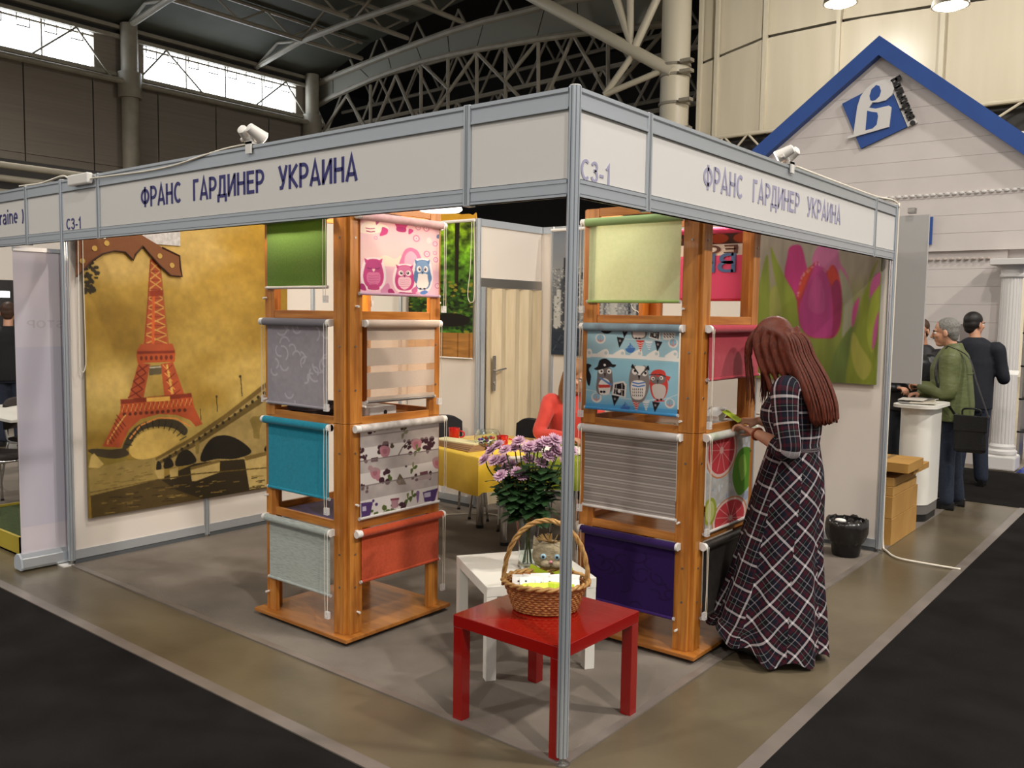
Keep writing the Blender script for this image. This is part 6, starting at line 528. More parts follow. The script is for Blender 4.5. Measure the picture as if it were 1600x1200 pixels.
# ------------------------------------------------------------------ print painter
class Canvas:
    def __init__(s, w, h, bg, ss=2):
        s.w, s.h, s.ss = w, h, ss
        s.a = np.ones((h*ss, w*ss, 3))*np.array(rgb(bg)); s.u = (np.arange(w*ss)+.5)/(w*ss); s.v = (np.arange(h*ss)+.5)/(h*ss)
    def grad(s, cols):
        ks = [k for k, _ in cols]; c = np.array([rgb(q) for _, q in cols])
        for i in range(3): s.a[:, :, i] = np.interp(s.v, ks, c[:, i])[:, None]
    def box(s, p):
        H, W = s.a.shape[:2]
        return max(0, int(math.floor(p[:,0].min()*W))), min(W, int(math.ceil(p[:,0].max()*W))+1), max(0, int(math.floor(p[:,1].min()*H))), min(H, int(math.ceil(p[:,1].max()*H))+1)
    def poly(s, pts, c, al=1.0):
        p = np.array([(q[0], q[1]) for q in pts], float); i0, i1, j0, j1 = s.box(p)
        if i1 <= i0 or j1 <= j0: return
        X, Y = np.meshgrid(s.u[i0:i1], s.v[j0:j1]); ins = np.zeros(X.shape, bool)
        x1, y1 = p[-1]
        for x2, y2 in p:
            if y1 != y2: ins ^= ((y1 > Y) != (y2 > Y)) & (X < (x2-x1)*(Y-y1)/(y2-y1)+x1)
            x1, y1 = x2, y2
        r = s.a[j0:j1, i0:i1]; r[ins] = r[ins]*(1-al)+np.array(rgb(c))*al
    def ell(s, cx, cy, rx, ry, c, al=1.0): s.poly([(cx+rx*math.cos(2*PI*k/24), cy+ry*math.sin(2*PI*k/24)) for k in range(24)], c, al)
    def line(s, pts, w, c):
        asp = s.w/s.h
        for (a, b), (c2, d) in zip(pts[:-1], pts[1:]):
            dx, dy = (c2-a), (d-b)/asp; L = math.hypot(dx, dy) or 1; nx, ny = -dy/L*w/2, dx/L*w/2*asp
            s.poly([(a+nx, b+ny), (c2+nx, d+ny), (c2-nx, d-ny), (a-nx, b-ny)], c)
    def draw(s, shapes):
        for q in shapes:
            if q[0] == 'p': s.poly(q[2], q[1])
            elif q[0] == 's': s.poly([(v.x, v.y) for v in catmull([(a, b, 0) for a, b in q[2]], 6, True)], q[1])
            elif q[0] == 'l': s.line(q[3], q[2], q[1])
            elif q[0] == 'e': s.ell(q[2], q[3], q[4], q[5], q[1])
    def noise(s, nx, ny, amp, seed=0, oct=4, tint=(1, 1, 1)):
        n = fbm(s.a.shape[1], s.a.shape[0], nx, ny, seed, oct)
        s.a = np.clip(s.a*(1+amp*n[:, :, None]*np.array(tint)), 0, 1)
    def blend(s, c, mask): s.a = s.a*(1-mask[:, :, None])+np.array(rgb(c))*mask[:, :, None]
    def blur(s, k):
        for ax in (0, 1):
            acc = np.zeros_like(s.a); n = 0
            for d in range(-k, k+1): acc += np.roll(s.a, d, ax); n += 1
            s.a = acc/n
    def out(s):
        a = s.a.reshape(s.h, s.ss, s.w, s.ss, 3).mean((1, 3)); return np.where(a <= .04045, a/12.92, ((a+.055)/1.055)**2.4)
def rgb(h): h = h.lstrip('#'); return [int(h[i:i+2], 16)/255 for i in (0, 2, 4)]
def fbm(W, Hh, nx, ny, seed=0, oct=4):
    rng = np.random.RandomState(seed); out = np.zeros((Hh, W)); amp = 1.0; tot = 0
    for o in range(oct):
        gx, gy = int(nx*2**o)+2, int(ny*2**o)+2; g = rng.rand(gy+1, gx+1)*2-1
        x = np.linspace(0, gx-1.001, W); y = np.linspace(0, gy-1.001, Hh); xi = x.astype(int); yi = y.astype(int); xf = x-xi; yf = y-yi
        xf = xf*xf*(3-2*xf); yf = (yf*yf*(3-2*yf))[:, None]
        a = g[np.ix_(yi, xi)]; b = g[np.ix_(yi, xi+1)]; c = g[np.ix_(yi+1, xi)]; d = g[np.ix_(yi+1, xi+1)]
        out += amp*((a*(1-xf)+b*xf)*(1-yf)+(c*(1-xf)+d*xf)*yf); tot += amp; amp *= .5
    return out/tot
def print_sheet(name, cv, P, m, parent, alpha=None, smooth=True):
    """grid of (w x h) cells; P(u, v) gives the world point; colour per vertex"""
    w, h = cv.w, cv.h; img = cv.out()
    U, V = np.meshgrid(np.arange(w)/(w-1), np.arange(h)/(h-1))
    pts = P(U.ravel(), V.ravel())
    off = Vector((0, 0, 0)); q = parent
    while q is not None: off += q.location; q = q.parent
    pts = pts-np.array(off)
    i = np.arange(w*h).reshape(h, w); f = np.stack([i[:-1, :-1], i[1:, :-1], i[1:, 1:], i[:-1, 1:]], -1).reshape(-1, 4)
    me = bpy.data.meshes.new(name); me.vertices.add(w*h); me.vertices.foreach_set('co', pts.ravel())
    me.loops.add(f.size); me.loops.foreach_set('vertex_index', f.ravel()); me.polygons.add(len(f)); me.polygons.foreach_set('loop_start', np.arange(0, f.size, 4)); me.update(calc_edges=True)
    if smooth: me.polygons.foreach_set('use_smooth', np.ones(len(f), bool))
    ca = me.color_attributes.new('print', 'FLOAT_COLOR', 'POINT'); c = np.ones((w*h, 4), np.float32); c[:, :3] = img.reshape(-1, 3)
    if alpha is not None: c[:, 3] = alpha.ravel()
    ca.data.foreach_set('color', c.ravel()); me.materials.append(m)
    o = bpy.data.objects.new(name, me); col.objects.link(o); o.parent = parent
    return o
M['print_matte'] = print_mat('printed_canvas', .6)
M['print_fabric'] = print_mat('printed_fabric', .85, .18)

# ------------------------------------------------------------------ wall prints
cv = Canvas(330, 440, '#b08c34')
cv.grad([(0, '#b28a2c'), (.2, '#ab8734'), (.5, '#aa8c42'), (.62, '#b69a52'), (.8, '#a08844'), (1, '#6a5426')])
n = 1.5*fbm(660, 880, 1.6, 4, 3, 4)+.25*fbm(660, 880, 3, 9, 8, 4); sk = np.clip(1.25-cv.v*1.2, 0, 1)[:, None]; m = np.clip((n-.05)*1.7, 0, 1); cv.blend('#cfae68', m*.8); m = np.clip((-n-.08)*1.6, 0, 1); cv.blend('#86661f', m*.75)
m = np.clip(cv.u-.55, 0, 1)[None]*np.clip(.35-cv.v, 0, 1)[:, None]*3; cv.blend('#bd8c1c', np.clip(m, 0, .6))
cv.draw(P_eiffel); cv.noise(40, 50, .09, 5, 4)
t = thing('photo_mural', 'large sepia photo print of an orange lattice tower and a stone bridge', 'wall print', (-3.95, .9, .3))
print_sheet('print_face', cv, lambda u, v: np.stack([np.full_like(u, -3.9298), .1+1.6*u, 2.45-2.15*v], -1), M['print_matte'], t, smooth=False)
MB().box((-3.948, .1, .3), (-3.931, 1.7, 2.45)).build('canvas_edge', mat('canvas_side', '#7d6428', .7), t)
M['brown'] = mat('brown_fabric', '#7d4a26', .75, bump=.2, bscale=200)
M['brown_edge'] = mat('dark_brown_piping', '#40220f', .7)
M['brass'] = mat('brass', '#b8964e', .55, metal=.5)
val = [(.052, 2.44), (.052, 2.12), (.047, 1.894), (.09, 1.935), (.15, 2.0), (.221, 2.05), (.30, 2.075), (.374, 2.072), (.43, 2.02), (.445, 2.06), (.5, 2.12), (.55, 2.065), (.62, 1.995), (.70, 1.93), (.787, 1.926), (.775, 1.99), (.77, 2.07), (.64, 2.12), (.5, 2.19), (.42, 2.26), (.3, 2.44)]
t = thing('window_valance', 'brown fabric valance with brass eyelets over the tower print', 'valance', (-3.92, .4, 1.9))
MB().prism(val, None, (-3.927, 0, 0), (0, 1, 0), (0, 0, 1), (1, 0, 0), .012).build('valance_cloth', M['brown'], t)
MB().tube([(-3.914, a, b) for a, b in val[2:18]], .006, 6).build('piping', M['brown_edge'], t)
for a, b in ((.086, 1.995), (.167, 2.082), (.248, 2.121), (.62, 2.06), (.71, 2.0)):
    MB().lathe([(.010, 0), (.018, 0), (.018, .004), (.010, .004)], n=14).build('eyelet', M['brass'], t, local=True)
    e = t.children[-1] if False else bpy.data.objects[[o.name for o in t.children if o.name.startswith('eyelet')][-1]]
eye = [o for o in t.children if o.name.startswith('eyelet')]
for o, (a, b) in zip(eye, ((.086, 1.995), (.167, 2.082), (.248, 2.121), (.62, 2.06), (.71, 2.0))):
    o.rotation_euler = (0, R(90), 0); o.location = (-3.915+3.92, a-.4, b-1.9)
MB().box((-3.926, .43, 2.14), (-3.92, .78, 2.44)).build('lace_swatch', mat('white_lace', '#d5d0cc', .8, c2='#bdb8b4', scale=40), label='white textured fabric swatch behind the brown valance', cat='fabric')
mb = MB(); mb.tube(catmull([(-3.905, .088, 2.4), (-3.905, .086, 1.9), (-3.905, .09, 1.4), (-3.905, .085, 1.31), (-3.905, .07, 1.275), (-3.905, .052, 1.3), (-3.905, .05, 1.36), (-3.905, .055, 1.9), (-3.905, .06, 2.4)], 6), .003, 6)
mb.build('pull_chain', M['cord'], smooth=True, label='white blind chain hanging at the left edge of the tower print', cat='chain')

cv = Canvas(250, 300, '#b5a796'); cv.grad([(0, '#b3a596'), (.35, '#ada08a'), (.6, '#8a9040'), (1, '#6f7f26')]); n = fbm(500, 600, 6, 2, 8, 3); cv.blend('#94a043', np.clip(n*1.2, 0, .5)*np.clip((cv.v-.35)*3, 0, 1)[:, None])
cv.blur(6); cv.draw(P_tulip); cv.blur(3)
n = fbm(500, 600, 14, 3, 2, 3); cv.a = np.clip(cv.a*.74*(1+.16*n[:, :, None]), 0, 1)
t = thing('photo_canvas', 'square photo print of a magenta tulip on the right booth wall', 'wall print', (-.55, 3.93, 1.22))
print_sheet('print_face', cv, lambda u, v: np.stack([-1.05+.99*u, np.full_like(u, 3.9138), 2.45-1.225*v], -1), M['print_matte'], t, smooth=False)
MB().box((-1.05, 3.915, 1.225), (-.06, 3.936, 2.45)).build('canvas_edge', mat('canvas_side_green', '#6c7a2c', .7), t)
# forest blind on the closet
cv = Canvas(100, 260, '#3f6a1e'); cv.grad([(0, '#8fae22'), (.25, '#5f8f22'), (.5, '#34561c'), (.65, '#2b401a'), (.78, '#33541c'), (.8, '#3d6a20')])
n = fbm(200, 520, 12, 26, 1, 4); cv.a = np.clip(cv.a*(1+.9*n[:, :, None]), 0, 1)
for x, w_, a, b in ((.05, .05, 0, .55), (.2, .03, 0, .4), (.3, .035, 0, .6), (.45, .03, 0, .45), (.72, .07, 0, .52), (.0, .04, 0, .8)): cv.poly([(x, a), (x+w_, a), (x+w_*.8, b), (x+w_*.1, b)], '#2a2414')
rng = np.random.RandomState(3)
for k in range(260): cv.ell(rng.rand(), .42+rng.rand()*.4, .02+.02*rng.rand(), .006+.006*rng.rand(), ['#4d7a22', '#27401a', '#8f8a2e', '#3a6420', '#1e2a14'][rng.randint(5)])
cv.ell(.68, .72, .28, .05, '#1d1a14')
cv.poly([(0, .815), (1, .815), (1, 1), (0, 1)], '#a8763c')
for x in (.12, .34, .55, .78, .95): cv.line([(x, .815), (x, 1)], .012, '#5d3a18')
n = fbm(200, 520, 4, 60, 4, 3); cv.a[440:] = np.clip(cv.a[440:]*(1+.25*n[440:, :, None]), 0, 1)
t = thing('photo_blind', 'tall green forest photo blind hanging left of the folding door', 'roller blind', (-3.5, 3.04, 1.31))
print_sheet('fabric', cv, lambda u, v: np.stack([-3.92+.78*u, np.full_like(u, 3.028), 2.48-1.17*v], -1), M['print_fabric'], t, smooth=False)
MB().cyl((-3.93, 3.028, 2.485), (-3.13, 3.028, 2.485), .014).build('roll', M['white_plastic'], t, smooth=True, sharp=40)
MB().cyl((-3.92, 3.028, 1.308), (-3.14, 3.028, 1.308), .006).build('bottom_bar', M['white_plastic'], t)
MB().tube(catmull([(-3.155, 3.02, 2.47), (-3.165, 3.02, 2.1), (-3.19, 3.02, 1.9), (-3.185, 3.02, 1.82), (-3.155, 3.02, 1.79), (-3.12, 3.02, 1.83), (-3.12, 3.02, 2.1), (-3.13, 3.02, 2.47)], 6), .003, 6).build('chain', M['cord'], t, smooth=True)
sc_pts = [(-3.9, 2.47), (-3.9, 2.62)]; M['yellow_fabric'] = mat('yellow_fabric', '#d6a21e', .8, c2='#c8901a', scale=8)
poly = [(-3.9, 2.46), (-3.13, 2.5), (-3.14, 2.55), (-3.17, 2.53), (-3.22, 2.545), (-3.3, 2.545), (-3.38, 2.56), (-3.44, 2.56), (-3.5, 2.62), (-3.6, 2.66), (-3.75, 2.66), (-3.9, 2.66)]
MB().prism(poly, None, (0, 3.05, 0), (1, 0, 0), (0, 0, 1), (0, 1, 0), .012).build('scalloped_valance', M['yellow_fabric'], label='yellow scalloped fabric valance above the forest blind', cat='valance')
# grey city blind
cv = Canvas(130, 220, '#7d838a'); cv.grad([(0, '#7e858f'), (.3, '#8f9294'), (.55, '#6a6e72'), (.75, '#4a4d52'), (.82, '#303844'), (1, '#2c3644')]); rng = np.random.RandomState(6)
for k in range(46):
    x = rng.rand()*1.0; w_ = .03+.06*rng.rand(); y0 = .2+.35*rng.rand()+(.1 if x < .1 else 0); cv.poly([(x, y0), (x+w_, y0), (x+w_, .78), (x, .78)], ['#a7a9a8', '#4b4f56', '#6d7278', '#8f9294', '#33383f', '#b9bab6'][rng.randint(6)])
for k in range(900): cv.ell(rng.rand(), .3+rng.rand()*.5, .004+.004*rng.rand(), .003+.003*rng.rand(), ['#c9c9c2', '#2e3238', '#d9d6cc'][rng.randint(3)])
for k in range(60): x = rng.rand(); cv.line([(x, .83+rng.rand()*.15), (x+.1, .83+rng.rand()*.15)], .008, ['#59616c', '#1f2832'][k % 2])
cv.blur(1)
t = thing('photo_blind', 'grey city skyline photo blind on the back wall beside the folding door', 'roller blind', (-2.5, 3.93, 1.33))
print_sheet('fabric', cv, lambda u, v: np.stack([-2.96+.92*u, np.full_like(u, 3.925), 2.46-1.13*v], -1), M['print_fabric'], t, smooth=False)
MB().cyl((-2.98, 3.925, 2.465), (-2.02, 3.925, 2.465), .014).build('roll', M['white_plastic'], t, smooth=True, sharp=40)
MB().tube(catmull([(-2.08, 3.91, 2.45), (-2.08, 3.91, 1.9), (-2.10, 3.91, 1.78), (-2.05, 3.91, 1.74), (-2.0, 3.91, 1.78), (-2.02, 3.91, 2.45)], 6), .003, 6).build('chain', M['cord'], t, smooth=True)
# ------------------------------------------------------------------ display towers
ROWS = [2.170, 1.635, 1.105, .566]
RAILS = [.585, 1.12, 1.655, 2.2]
class Face:
    def __init__(s, o, S, N): s.o = Vector(o); s.S = Vector(S); s.N = Vector(N)
    def P(s, a, n, z): return s.o+s.S*a+s.N*n+Vector((0, 0, z))
def tower(x0, y0, label, sz=.77):
    t = thing('display_tower', label, 'display stand', (x0+sz/2, y0+sz/2, 0))
    x1, y1 = x0+sz, y0+sz; ins = .04
    # base board on castors
    b = MB().box((x0, y0, .026), (x1, y1, .046)).build('base_board', M['wood_base'], t, bevel=.003)
    for sx in (x0+.1, x1-.1):
        for sy in (y0+.1, y1-.1):
            c = MB().cyl((sx-.01, sy, .0115), (sx+.01, sy, .0115), .011, n=12).box((sx-.014, sy-.01, .02), (sx+.014, sy+.01, .026)).build('castor', M['black_plastic'], t)
    a0, a1, b0, b1 = x0+ins, x1-ins, y0+ins, y1-ins
    W, T, NT = .102, .024, .022
    for cx, dx in ((a0, 1), (a1, -1)):
        for cy, dy in ((b0, 1), (b1, -1)):
            for (z0, z1) in ((.046, 1.128), (1.130, 2.24)):
                MB().box((cx+dx*NT, cy, z0), (cx+dx*W, cy+dy*T, z1)).build('post_board', M['wood'], t, bevel=.002)
                MB().box((cx, cy+dy*NT, z0), (cx+dx*T, cy+dy*W, z1)).build('post_board', M['wood'], t, bevel=.002)
            for z in (.29, .46, .98, 1.3, 1.52, 2.06):
                for q in ((cx+dx*.055, cy, 0, -dy), (cx, cy+dy*.055, -dx, 0)):
                    MB().cyl((q[0], q[1], z), (q[0]+q[2]*.003, q[1]+q[3]*.003, z), .0055, n=8).build('bolt', M['steel'], t)
    for z in RAILS:
        MB().box((a0+W, b0+.002, z), (a1-W, b0+.022, z+.042)).build('rail', M['wood_h'], t, bevel=.002)
        MB().box((a0+W, b1-.022, z), (a1-W, b1-.002, z+.042)).build('rail', M['wood_h'], t, bevel=.002)
        MB().box((a0+.002, b0+W, z), (a0+.022, b1-W, z+.042)).build('rail', M['wood_h'], t, bevel=.002)
        MB().box((a1-.022, b0+W, z), (a1-.002, b1-W, z+.042)).build('rail', M['wood_h'], t, bevel=.002)
        if z < 2: MB().box((a0+.026, b0+.026, z), (a1-.026, b1-.026, z+.012)).build('shelf', M['wood_base'], t)
    F = {'-y': Face((x0, b0, 0), (1, 0, 0), (0, -1, 0)), '+x': Face((a1, y0, 0), (0, 1, 0), (1, 0, 0)), '+y': Face((x1, b1, 0), (-1, 0, 0), (0, 1, 0)), '-x': Face((a0, y1, 0), (0, -1, 0), (-1, 0, 0))}
    return t, F
def dyed(name, c, c2=None, **k): return mat(name, c, .85, c2=c2, sheen=.2, spec=.2, bump=k.pop('bump', .15), bscale=k.pop('bscale', 300), transl=k.pop('transl', .12), **k)
def blind(F, label, row, sa, sb, fa, fb, zbot, m, chain_side='r', cv=None, roll_m=None, zebra=False, chain_len=None, bar_m=None, n_roll=.02):
    zr = ROWS[row]
    t = thing('roller_blind', label, 'roller blind', F.P((sa+sb)/2, n_roll, zbot), 'roller blinds on the display towers')
    rr = .021
    MB().tube([F.P(fa-.012, n_roll, zr), F.P(fb+.012, n_roll, zr)], rr, 14).build('roll', roll_m or m, t, smooth=True, sharp=50)
    for s, e in ((sa, fa-.012), (fb+.012, sb)):
        b = MB(); b.tube([F.P(min(s, e), n_roll, zr), F.P(max(s, e), n_roll, zr)], [(.019, .019)]*2, 14)
        c = (s+e)/2; b.obox(F.P(c, n_roll/2-.001, zr+.002), F.S*.009, F.N*(n_roll/2), (0, 0, .017)); b.build('bracket', M['white_plastic'], t, smooth=True, sharp=40)
    nf = .009; zt = zr
    def sheet(u, v):
        s = fa+(fb-fa)*u; z = zt+(zbot-zt)*v
        n = nf+.0025*np.sin(u*9+row)*v
        return np.array(F.o)[None]+np.outer(s, np.array(F.S))+np.outer(n, np.array(F.N))+np.outer(z, np.array((0, 0, 1)))
    if cv is not None: print_sheet('fabric', cv, sheet, m, t)
    elif zebra:
        zz = zt; k = 0; bands = [(zt, zt-.085, 1), (zt-.085, zt-.125, 0), (zt-.125, zt-.215, 1), (zt-.215, zt-.25, 0), (zt-.25, zt-.335, 1), (zt-.335, zt-.375, 0), (zt-.375, zbot, 1)]
        for z0, z1, op in bands:
            MB().obox(F.P((fa+fb)/2, nf, (z0+z1)/2), F.S*((fb-fa)/2), F.N*.0006, (0, 0, (z0-z1)/2)).build('opaque_band' if op else 'sheer_band', m if op else M['sheer'], t)
    else:
        w_, h_ = 14, 10; mb = MB()
        mb.loft([[tuple(q) for q in sheet(np.linspace(0, 1, w_), np.full(w_, v))] for v in np.linspace(0, 1, h_)], cap=False, closed=False); mb.build('fabric', m, t, smooth=True)
    MB().tube([F.P(fa, nf, zbot), F.P(fb, nf, zbot)], (.008), 8).build('bottom_bar', bar_m or (m if cv is None else M['bar_white']), t, smooth=True, sharp=50)
    for s in (fa-.004, fb+.004): MB().tube([F.P(s-.004, nf, zbot), F.P(s+.004, nf, zbot)], .009, 8).build('end_cap', M['clear'], t)
    # bead chain with its weight clip
    s0 = (sb-.018) if chain_side == 'r' else (sa+.018); zl = zr-(chain_len or .43)
    n0 = n_roll+.02
    MB().tube(catmull([F.P(s0-.009, n0, zr), F.P(s0-.009, n0+.003, (zr+zl)/2), F.P(s0-.008, n0, zl+.02), F.P(s0, n0, zl), F.P(s0+.008, n0, zl+.02), F.P(s0+.01, n0-.002, (zr+zl)/2), F.P(s0+.009, n0, zr)], 5), .0017, 5).build('chain', M['cord'], t, smooth=True)
    MB().obox(F.P(s0, n0-.008, zl+.004), F.S*.014, F.N*.008, (0, 0, .018)).build('chain_clip', M['clear'], t)
    so = fa-.02 if chain_side == 'r' else fb+.02
    MB().tube([F.P(so, .0, zl+.01), F.P(so, .022, zl+.01)], .006, 8).build('peg', M['white_plastic'], t)
    return t
M['bar_white'] = mat('fabric_hem', '#d9d2cc', .7)
M['sheer'] = mat('sheer_voile', '#e8b98c', .8, alpha=.35)
t1, F1 = tower(-2.255, .213, 'wooden display tower with green, grey and teal blinds at left')
t2, F2 = tower(-.82, 1.165, 'wooden display tower with lime and owl pirate blinds at right')
# ---- tower 1, long face
blind(F1['-y'], 'olive green roller blind at the top of the left tower', 0, .07, .625, .095, .59, 1.815, dyed('olive_blind', '#587c1e', '#50731a', scale=90), chain_len=.42, bar_m=M['bar_white'])
cv = Canvas(120, 110, '#a39da4'); rng = np.random.RandomState(2); cv.noise(20, 20, .05, 3)
for k in range(26):
    x, y, r, a0 = rng.rand(), rng.rand(), .05+.05*rng.rand(), rng.rand()*6; cv.line([(x+r*math.cos(a0+q*.35), y+r*math.sin(a0+q*.35)) for q in range(9)], .02, '#c0bbc3')
blind(F1['-y'], 'silver grey roller blind with curved swirl pattern below the green one', 1, .05, .63, .095, .595, 1.2, M['print_fabric'], cv=cv, roll_m=dyed('grey_roll', '#8a858c'), bar_m=dyed('grey_hem', '#a39da4'))
blind(F1['-y'], 'plain turquoise roller blind on the left tower', 2, .06, .63, .095, .6, .737, dyed('turquoise_blind', '#1a94ad', '#178aa4', scale=60))
blind(F1['-y'], 'pale grey streaked roller blind at the bottom of the left tower', 3, .065, .635, .1, .61, .235, dyed('streaked_blind', '#b9bfb8', '#8f9894', scale=9, stretch=(3, 3, 40), detail=8, mix=(.45, .75)))
# ---- tower 1, right face
cv = Canvas(190, 180, '#f0c4c8'); cv.grad([(0, '#efc0c8'), (.5, '#f2cdc8'), (1, '#ecb6c4')]); cv.draw(P_pink); cv.noise(3, 3, .03, 2)
blind(F1['+x'], 'pink roller blind printed with cartoon owls', 0, .085, .72, .12, .685, 1.785, M['print_fabric'], cv=cv, roll_m=dyed('pink_roll', '#d9a9ae', '#e6c3c0', scale=14), chain_len=.46, bar_m=dyed('pink_hem', '#caa0b4'))
blind(F1['+x'], 'cream day and night blind with sheer stripes below the pink owls', 1, .14, .69, .165, .655, 1.235, dyed('cream_blind', '#e0cdbb', '#d8c3b0', scale=80, stretch=(1, 1, 12), transl=.3), zebra=True, bar_m=M['steel'])
cv = Canvas(170, 180, '#ece4de'); cv.draw(P_floral)
vv = np.linspace(0, 1, 360)
band = np.zeros(360)
for a, b in ((.09, .22), (.36, .50), (.64, .80)): band[(vv > a) & (vv < b)] = 1
n = fbm(340, 360, 8, 8, 3, 3)
cv.a = cv.a*(1-band[:, None, None]*.55)+np.array(rgb('#a89a96'))*band[:, None, None]*.55; cv.a = np.clip(cv.a*(1+band[:, None, None]*.1*n[:, :, None]), 0, 1)
for y in (.085, .355, .635): cv.poly([(0, y), (1, y), (1, y+.012), (0, y+.012)], '#8a7c78')
blind(F1['+x'], 'white day and night blind printed with berries and purple jars', 2, .075, .735, .12, .695, .64, M['print_fabric'], cv=cv, roll_m=dyed('berry_roll', '#b8aca4', '#e2dad2', scale=18), chain_len=.4)
blind(F1['+x'], 'plain burnt orange roller blind at the bottom of the left tower', 3, .085, .73, .13, .70, .31, dyed('orange_blind', '#c4502c', '#b94826', scale=60), chain_len=.42)
# ---- tower 1, far faces
blind(F1['+y'], 'beige roller blind on the far side of the left tower top', 0, .07, .68, .1, .65, 1.86, dyed('beige_blind', '#cdb9a4'))
blind(F1['-x'], 'red roller blind on the hidden side of the left tower', 1, .4, .72, .42, .68, 1.5, dyed('red_back_blind', '#9c1c2c'))
# ---- tower 2, long face
blind(F2['-y'], 'pale lime roller blind at the top of the right tower', 0, .05, .64, .09, .62, 1.765, dyed('lime_blind', '#d6e2b4', '#d0deac', scale=60, transl=.35), chain_side='l', bar_m=dyed('lime_hem', '#a4c06c'), chain_len=.45, roll_m=dyed('lime_roll', '#9cb97c'))
cv = Canvas(200, 180, '#8fbfd0'); cv.grad([(0, '#a2c8d6'), (.38, '#a9ced8'), (.4, '#98cadb'), (.85, '#9bcde0'), (1, '#58a6d8')]); cv.draw(P_pirate); cv.noise(3, 3, .03, 1)
blind(F2['-y'], 'light blue roller blind printed with pirate owls', 1, .055, .65, .09, .625, 1.212, M['print_fabric'], cv=cv, chain_side='l', roll_m=dyed('pirate_roll', '#8fa8b4', '#7d8a94', scale=12), chain_len=.46, bar_m=dyed('pirate_hem', '#4f9fd6'))
cv = Canvas(60, 180, '#9d948e'); rng = np.random.RandomState(4)
for k in range(28): y = k/28; cv.poly([(0, y), (1, y), (1, y+.012), (0, y+.012)], ['#b3aaa3', '#948b85', '#c6beb7'][k % 3]); cv.poly([(0, y+.018), (1, y+.018), (1, y+.024), (0, y+.024)], '#7a726d')
blind(F2['-y'], 'grey roller blind with fine horizontal stripes', 2, .06, .655, .09, .63, .695, M['print_fabric'], cv=cv, chain_side='l', roll_m=dyed('stripe_roll', '#c9c4c0'))
cv = Canvas(120, 110, '#2e1454'); rng = np.random.RandomState(7)
for k in range(26):
    x, y, r, a0 = rng.rand(), rng.rand(), .05+.06*rng.rand(), rng.rand()*6; cv.line([(x+r*math.cos(a0+q*.35), y+r*math.sin(a0+q*.35)) for q in range(9)], .018, '#230d42')
blind(F2['-y'], 'deep purple roller blind with swirls behind the red table', 3, .07, .66, .1, .635, .2, M['print_fabric'], cv=cv, chain_side='l', roll_m=dyed('purple_roll', '#2e1454'), bar_m=dyed('purple_hem', '#3b1a66'))
# ---- tower 2, right face
blind(F2['+x'], 'crimson roller blind in front of the standing woman', 1, .085, .75, .12, .715, 1.388, dyed('crimson_blind', '#b53645', '#ad3040', scale=40), chain_side='l', chain_len=.47)
cv = Canvas(120, 200, '#c9c9c6'); cv.noise(10, 14, .12, 4); cv.draw(P_fruit)
blind(F2['+x'], 'roller blind printed with grapefruit halves and a lime', 2, .1, .68, .135, .65, .625, M['print_fabric'], cv=cv, chain_side='l', roll_m=dyed('fruit_roll', '#b8c0a8', '#e6e2da', scale=10), chain_len=.47)
blind(F2['+x'], 'dark charcoal roller blind at the bottom of the right tower', 3, .1, .68, .135, .65, .2, mat('charcoal_blind', '#38332f', .5, c2='#2d2926', scale=30), chain_side='l', chain_len=.35)
# ---- tower 2, far faces
cv = Canvas(120, 100, '#d8527c'); cv.poly([(0, 0), (1, 0), (1, .24), (0, .24)], '#3a2420')
for x in (.1, .35, .6, .85): cv.ell(x, .12, .1, .07, '#8a3a22')
cv.poly([(0, .2), (1, .2), (1, .36), (0, .36)], '#dccfc4')
bt = blind(F2['+y'], 'pink lettered roller blind seen through the right tower top', 0, .06, .7, .1, .66, 1.79, M['print_fabric'], cv=cv, roll_m=dyed('pink_back_roll', '#b8406a'), bar_m=dyed('pink_back_hem', '#c0304a'))
M['blue_ink'] = mat('blue_print', '#4a6a9c', .8); M['dark_ink'] = mat('dark_print', '#5a3a34', .8)
for body, z, h, m_, x0, w_ in (('BE', 1.94, .105, M['blue_ink'], .19, .22), ('ECI', 2.045, .045, M['dark_ink'], .18, .24)):
    for side, nn in ((.0145, 1), (.0022, -1)):
        letters(body, m_, bt, F2['+y'].P(x0, side, z), F2['+y'].S, (0, 0, 1), w_, h, t=.0005, n=F2['+y'].N)
blind(F2['-x'], 'grey roller blind on the hidden side of the right tower', 1, .07, .68, .1, .65, 1.5, dyed('grey_back_blind', '#8a8680'))
blind(F2['-x'], 'magenta roller blind on the low hidden side of the right tower', 3, .07, .68, .1, .65, .3, dyed('magenta_back_blind', '#8c1c5c'))
# ---- things on the shelves
t = thing('ring_binder', 'white ring binder lying on the middle shelf of the left tower', 'binder', (-1.72, .56, 1.132))
MB().box((-1.86, .45, 1.133), (-1.575, .64, 1.198)).build('cover', M['white_plastic'], t, bevel=.004)
MB().lathe([(.0, 0), (.012, 0), (.012, .002), (0, .002)], n=14).build('finger_hole', M['black_plastic'], t, local=True)
o = [q for q in t.children if q.name.startswith('finger')][0]; o.rotation_euler = (0, R(90), 0); o.location = (.145, -.0, .035)
for k, (c, z) in enumerate((('#2b2326', 1.133), ('#4a3a3a', 1.160), ('#1f1c20', 1.185))):
    MB().box((-2.1+.02*k, .31, z), (-1.90, .55-.03*k, z+.024)).build('sample_book', mat('book_cover_%d' % k, c, .6), bevel=.002, label=['dark sample book at the bottom of the pile on left tower shelf', 'brown sample book in the middle of the pile on left tower shelf', 'black sample book on top of the pile on left tower shelf'][k], cat='book')
MB().box((-2.14, .3, .5985), (-1.62, .8, .603)).build('purple_swatch', mat('purple_board', '#4a3a78', .6), label='dark purple board lying on the low shelf of the left tower', cat='board')
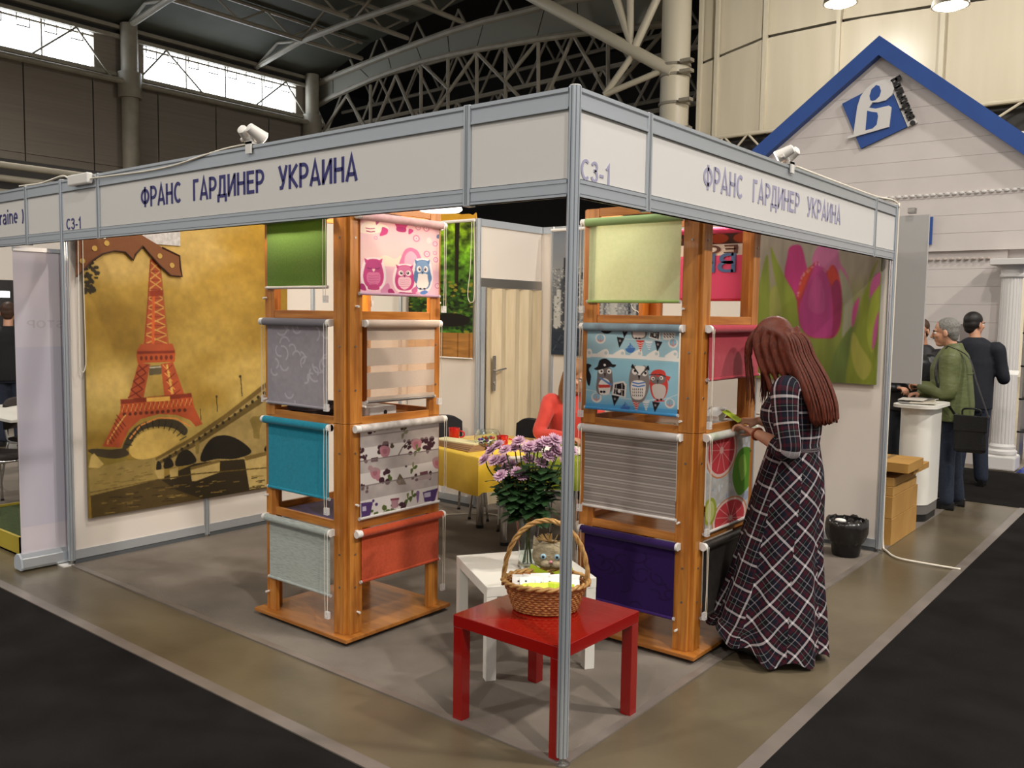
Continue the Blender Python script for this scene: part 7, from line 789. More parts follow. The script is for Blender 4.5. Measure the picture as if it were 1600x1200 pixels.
for k, (x, y, a) in enumerate(((-.40, 1.45, .3), (-.37, 1.40, -.1))):
    MB().obox((x, y, 1.1335+k*.0022), (.05*math.cos(a), .05*math.sin(a), 0), (-.035*math.sin(a), .035*math.cos(a), 0), (0, 0, .001)).build('leaflet', mat('leaflet_%d' % k, ['#d8c8a8', '#e8e0cc'][k], .7), label=['tan leaflet lying on the right tower shelf', 'cream leaflet lying on top of the tan leaflet on the right tower shelf'][k], cat='paper')
t = thing('card_holder', 'clear card holder with white cards on the right tower shelf', 'card holder', (-.2, 1.62, 1.132))
MB().box((-.26, 1.56, 1.133), (-.14, 1.70, 1.16)).build('tray', M['clear'], t)
MB().obox((-.2, 1.62, 1.18), (.045, 0, 0), (0, .05, .02), (0, -.006, .02)).build('cards', M['white'], t)
# ------------------------------------------------------------------ low tables in front
def low_table(label, cx, cy, ang, m, S=.55, Hh=.45):
    t = thing('coffee_table', label, 'table', (cx, cy, 0), rotz=ang)
    h = S/2
    MB().box((-h, -h, Hh-.05), (h, h, Hh)).build('table_top', m, t, local=True, bevel=.0025)
    for sx in (-1, 1):
        for sy in (-1, 1):
            MB().box((sx*(h-.001), sy*(h-.001), .004), (sx*(h-.051), sy*(h-.051), Hh-.05)).build('leg', m, t, local=True, bevel=.002)
    return t
low_table('glossy red square side table at the booth corner', -.283, .275, R(-.8), M['red_paint'], .555)
low_table('white square side table behind the red one', -.775, .745, R(-32.9), M['white_paint'], .545)
# ---- wicker basket with handle
bx, by, bz = -.315, .305, .451
t = thing('wicker_basket', 'oval brown wicker basket with tall hoop handle on the red table', 'basket', (bx, by, bz), rotz=R(38))
M['wicker'] = mat('wicker', '#8a5226', .6, c2='#b57a3e', scale=60, detail=3); M['wicker_light'] = mat('wicker_handle', '#a0703a', .55, c2='#c49a5c', scale=50)
RXb, RYb = .172, .135
def brad(z): return np.interp(z, [0, .02, .06, .1, .125], [.74, .8, .88, .97, 1.02])
mb = MB(); NS = 34
for L in range(11):
    z = .008+L*.0105; rr = brad(z)
    pts = []
    for k in range(NS*2):
        a = 2*PI*k/(NS*2); w_ = 1+(.022 if (k+L*1) % 2 else -.022)*(1 if (k//2+L) % 2 else .4)
        pts.append((RXb*rr*w_*math.cos(a), RYb*rr*w_*math.sin(a), z))
    n = len(pts); rings = []
    for k in range(n):
        p0 = Vector(pts[k]); d = (Vector(pts[(k+1) % n])-Vector(pts[k-1])).normalized(); o = Vector((p0.x, p0.y, 0)).normalized()
        rings.append([p0+o*.0045*math.cos(2*PI*j/6)+Vector((0, 0, 1))*.0062*math.sin(2*PI*j/6) for j in range(6)])
    rings.append(rings[0]); mb.loft(rings, cap=False)
mb.build('weave', M['wicker'], t, local=True, smooth=True)
for k in range(NS):
    a = 2*PI*k/NS
    MB().tube([(RXb*brad(z)*math.cos(a), RYb*brad(z)*math.sin(a), z) for z in (.004, .03, .06, .09, .122)], .0032, 5).build('stake', M['wicker'], t, local=True)
for ph in (0, PI):
    mb = MB(); pts = [((RXb*1.05+.006*math.cos(k*.9+ph))*math.cos(2*PI*k/90), (RYb*1.06+.006*math.cos(k*.9+ph))*math.sin(2*PI*k/90), .125+.006*math.sin(k*.9+ph)) for k in range(90)]
    mb.tube(pts+[pts[0]], .007, 6); mb.build('rim_braid', M['wicker_light'], t, local=True, smooth=True)
for ph in (0, 2.1, 4.2):
    mb = MB(); pts = []
    for k in range(61):
        a = PI*k/60; X = RXb*1.03*math.cos(a); Z = .1+.28*math.sin(a)**.85
        pts.append((X+.006*math.cos(a)*math.cos(k*.55+ph), .006*math.sin(k*.55+ph), Z+.006*math.sin(a)*math.cos(k*.55+ph)))
    mb.tube(pts, .0062, 6); mb.build('handle_strand', M['wicker_light'], t, local=True, smooth=True)
mb = MB(); mb.lathe([(.0, .004), (.74, .004), (.74, .012), (.0, .012)], (0, 0, 0), 30, RXb, RYb); mb.build('basket_bottom', M['wicker'], t, local=True)
MB().lathe([(.0, .055), (.82, .055), (.82, .06), (.0, .06)], (0, 0, 0), 30, RXb, RYb).build('lining', mat('brown_paper', '#6a4a2a', .8), t, local=True)
M['lime_card'] = mat('lime_card', '#b6cc2e', .5); M['yellow_card'] = mat('pale_lime_card', '#d4dc58', .5); M['maroon'] = mat('maroon_print', '#7a2c30', .6)
def basket_pt(x, y, z): return Matrix.Rotation(R(38), 4, 'Z') @ Vector((x, y, z))+Vector((bx, by, bz))
random.seed(21)
k = 0
for row, (yy, zz, n, cm) in enumerate(((-.025, .112, 7, 'white'), (-.058, .105, 8, 'lime'), (.02, .11, 6, 'white'))):
    for i in range(n):
        x = (-.1+.2*i/(n-1))*(.75 if cm == 'lime' else 1); a = random.uniform(-.35, .35); c = basket_pt(x, yy+random.uniform(-.01, .01), zz+.004*(i % 3))
        M_ = Matrix.Rotation(R(38)+a, 3, 'Z'); ax = M_ @ Vector((.042, 0, 0)); d = Vector((0, .02, .022)) if cm == 'white' else Vector((0, .022, .012)); ay = M_ @ d; az = ax.cross(ay).normalized()*.0008
        mt = M['white'] if cm == 'white' else random.choice([M['lime_card'], M['yellow_card']])
        nm = 'white business card with maroon strip fanned in the wicker basket' if cm == 'white' else 'lime green leaflet tucked in the wicker basket'
        cd = thing('business_card' if cm == 'white' else 'leaflet', nm, 'card', c, 'cards in the wicker basket')
        MB().obox(c, ax, ay, az).build('card', mt, cd)
        if cm == 'white':
            MB().obox(c-ay*.85+az*1.2, ax*.99, ay*.14, az*.6).build('colour_strip', M['maroon'], cd)
            MB().obox(c+ay*.35+az*1.2-ax*.4, ax*.1, ay*.12, az*.6).build('emblem', M['black_plastic'], cd)
# ---- cat doll behind the basket
cx, cy, cz = -.395, .455, .451
t = thing('cat_doll', 'beige textile cat face with lime bow standing behind the basket', 'toy', (cx, cy, cz), rotz=R(33))
M['linen'] = mat('linen', '#a89a80', .9, c2='#968868', scale=30, stretch=(1, 1, 4), bump=.5, bscale=90); M['raffia'] = mat('raffia', '#9a7a48', .8)
MB().lathe([(.02, 0), (.07, .005), (.075, .05), (.06, .11), (.05, .13)], (0, 0, 0), 20, 1, .6).build('body', M['lime_card'], t, local=True, smooth=True)
MB().ball((0, 0, .185), (.088, .055, .068), 20, 12).build('head', M['linen'], t, local=True, smooth=True)
for s in (-1, 1):
    MB().loft([[(s*.045, -.01, .225), (s*.085, -.01, .21), (s*.075, .012, .22)], [(s*.078, -.002, .272), (s*.081, -.002, .27), (s*.079, .002, .271)]]).build('ear', M['linen'], t, local=True)
    e = MB().ball((s*.03-.004, -.052, .192), (.013, .007, .013)).build('eye', mat('pale_blue_eye', '#9ec4d8', .2), t, local=True, smooth=True)
    MB().ball((s*.03-.004, -.058, .192), (.006, .004, .006)).build('pupil', M['black_plastic'], e, local=True, smooth=True)
    MB().ball((s*.022, -.048, .158), (.024, .016, .017)).build('cheek', M['linen'], t, local=True, smooth=True)
    MB().loft([[(s*.01, -.05, .12), (s*.09, -.045, .15), (s*.1, -.04, .115), (s*.07, -.045, .08)], [(s*.01, -.03, .12), (s*.09, -.025, .15), (s*.1, -.02, .115), (s*.07, -.025, .08)]]).build('bow_loop', M['lime_card'], t, local=True)
MB().ball((0, -.062, .172), (.008, .006, .006)).build('nose', mat('pink_nose', '#d890a0', .3), t, local=True, smooth=True)
random.seed(8)
for k in range(16):
    a = random.uniform(-1.3, 1.3); MB().tube([(0, -.02, .245), (.035*math.sin(a), -.035, .258), (.075*math.sin(a), -.035+random.uniform(-.01, .02), .25+.04*math.cos(a))], [.003, .003, .0015], 5).build('raffia_tuft', M['raffia'], t, local=True)
# ---- glass vase with chrysanthemums on the white table
vx, vy, vz = -.745, .735, .451
t = thing('glass_vase', 'tall clear glass vase holding the pink flowers', 'vase', (vx, vy, vz))
MB().lathe([(.0, .003), (.046, .003), (.05, .01), (.044, .05), (.046, .12), (.056, .2), (.068, .27), (.066, .27), (.054, .2), (.0435, .12), (.0415, .05), (.045, .018), (.0, .016)], (vx, vy, vz), 28, cap=False).build('glass', M['glass'], t, smooth=True, sharp=50)
M['petal'] = mat('pink_petal', '#cba6ba', .6, c2='#bb90a8', scale=30); M['petal_mid'] = mat('pink_centre', '#a87a98', .7); M['leafg'] = mat('dark_leaf', '#1f3a1c', .55, c2='#2c4c24', scale=12); M['stem'] = mat('green_stem', '#3c5426', .6)
random.seed(5)
# measured heads: image-plane offsets from the vase axis (right, up)
Rr = Vector((.779, .627, 0)).normalized(); Ff = Vector((-.627, .779, 0)).normalized()
heads = [(-.215, .60), (-.185, .64), (-.15, .67), (-.115, .665), (-.165, .61), (-.125, .60), (-.105, .555), (-.085, .575), (-.06, .555), (-.135, .545), (-.03, .535), (.0, .605), (.0, .69), (-.05, .70), (.045, .69), (-.01, .655), (.025, .67), (.075, .71), (.09, .64), (.11, .69), (.06, .60), (.13, .66), (.15, .645), (.175, .665), (.175, .595), (.205, .66), (.12, .72), (-.07, .66)]
def flower(c, d, r, label):
    f = thing('chrysanthemum', label, 'flower', c, 'pink flowers in the vase')
    a, b = frame_to(d); d = Vector(d).normalized(); mb = MB()
    for ring, (n, tilt, ln) in enumerate(((16, 8, 1.0), (14, 32, .86), (10, 58, .66), (6, 78, .45))):
        for k in range(n):
            an = 2*PI*(k+.5*(ring % 2))/n+random.uniform(-.1, .1); o = a*math.cos(an)+b*math.sin(an); dr = o*math.cos(R(tilt))+d*math.sin(R(tilt)); sd = d.cross(o)*r*.16; L = r*ln*random.uniform(.9, 1.08)
            p0 = c+o*r*.08; m1 = c+dr*L*.6+d*r*.04; p1 = c+dr*L
            mb.add([p0+sd*.3, m1+sd, p1+sd*.45, p1-sd*.45, m1-sd, p0-sd*.3, m1+d*r*.05], [(0, 1, 6), (1, 2, 6), (2, 3, 6), (3, 4, 6), (4, 5, 6), (5, 0, 6)])
    mb.build('petals', M['petal'], f)
    MB().ball(c+d*r*.28, r*.2, 8, 6).build('centre', M['petal_mid'], f, smooth=True)
    st = MB().tube(catmull([c-d*.004, c-d*.05+Vector((0, 0, -.03)), Vector((vx, vy, vz+.33))+(c-Vector((vx, vy, c.z)))*.3, Vector((vx, vy, vz+.22))+(c-Vector((vx, vy, c.z)))*.08, Vector((vx, vy, vz+.025))-(c-Vector((vx, vy, c.z))).normalized()*.022], 4), .0032, 6).build('stem', M['stem'], f, smooth=True)
    mb = MB()
    for k in range(13):
        h = random.uniform(.08, .85); pz = vz+.24+(c.z-vz-.30)*h; base = Vector((vx, vy, pz))+(c-Vector((vx, vy, c.z)))*max(.1, min(1, (.35+.65*h)*.85)); an = random.uniform(0, 2*PI); o = Vector((math.cos(an), math.sin(an), random.uniform(-.5, .35))).normalized(); sd = o.cross(Vector((0, 0, 1))).normalized(); L = random.uniform(.06, .1); W = L*.34
        mb.add([base, base+o*L*.35+sd*W, base+o*L*.62+sd*W*.62-Vector((0, 0, .004)), base+o*L*.72+sd*W*.8-Vector((0, 0, .006)), base+o*L-Vector((0, 0, .014)), base+o*L*.72-sd*W*.8-Vector((0, 0, .006)), base+o*L*.62-sd*W*.62-Vector((0, 0, .004)), base+o*L*.35-sd*W], [(0, 1, 7), (1, 2, 6, 7), (2, 3, 5, 6), (3, 4, 5)])
    mb.build('leaves', M['leafg'], f)
for i, (u, z) in enumerate(heads):
    dep = random.uniform(-.10, .10); c = Vector((vx, vy, vz))+Rr*u+Ff*dep+Vector((0, 0, z-.075))
    d = (Rr*u*2.2+Ff*(dep*1.2-.25)+Vector((0, 0, .55))).normalized()
    lab = 'pink chrysanthemum head in the bouquet on the white table'
    if i == 0: lab = 'leftmost pink chrysanthemum of the bouquet'
    if i == 24: lab = 'single round pink chrysanthemum lowest at the right of the bouquet'
    if i == 11: lab = 'large round pink chrysanthemum in the middle of the bouquet'
    if i == 10: lab = 'small lowest pink chrysanthemum at the centre left of the bouquet'
    flower(c, d, random.uniform(.036, .043), lab)
# ---- meeting table with yellow cloth
TB = .735
t = thing('meeting_table', 'meeting table with chrome tube legs under the yellow cloth', 'table', (-2.2, 2.25, 0))
tc = [(-2.62, 1.98), (-2.02, 1.93), (-1.55, 2.30), (-1.85, 2.75), (-2.65, 2.62)]
tc = [(-2.75, 2.0), (-1.95, 1.78), (-1.40, 2.15), (-1.62, 2.75), (-2.6, 2.72)]
MB().prism(tc, None, (0, 0, TB-.025), (1, 0, 0), (0, 1, 0), (0, 0, 1), .025).build('table_top', M['white_paint'], t)
for x, y in ((-2.63, 2.56), (-2.15, 2.28), (-1.62, 2.55), (-1.5, 2.2)):
    l = MB().cyl((x, y, .03), (x, y, TB-.025), .03, n=16).build('leg', M['chrome'], t, smooth=True, sharp=40)
    MB().cyl((x, y, .0045), (x, y, .03), .032, n=16).build('foot', M['black_plastic'], l)
M['yellow_cloth'] = mat('yellow_cloth', '#e8c02a', .8, c2='#deb424', scale=10, sheen=.2); M['green_cloth'] = mat('olive_cloth', '#6c7a14', .85, c2='#7a8818', scale=8)
def cloth(name, poly, drop, m, label, z, edges, amp=.008):
    mb = MB(); n = len(poly); c = sum((Vector((a, b, 0)) for a, b in poly), Vector())/n; rings = [[], [], [], []]
    outl = []
    for i in range(n):
        a = Vector((*poly[i], 0)); b = Vector((*poly[(i+1) % n], 0))
        for k in range(10): outl.append((a+(b-a)*k/10, edges[i] if k else max(edges[i], edges[i-1])))
    N_ = len(outl)
    ins = [[], [], [], []]
    for k, (p, d) in enumerate(outl):
        o = (p-c).normalized(); wv = amp*math.sin(k*1.7)
        ins[0].append(c+(p-c)*.02+Vector((0, 0, z))); ins[1].append(p-o*.004+Vector((0, 0, z))); ins[2].append(p+o*.008+Vector((0, 0, z-.012*min(1, d*20)))); ins[3].append(p+o*(.014+wv*min(1, d*5))+Vector((0, 0, z-drop*d)))
    mb.loft(ins, cap=False)
    return mb.build(name, m, smooth=True, sharp=50, label=label, cat='tablecloth')
cloth('tablecloth', [(-2.78, 1.97), (-1.94, 1.74), (-1.80, 2.05), (-2.2, 2.74), (-2.65, 2.72)], .26, M['yellow_cloth'], 'bright yellow cloth draped over the meeting table', TB+.004, [1, .9, .12, .12, .9])
cloth('tablecloth', [(-1.72, 1.925), (-1.36, 2.14), (-1.6, 2.77), (-2.15, 2.75), (-1.84, 2.12)], .2, M['green_cloth'], 'olive green cloth draped over the right end of the meeting table', TB+.0035, [1, 1, .5, .12, .05])
# ------------------------------------------------------------------ on and around the meeting table
M['mug_red'] = mat('red_ceramic', '#b01218', .2, coat=.3); M['coffee'] = mat('coffee', '#2a160c', .3)
def mug(x, y, label):
    t = thing('mug', label, 'mug', (x, y, TB+.006))
    MB().lathe([(.0, 0), (.034, 0), (.038, .004), (.043, .09), (.04, .09), (.036, .012), (.0, .012)], (x, y, TB+.006), 20, cap=False).build('cup', M['mug_red'], t, smooth=True, sharp=50)
    MB().tube(catmull([(x+.04, y+.02, TB+.075), (x+.065, y+.035, TB+.065), (x+.065, y+.035, TB+.035), (x+.04, y+.02, TB+.025)], 5), .006, 7).build('handle', M['mug_red'], t, smooth=True)
    MB().cyl((x, y, TB+.07), (x, y, TB+.072), .0385, n=20).build('drink', M['coffee'], t)
mug(-2.09, 2.17, 'red mug beside the glass sweet bowl on the yellow cloth'); mug(-2.62, 2.24, 'red mug at the left end of the yellow cloth')
gx, gy = -2.16, 2.09
t = thing('glass_bowl', 'round clear glass bowl full of wrapped sweets', 'bowl', (gx, gy, TB+.006))
MB().lathe([(.0, 0), (.05, 0), (.085, .03), (.098, .065), (.09, .105), (.075, .13), (.0725, .129), (.087, .104), (.095, .065), (.082, .032), (.048, .004), (.0, .004)], (gx, gy, TB+.006), 24, cap=False).build('glass', M['glass'], t, smooth=True, sharp=60)
random.seed(3); sw = [mat('sweet_%d' % k, c, .2, metal=.3) for k, c in enumerate(('#3a5aa8', '#c9c2ae', '#3e8a4a', '#c79a2a', '#8a4ab0', '#c8483a'))]
for k in range(26):
    a = random.uniform(0, 2*PI); r = random.uniform(0, .065); z = TB+.02+random.uniform(0, .07); c = (gx+r*math.cos(a), gy+r*math.sin(a), z)
    MB().ball(c, (.016, .011, .01), 8, 6).build('sweet', sw[k % 6], smooth=True, label='sweet wrapped in %s foil in the glass bowl' % ('blue', 'cream', 'green', 'golden', 'purple', 'red')[k % 6], cat='sweet', group='sweets in the glass bowl')
M['folder'] = mat('tan_folder', '#9c7a58', .7); M['ivory'] = mat('ivory_card', '#d8d0a4', .6)
for k in range(5):
    a = R(-12+3*k); MB().obox((-2.32-.01*k, 1.97+.012*k, TB+.01+.009*k), (.2*math.cos(a), .2*math.sin(a), 0), (-.07*math.sin(a), .07*math.cos(a), 0), (0, 0, .004)).build('sample_folder', M['folder'] if k < 4 else M['ivory'], label=['tan sample folder at the bottom of the pile on yellow cloth', 'tan sample folder, second from the bottom on yellow cloth', 'tan sample folder in the middle of the pile on yellow cloth', 'tan sample folder just below the ivory cover on yellow cloth', 'ivory sample folder on top of the pile on yellow cloth'][k], cat='folder')
for k, (x, y, a, w_, d) in enumerate(((-1.80, 2.34, -20, .17, .12), (-1.62, 2.42, -8, .15, .11), (-1.98, 2.28, -30, .14, .02), (-2.28, 2.25, 15, .1, .07))):
    MB().obox((x, y, TB+.0115+.003*k), (w_*math.cos(R(a)), w_*math.sin(R(a)), 0), (-d*math.sin(R(a)), d*math.cos(R(a)), 0), (0, 0, .0055 if k < 2 else .003)).build('catalogue' if k < 2 else 'paper_sheet', M['white'] if k != 2 else M['ivory'], label=['open white catalogue in front of the woman in coral', 'white catalogue at the right end of the table', 'cream strip of paper between mug and catalogue', 'white paper sheet behind the sweet bowl'][k], cat='paper')
# ---- stacking chairs
M['black_fabric'] = mat('black_upholstery', '#17151a', .9, c2='#1e1c20', scale=80, bump=.3, bscale=300)
def chair(label, x, y, rz, fab=None, tube=None):
    t = thing('stacking_chair', label, 'chair', (x, y, 0), rotz=rz, group='stacking chairs'); fab = fab or M['black_fabric']; tube = tube or M['chrome']
    s = MB(); s.loft([[(a*.21*k2, b*.2*k2+.0, z) for a, b in ((-1, -1), (0, -1.06), (1, -1), (1.04, 0), (1, 1), (0, 1.05), (-1, 1), (-1.04, 0))] for k2, z in ((.9, .43), (1, .44), (1.02, .46), (.96, .478))]); s.build('seat', fab, t, local=True, smooth=True, sharp=50, bevel=.005)
    b = MB(); rings = []
    for k in range(9):
        a = -1+2*k/8; yc = -.215-.03*(1-a*a); rings.append([(a*.225, yc+d, z) for d, z in ((-.014, .55), (.014, .55), (.02, .68-.01*a*a), (.014, .83-.05*a**4), (-.014, .84-.05*a**4), (-.024, .68))])
    b.loft(rings); b.build('backrest', fab, t, local=True, smooth=True, sharp=60)
    for sx in (-1, 1):
        MB().tube(catmull([(sx*.235, .235, .006), (sx*.215, .2, .4), (sx*.2, .17, .425), (sx*.2, 0, .425)], 5), .011, 8).build('leg', tube, t, local=True, smooth=True)
        MB().tube(catmull([(sx*.235, -.27, .006), (sx*.215, -.2, .4), (sx*.2, -.17, .425), (sx*.2, 0, .425)], 5), .011, 8).build('leg', tube, t, local=True, smooth=True)
        MB().tube(catmull([(sx*.2, .0, .425), (sx*.205, -.17, .44), (sx*.205, -.215, .5), (sx*.205, -.235, .72)], 5), .01, 8).build('back_tube', tube, t, local=True, smooth=True)
        for yy in (.235, -.27): MB().cyl((sx*.235, yy, .0005), (sx*.235, yy, .02), .014, n=8).build('foot_cap', M['black_plastic'], t, local=True)
    MB().cyl((-.2, .1, .425), (.2, .1, .425), .009).build('crossbar', tube, t, local=True)
    return t
chair('black stacking chair standing behind the table next to the woman in coral', -2.58, 2.86, R(180-20))
chair('black stacking chair mostly hidden behind the left tower', -3.02, 2.62, R(-110))
# ---- door-side floor cable
MB().tube(catmull([(-3.6, 2.6, .01), (-3.3, 2.75, .01), (-3.15, 2.68, .01), (-3.0, 2.85, .01), (-2.9, 2.95, .01), (-2.7, 2.97, .01)], 6), .005, 6).build('floor_cable', M['cord'], smooth=True, label='thin white cable on the carpet under the meeting table', cat='cable')
# ---- waste bin with bag
x, y = -.155, 3.72
t = thing('waste_bin', 'black waste bin with a bin liner by the right wall', 'bin', (x, y, .005))
MB().lathe([(.0, 0), (.09, 0), (.097, .02), (.125, .26), (.121, .26), (.092, .012), (.0, .012)], (x, y, .005), 28, cap=False).build('bin_body', mat('black_bin', '#121213', .3), t, smooth=True, sharp=50)
mb = MB(); random.seed(12); rings = []
for k, (r, z) in enumerate(((.085, .2), (.118, .24), (.126, .268), (.142, .262), (.149, .22), (.144, .17), (.128, .125), (.118, .105))):
    rings.append([(x+r*(1+.035*math.sin(j*2.7+k)+.02*math.sin(j*5.1))*math.cos(2*PI*j/40), y+r*(1+.035*math.sin(j*2.7+k)+.02*math.sin(j*5.1))*math.sin(2*PI*j/40), z+.008*math.sin(j*1.9+k)+.006*math.sin(j*.8)) for j in range(40)])
mb.loft(rings, cap=False); mb.build('bin_liner', mat('black_film', '#25211f', .25, alpha=.85), t, smooth=True)
MB().ball((x-.03, y-.05, .26), (.04, .03, .015)).build('paper_scrap', M['white'], label='scrap of white paper in the waste bin', cat='paper', smooth=True)

# ------------------------------------------------------------------ neighbouring stand at right: boxes, counter, hanging panel
M['card'] = mat('cardboard', '#b98d4a', .8, c2='#ad8040', scale=5); M['card2'] = mat('cardboard_dark', '#a67a3c', .8, c2='#b0843f', scale=6); M['tape_brown'] = mat('brown_tape', '#8a6a38', .4)
def carton(x0, y0, z0, x1, y1, z1, label, m=None):
    t = thing('carton', label, 'box', ((x0+x1)/2, (y0+y1)/2, z0), 'cardboard boxes')
    MB().box((x0, y0, z0), (x1, y1, z1)).build('box', m or M['card'], t, bevel=.004)
    MB().box(((x0+x1)/2-.02, y0-.0008, z0), ((x0+x1)/2+.02, y1+.0008, z1+.0008)).build('tape', M['tape_brown'], t)
    MB().box((x0-.0004, y0-.0004, z1-.006), (x1+.0004, y1+.0004, z1-.004)).build('flap_seam', M['tape_brown'], t)
carton(-.32, 4.2, .001, .022, 4.9, .205, 'lowest cardboard box in the stack beside the booth end post')
carton(-.31, 4.2, .207, .02, 4.9, .375, 'second cardboard box from the floor in the stack', M['card'])
carton(-.3, 4.21, .377, .018, 4.86, .445, 'third thin cardboard box in the stack'); carton(-.3, 4.22, .447, .016, 4.84, .51, 'fourth thin cardboard box in the stack', M['card'])
carton(-.3, 4.50, .512, .085, 4.95, .56, 'small flat cardboard box overhanging near the white counter', M['card2'])
carton(-.3, 4.2, .562, .12, 4.62, .635, 'flat cardboard box overhanging on top of the stack', M['card2'])
MB().box((-.04, 4.06, .002), (-.012, 4.10, 1.0)).build('wooden_lath', mat('lath', '#b08a60', .6), label='thin wooden lath leaning behind the right booth end post', cat='lath')
# counter
t = thing('promo_counter', 'white rounded promotion counter with grey base beside the boxes', 'counter', (-.1, 5.3, 0))
def rr(cx, cy, hx_, hy_, r, n=6):
    o = []
    for sx, sy, a0 in ((1, 1, 0), (-1, 1, 90), (-1, -1, 180), (1, -1, 270)):
        for k in range(n+1): a = R(a0+90*k/n); o.append((cx+sx*(hx_-r)+r*math.cos(a), cy+sy*(hy_-r)+r*math.sin(a)))
    return o
def plinth(z0, z1, g, m, nm): MB().loft([[(a, b, z) for a, b in rr(-.10, 5.40, .125+g, .26+g, .115)] for z in (z0, z1)]).build(nm, m, t, smooth=True, sharp=40)
plinth(.001, .07, -.012, M['black_plastic'], 'plinth'); plinth(.07, .15, -.004, mat('grey_band', '#6b6763', .5), 'grey_band'); plinth(.15, .965, 0, M['white_paint'], 'body'); plinth(.965, .99, .05, M['white_paint'], 'counter_top')
random.seed(14)
for k in range(7):
    a = random.uniform(-.4, .4); c = (-.12+random.uniform(-.1, .12), 5.42+random.uniform(-.22, .22), .9935+.0032*k)
    MB().obox(c, (.1*math.cos(a), .1*math.sin(a), 0), (-.13*math.sin(a), .13*math.cos(a), 0), (0, 0, .0014)).build('brochure', mat('brochure_%d' % k, ['#d8d4cc', '#8a8680', '#cfc8b8', '#b4a894', '#e2e0da', '#6f6a66', '#d8d0c4'][k], .4), label='flat brochure lying in the pile on the white counter', cat='brochure', group='brochures on the counter')
MB().box((-.5, 4.42, 1.215), (.118, 4.45, 2.475)).build('hanging_board', mat('grey_board', '#b8b5b2', .6), label='plain grey board hanging behind the right end of the booth', cat='panel')
MB().box((-.03, 4.4, 2.49), (.02, 4.46, 2.53)).build('cable_clip', M['steel'], label='small metal clip on top of the hanging grey board', cat='clip')
MB().box((-.45, 3.99, 2.40), (-.42, 4.42, 2.43)).build('board_bracket', M['alu'], bpy.data.objects['hanging_board'])
# ------------------------------------------------------------------ white gable stand
M['siding'] = mat('white_siding', '#d6cdc8', .55, c2='#cfc6c1', scale=2); M['blue_paint'] = mat('blue_fascia', '#1d4790', .45, c2='#1f4c98', scale=3); M['stand_white'] = mat('white_stucco', '#dad6d2', .5)
YG = 8.8
g = thing('wall_gable_stand', None, None, (-1.59, YG, 0), kind='structure')
ap = (-1.59, 5.0); sl = .762; sr = .84
def gz(x): return ap[1]-(ap[0]-x)*sl if x < ap[0] else ap[1]-(x-ap[0])*sr
z = 3.2
while z < 5:
    z1 = min(z+.21, 4.93); zz = z1-.0025
    xl0 = ap[0]-(ap[1]-z)/sl; xr0 = ap[0]+(ap[1]-z)/sr; xl1 = ap[0]-(ap[1]-zz)/sl; xr1 = ap[0]+(ap[1]-zz)/sr
    MB().prism([(max(xl0, -3.9), z), (xr0, z), (xr1, zz), (max(xl1, -3.9), zz)], None, (0, YG, 0), (1, 0, 0), (0, 0, 1), (0, 1, 0), .06).build('siding_board', M['siding'], g); z += .21
z = 0.0
while z < 3.2:
    x1 = -.1 if z < 2.38 else .9
    MB().box((-3.9, YG+(.05 if z < 2.38 else 0), z), (x1, YG+.1, min(z+.2075, 3.195))).build('siding_board', M['siding'], g); z += .21
mb = MB()
MB().box((-3.9, YG+.1, 0), (-.1, YG+.14, 3.2)).box((-3.9, YG+.1, 2.4), (3.5, YG+.14, 3.2)).build('backing', M['siding'], g)
def roofbar(x0, x1, nm):
    MB().prism([(x0, gz(x0)-.09), (x1, gz(x1)-.09), (x1, gz(x1)+.14), (x0, gz(x0)+.14)], None, (0, YG-.12, 0), (1, 0, 0), (0, 0, 1), (0, 1, 0), 1.0).build(nm, M['blue_paint'], g)
roofbar(-3.9, ap[0], 'gable_board'); roofbar(ap[0], .9, 'gable_board')
for k in range(60):
    x = -3.8+k*.078
    MB().ball((x, YG-.01, 3.19), (.03, .02, .02), 8, 5).build('scallop', M['stand_white'], g)
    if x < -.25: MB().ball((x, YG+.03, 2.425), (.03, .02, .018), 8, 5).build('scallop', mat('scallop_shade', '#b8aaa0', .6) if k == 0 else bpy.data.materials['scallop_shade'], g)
# logo on the gable
lg = thing('gable_sign', 'blue square sign with a white letter and black Cyrillic brand name on the gable', 'sign', (-1.64, YG-.05, 3.82))
sq = [(-2.033, 4.403), (-1.494, 4.614), (-1.244, 4.023), (-1.778, 3.82)]
MB().prism(sq, None, (0, YG-.005, 0), (1, 0, 0), (0, 0, 1), (0, -1, 0), .03).build('blue_square', M['blue_paint'], lg)
st = [(-1.478, 4.60), (-1.44, 4.61), (-1.185, 4.03), (-1.225, 4.012)]
MB().prism([(-1.49, 4.613), (-1.40, 4.645), (-1.13, 4.06), (-1.235, 4.022)], None, (0, YG-.003, 0), (1, 0, 0), (0, 0, 1), (0, -1, 0), .03).build('white_strip', M['stand_white'], lg)
# white letter, traced on its own rotated frame
L_out = [(780,830),(850,765),(905,760),(915,640),(925,520),(955,420),(1010,355),(1080,322),(1170,322),(1225,365),(1245,430),(1225,480),(1180,512),(1110,515),(1060,505),(1030,545),(1085,568),(1205,565),(1225,585),(1215,755),(1180,765),(850,800),(835,795)]
def sp(X, Y):   # sign plane from the traced frame
    return (-1.934+(X-850)*.001345, 3.955-(Y-790)*.001345+(X-850)*.00012)
outer = [sp(*q) for q in [(848,790),(850,766),(900,762),(905,700),(915,600),(925,510),(950,425),(1005,360),(1075,325),(1165,322),(1222,362),(1243,425),(1225,478),(1175,512),(1105,514),(1060,504),(1028,545),(1090,568),(1205,566),(1226,585),(1214,757)]]
MB().prism(outer, None, (0, YG-.03, 0), (1, 0, 0), (0, 0, 1), (0, -1, 0), .03).build('white_letter', M['stand_white'], lg)
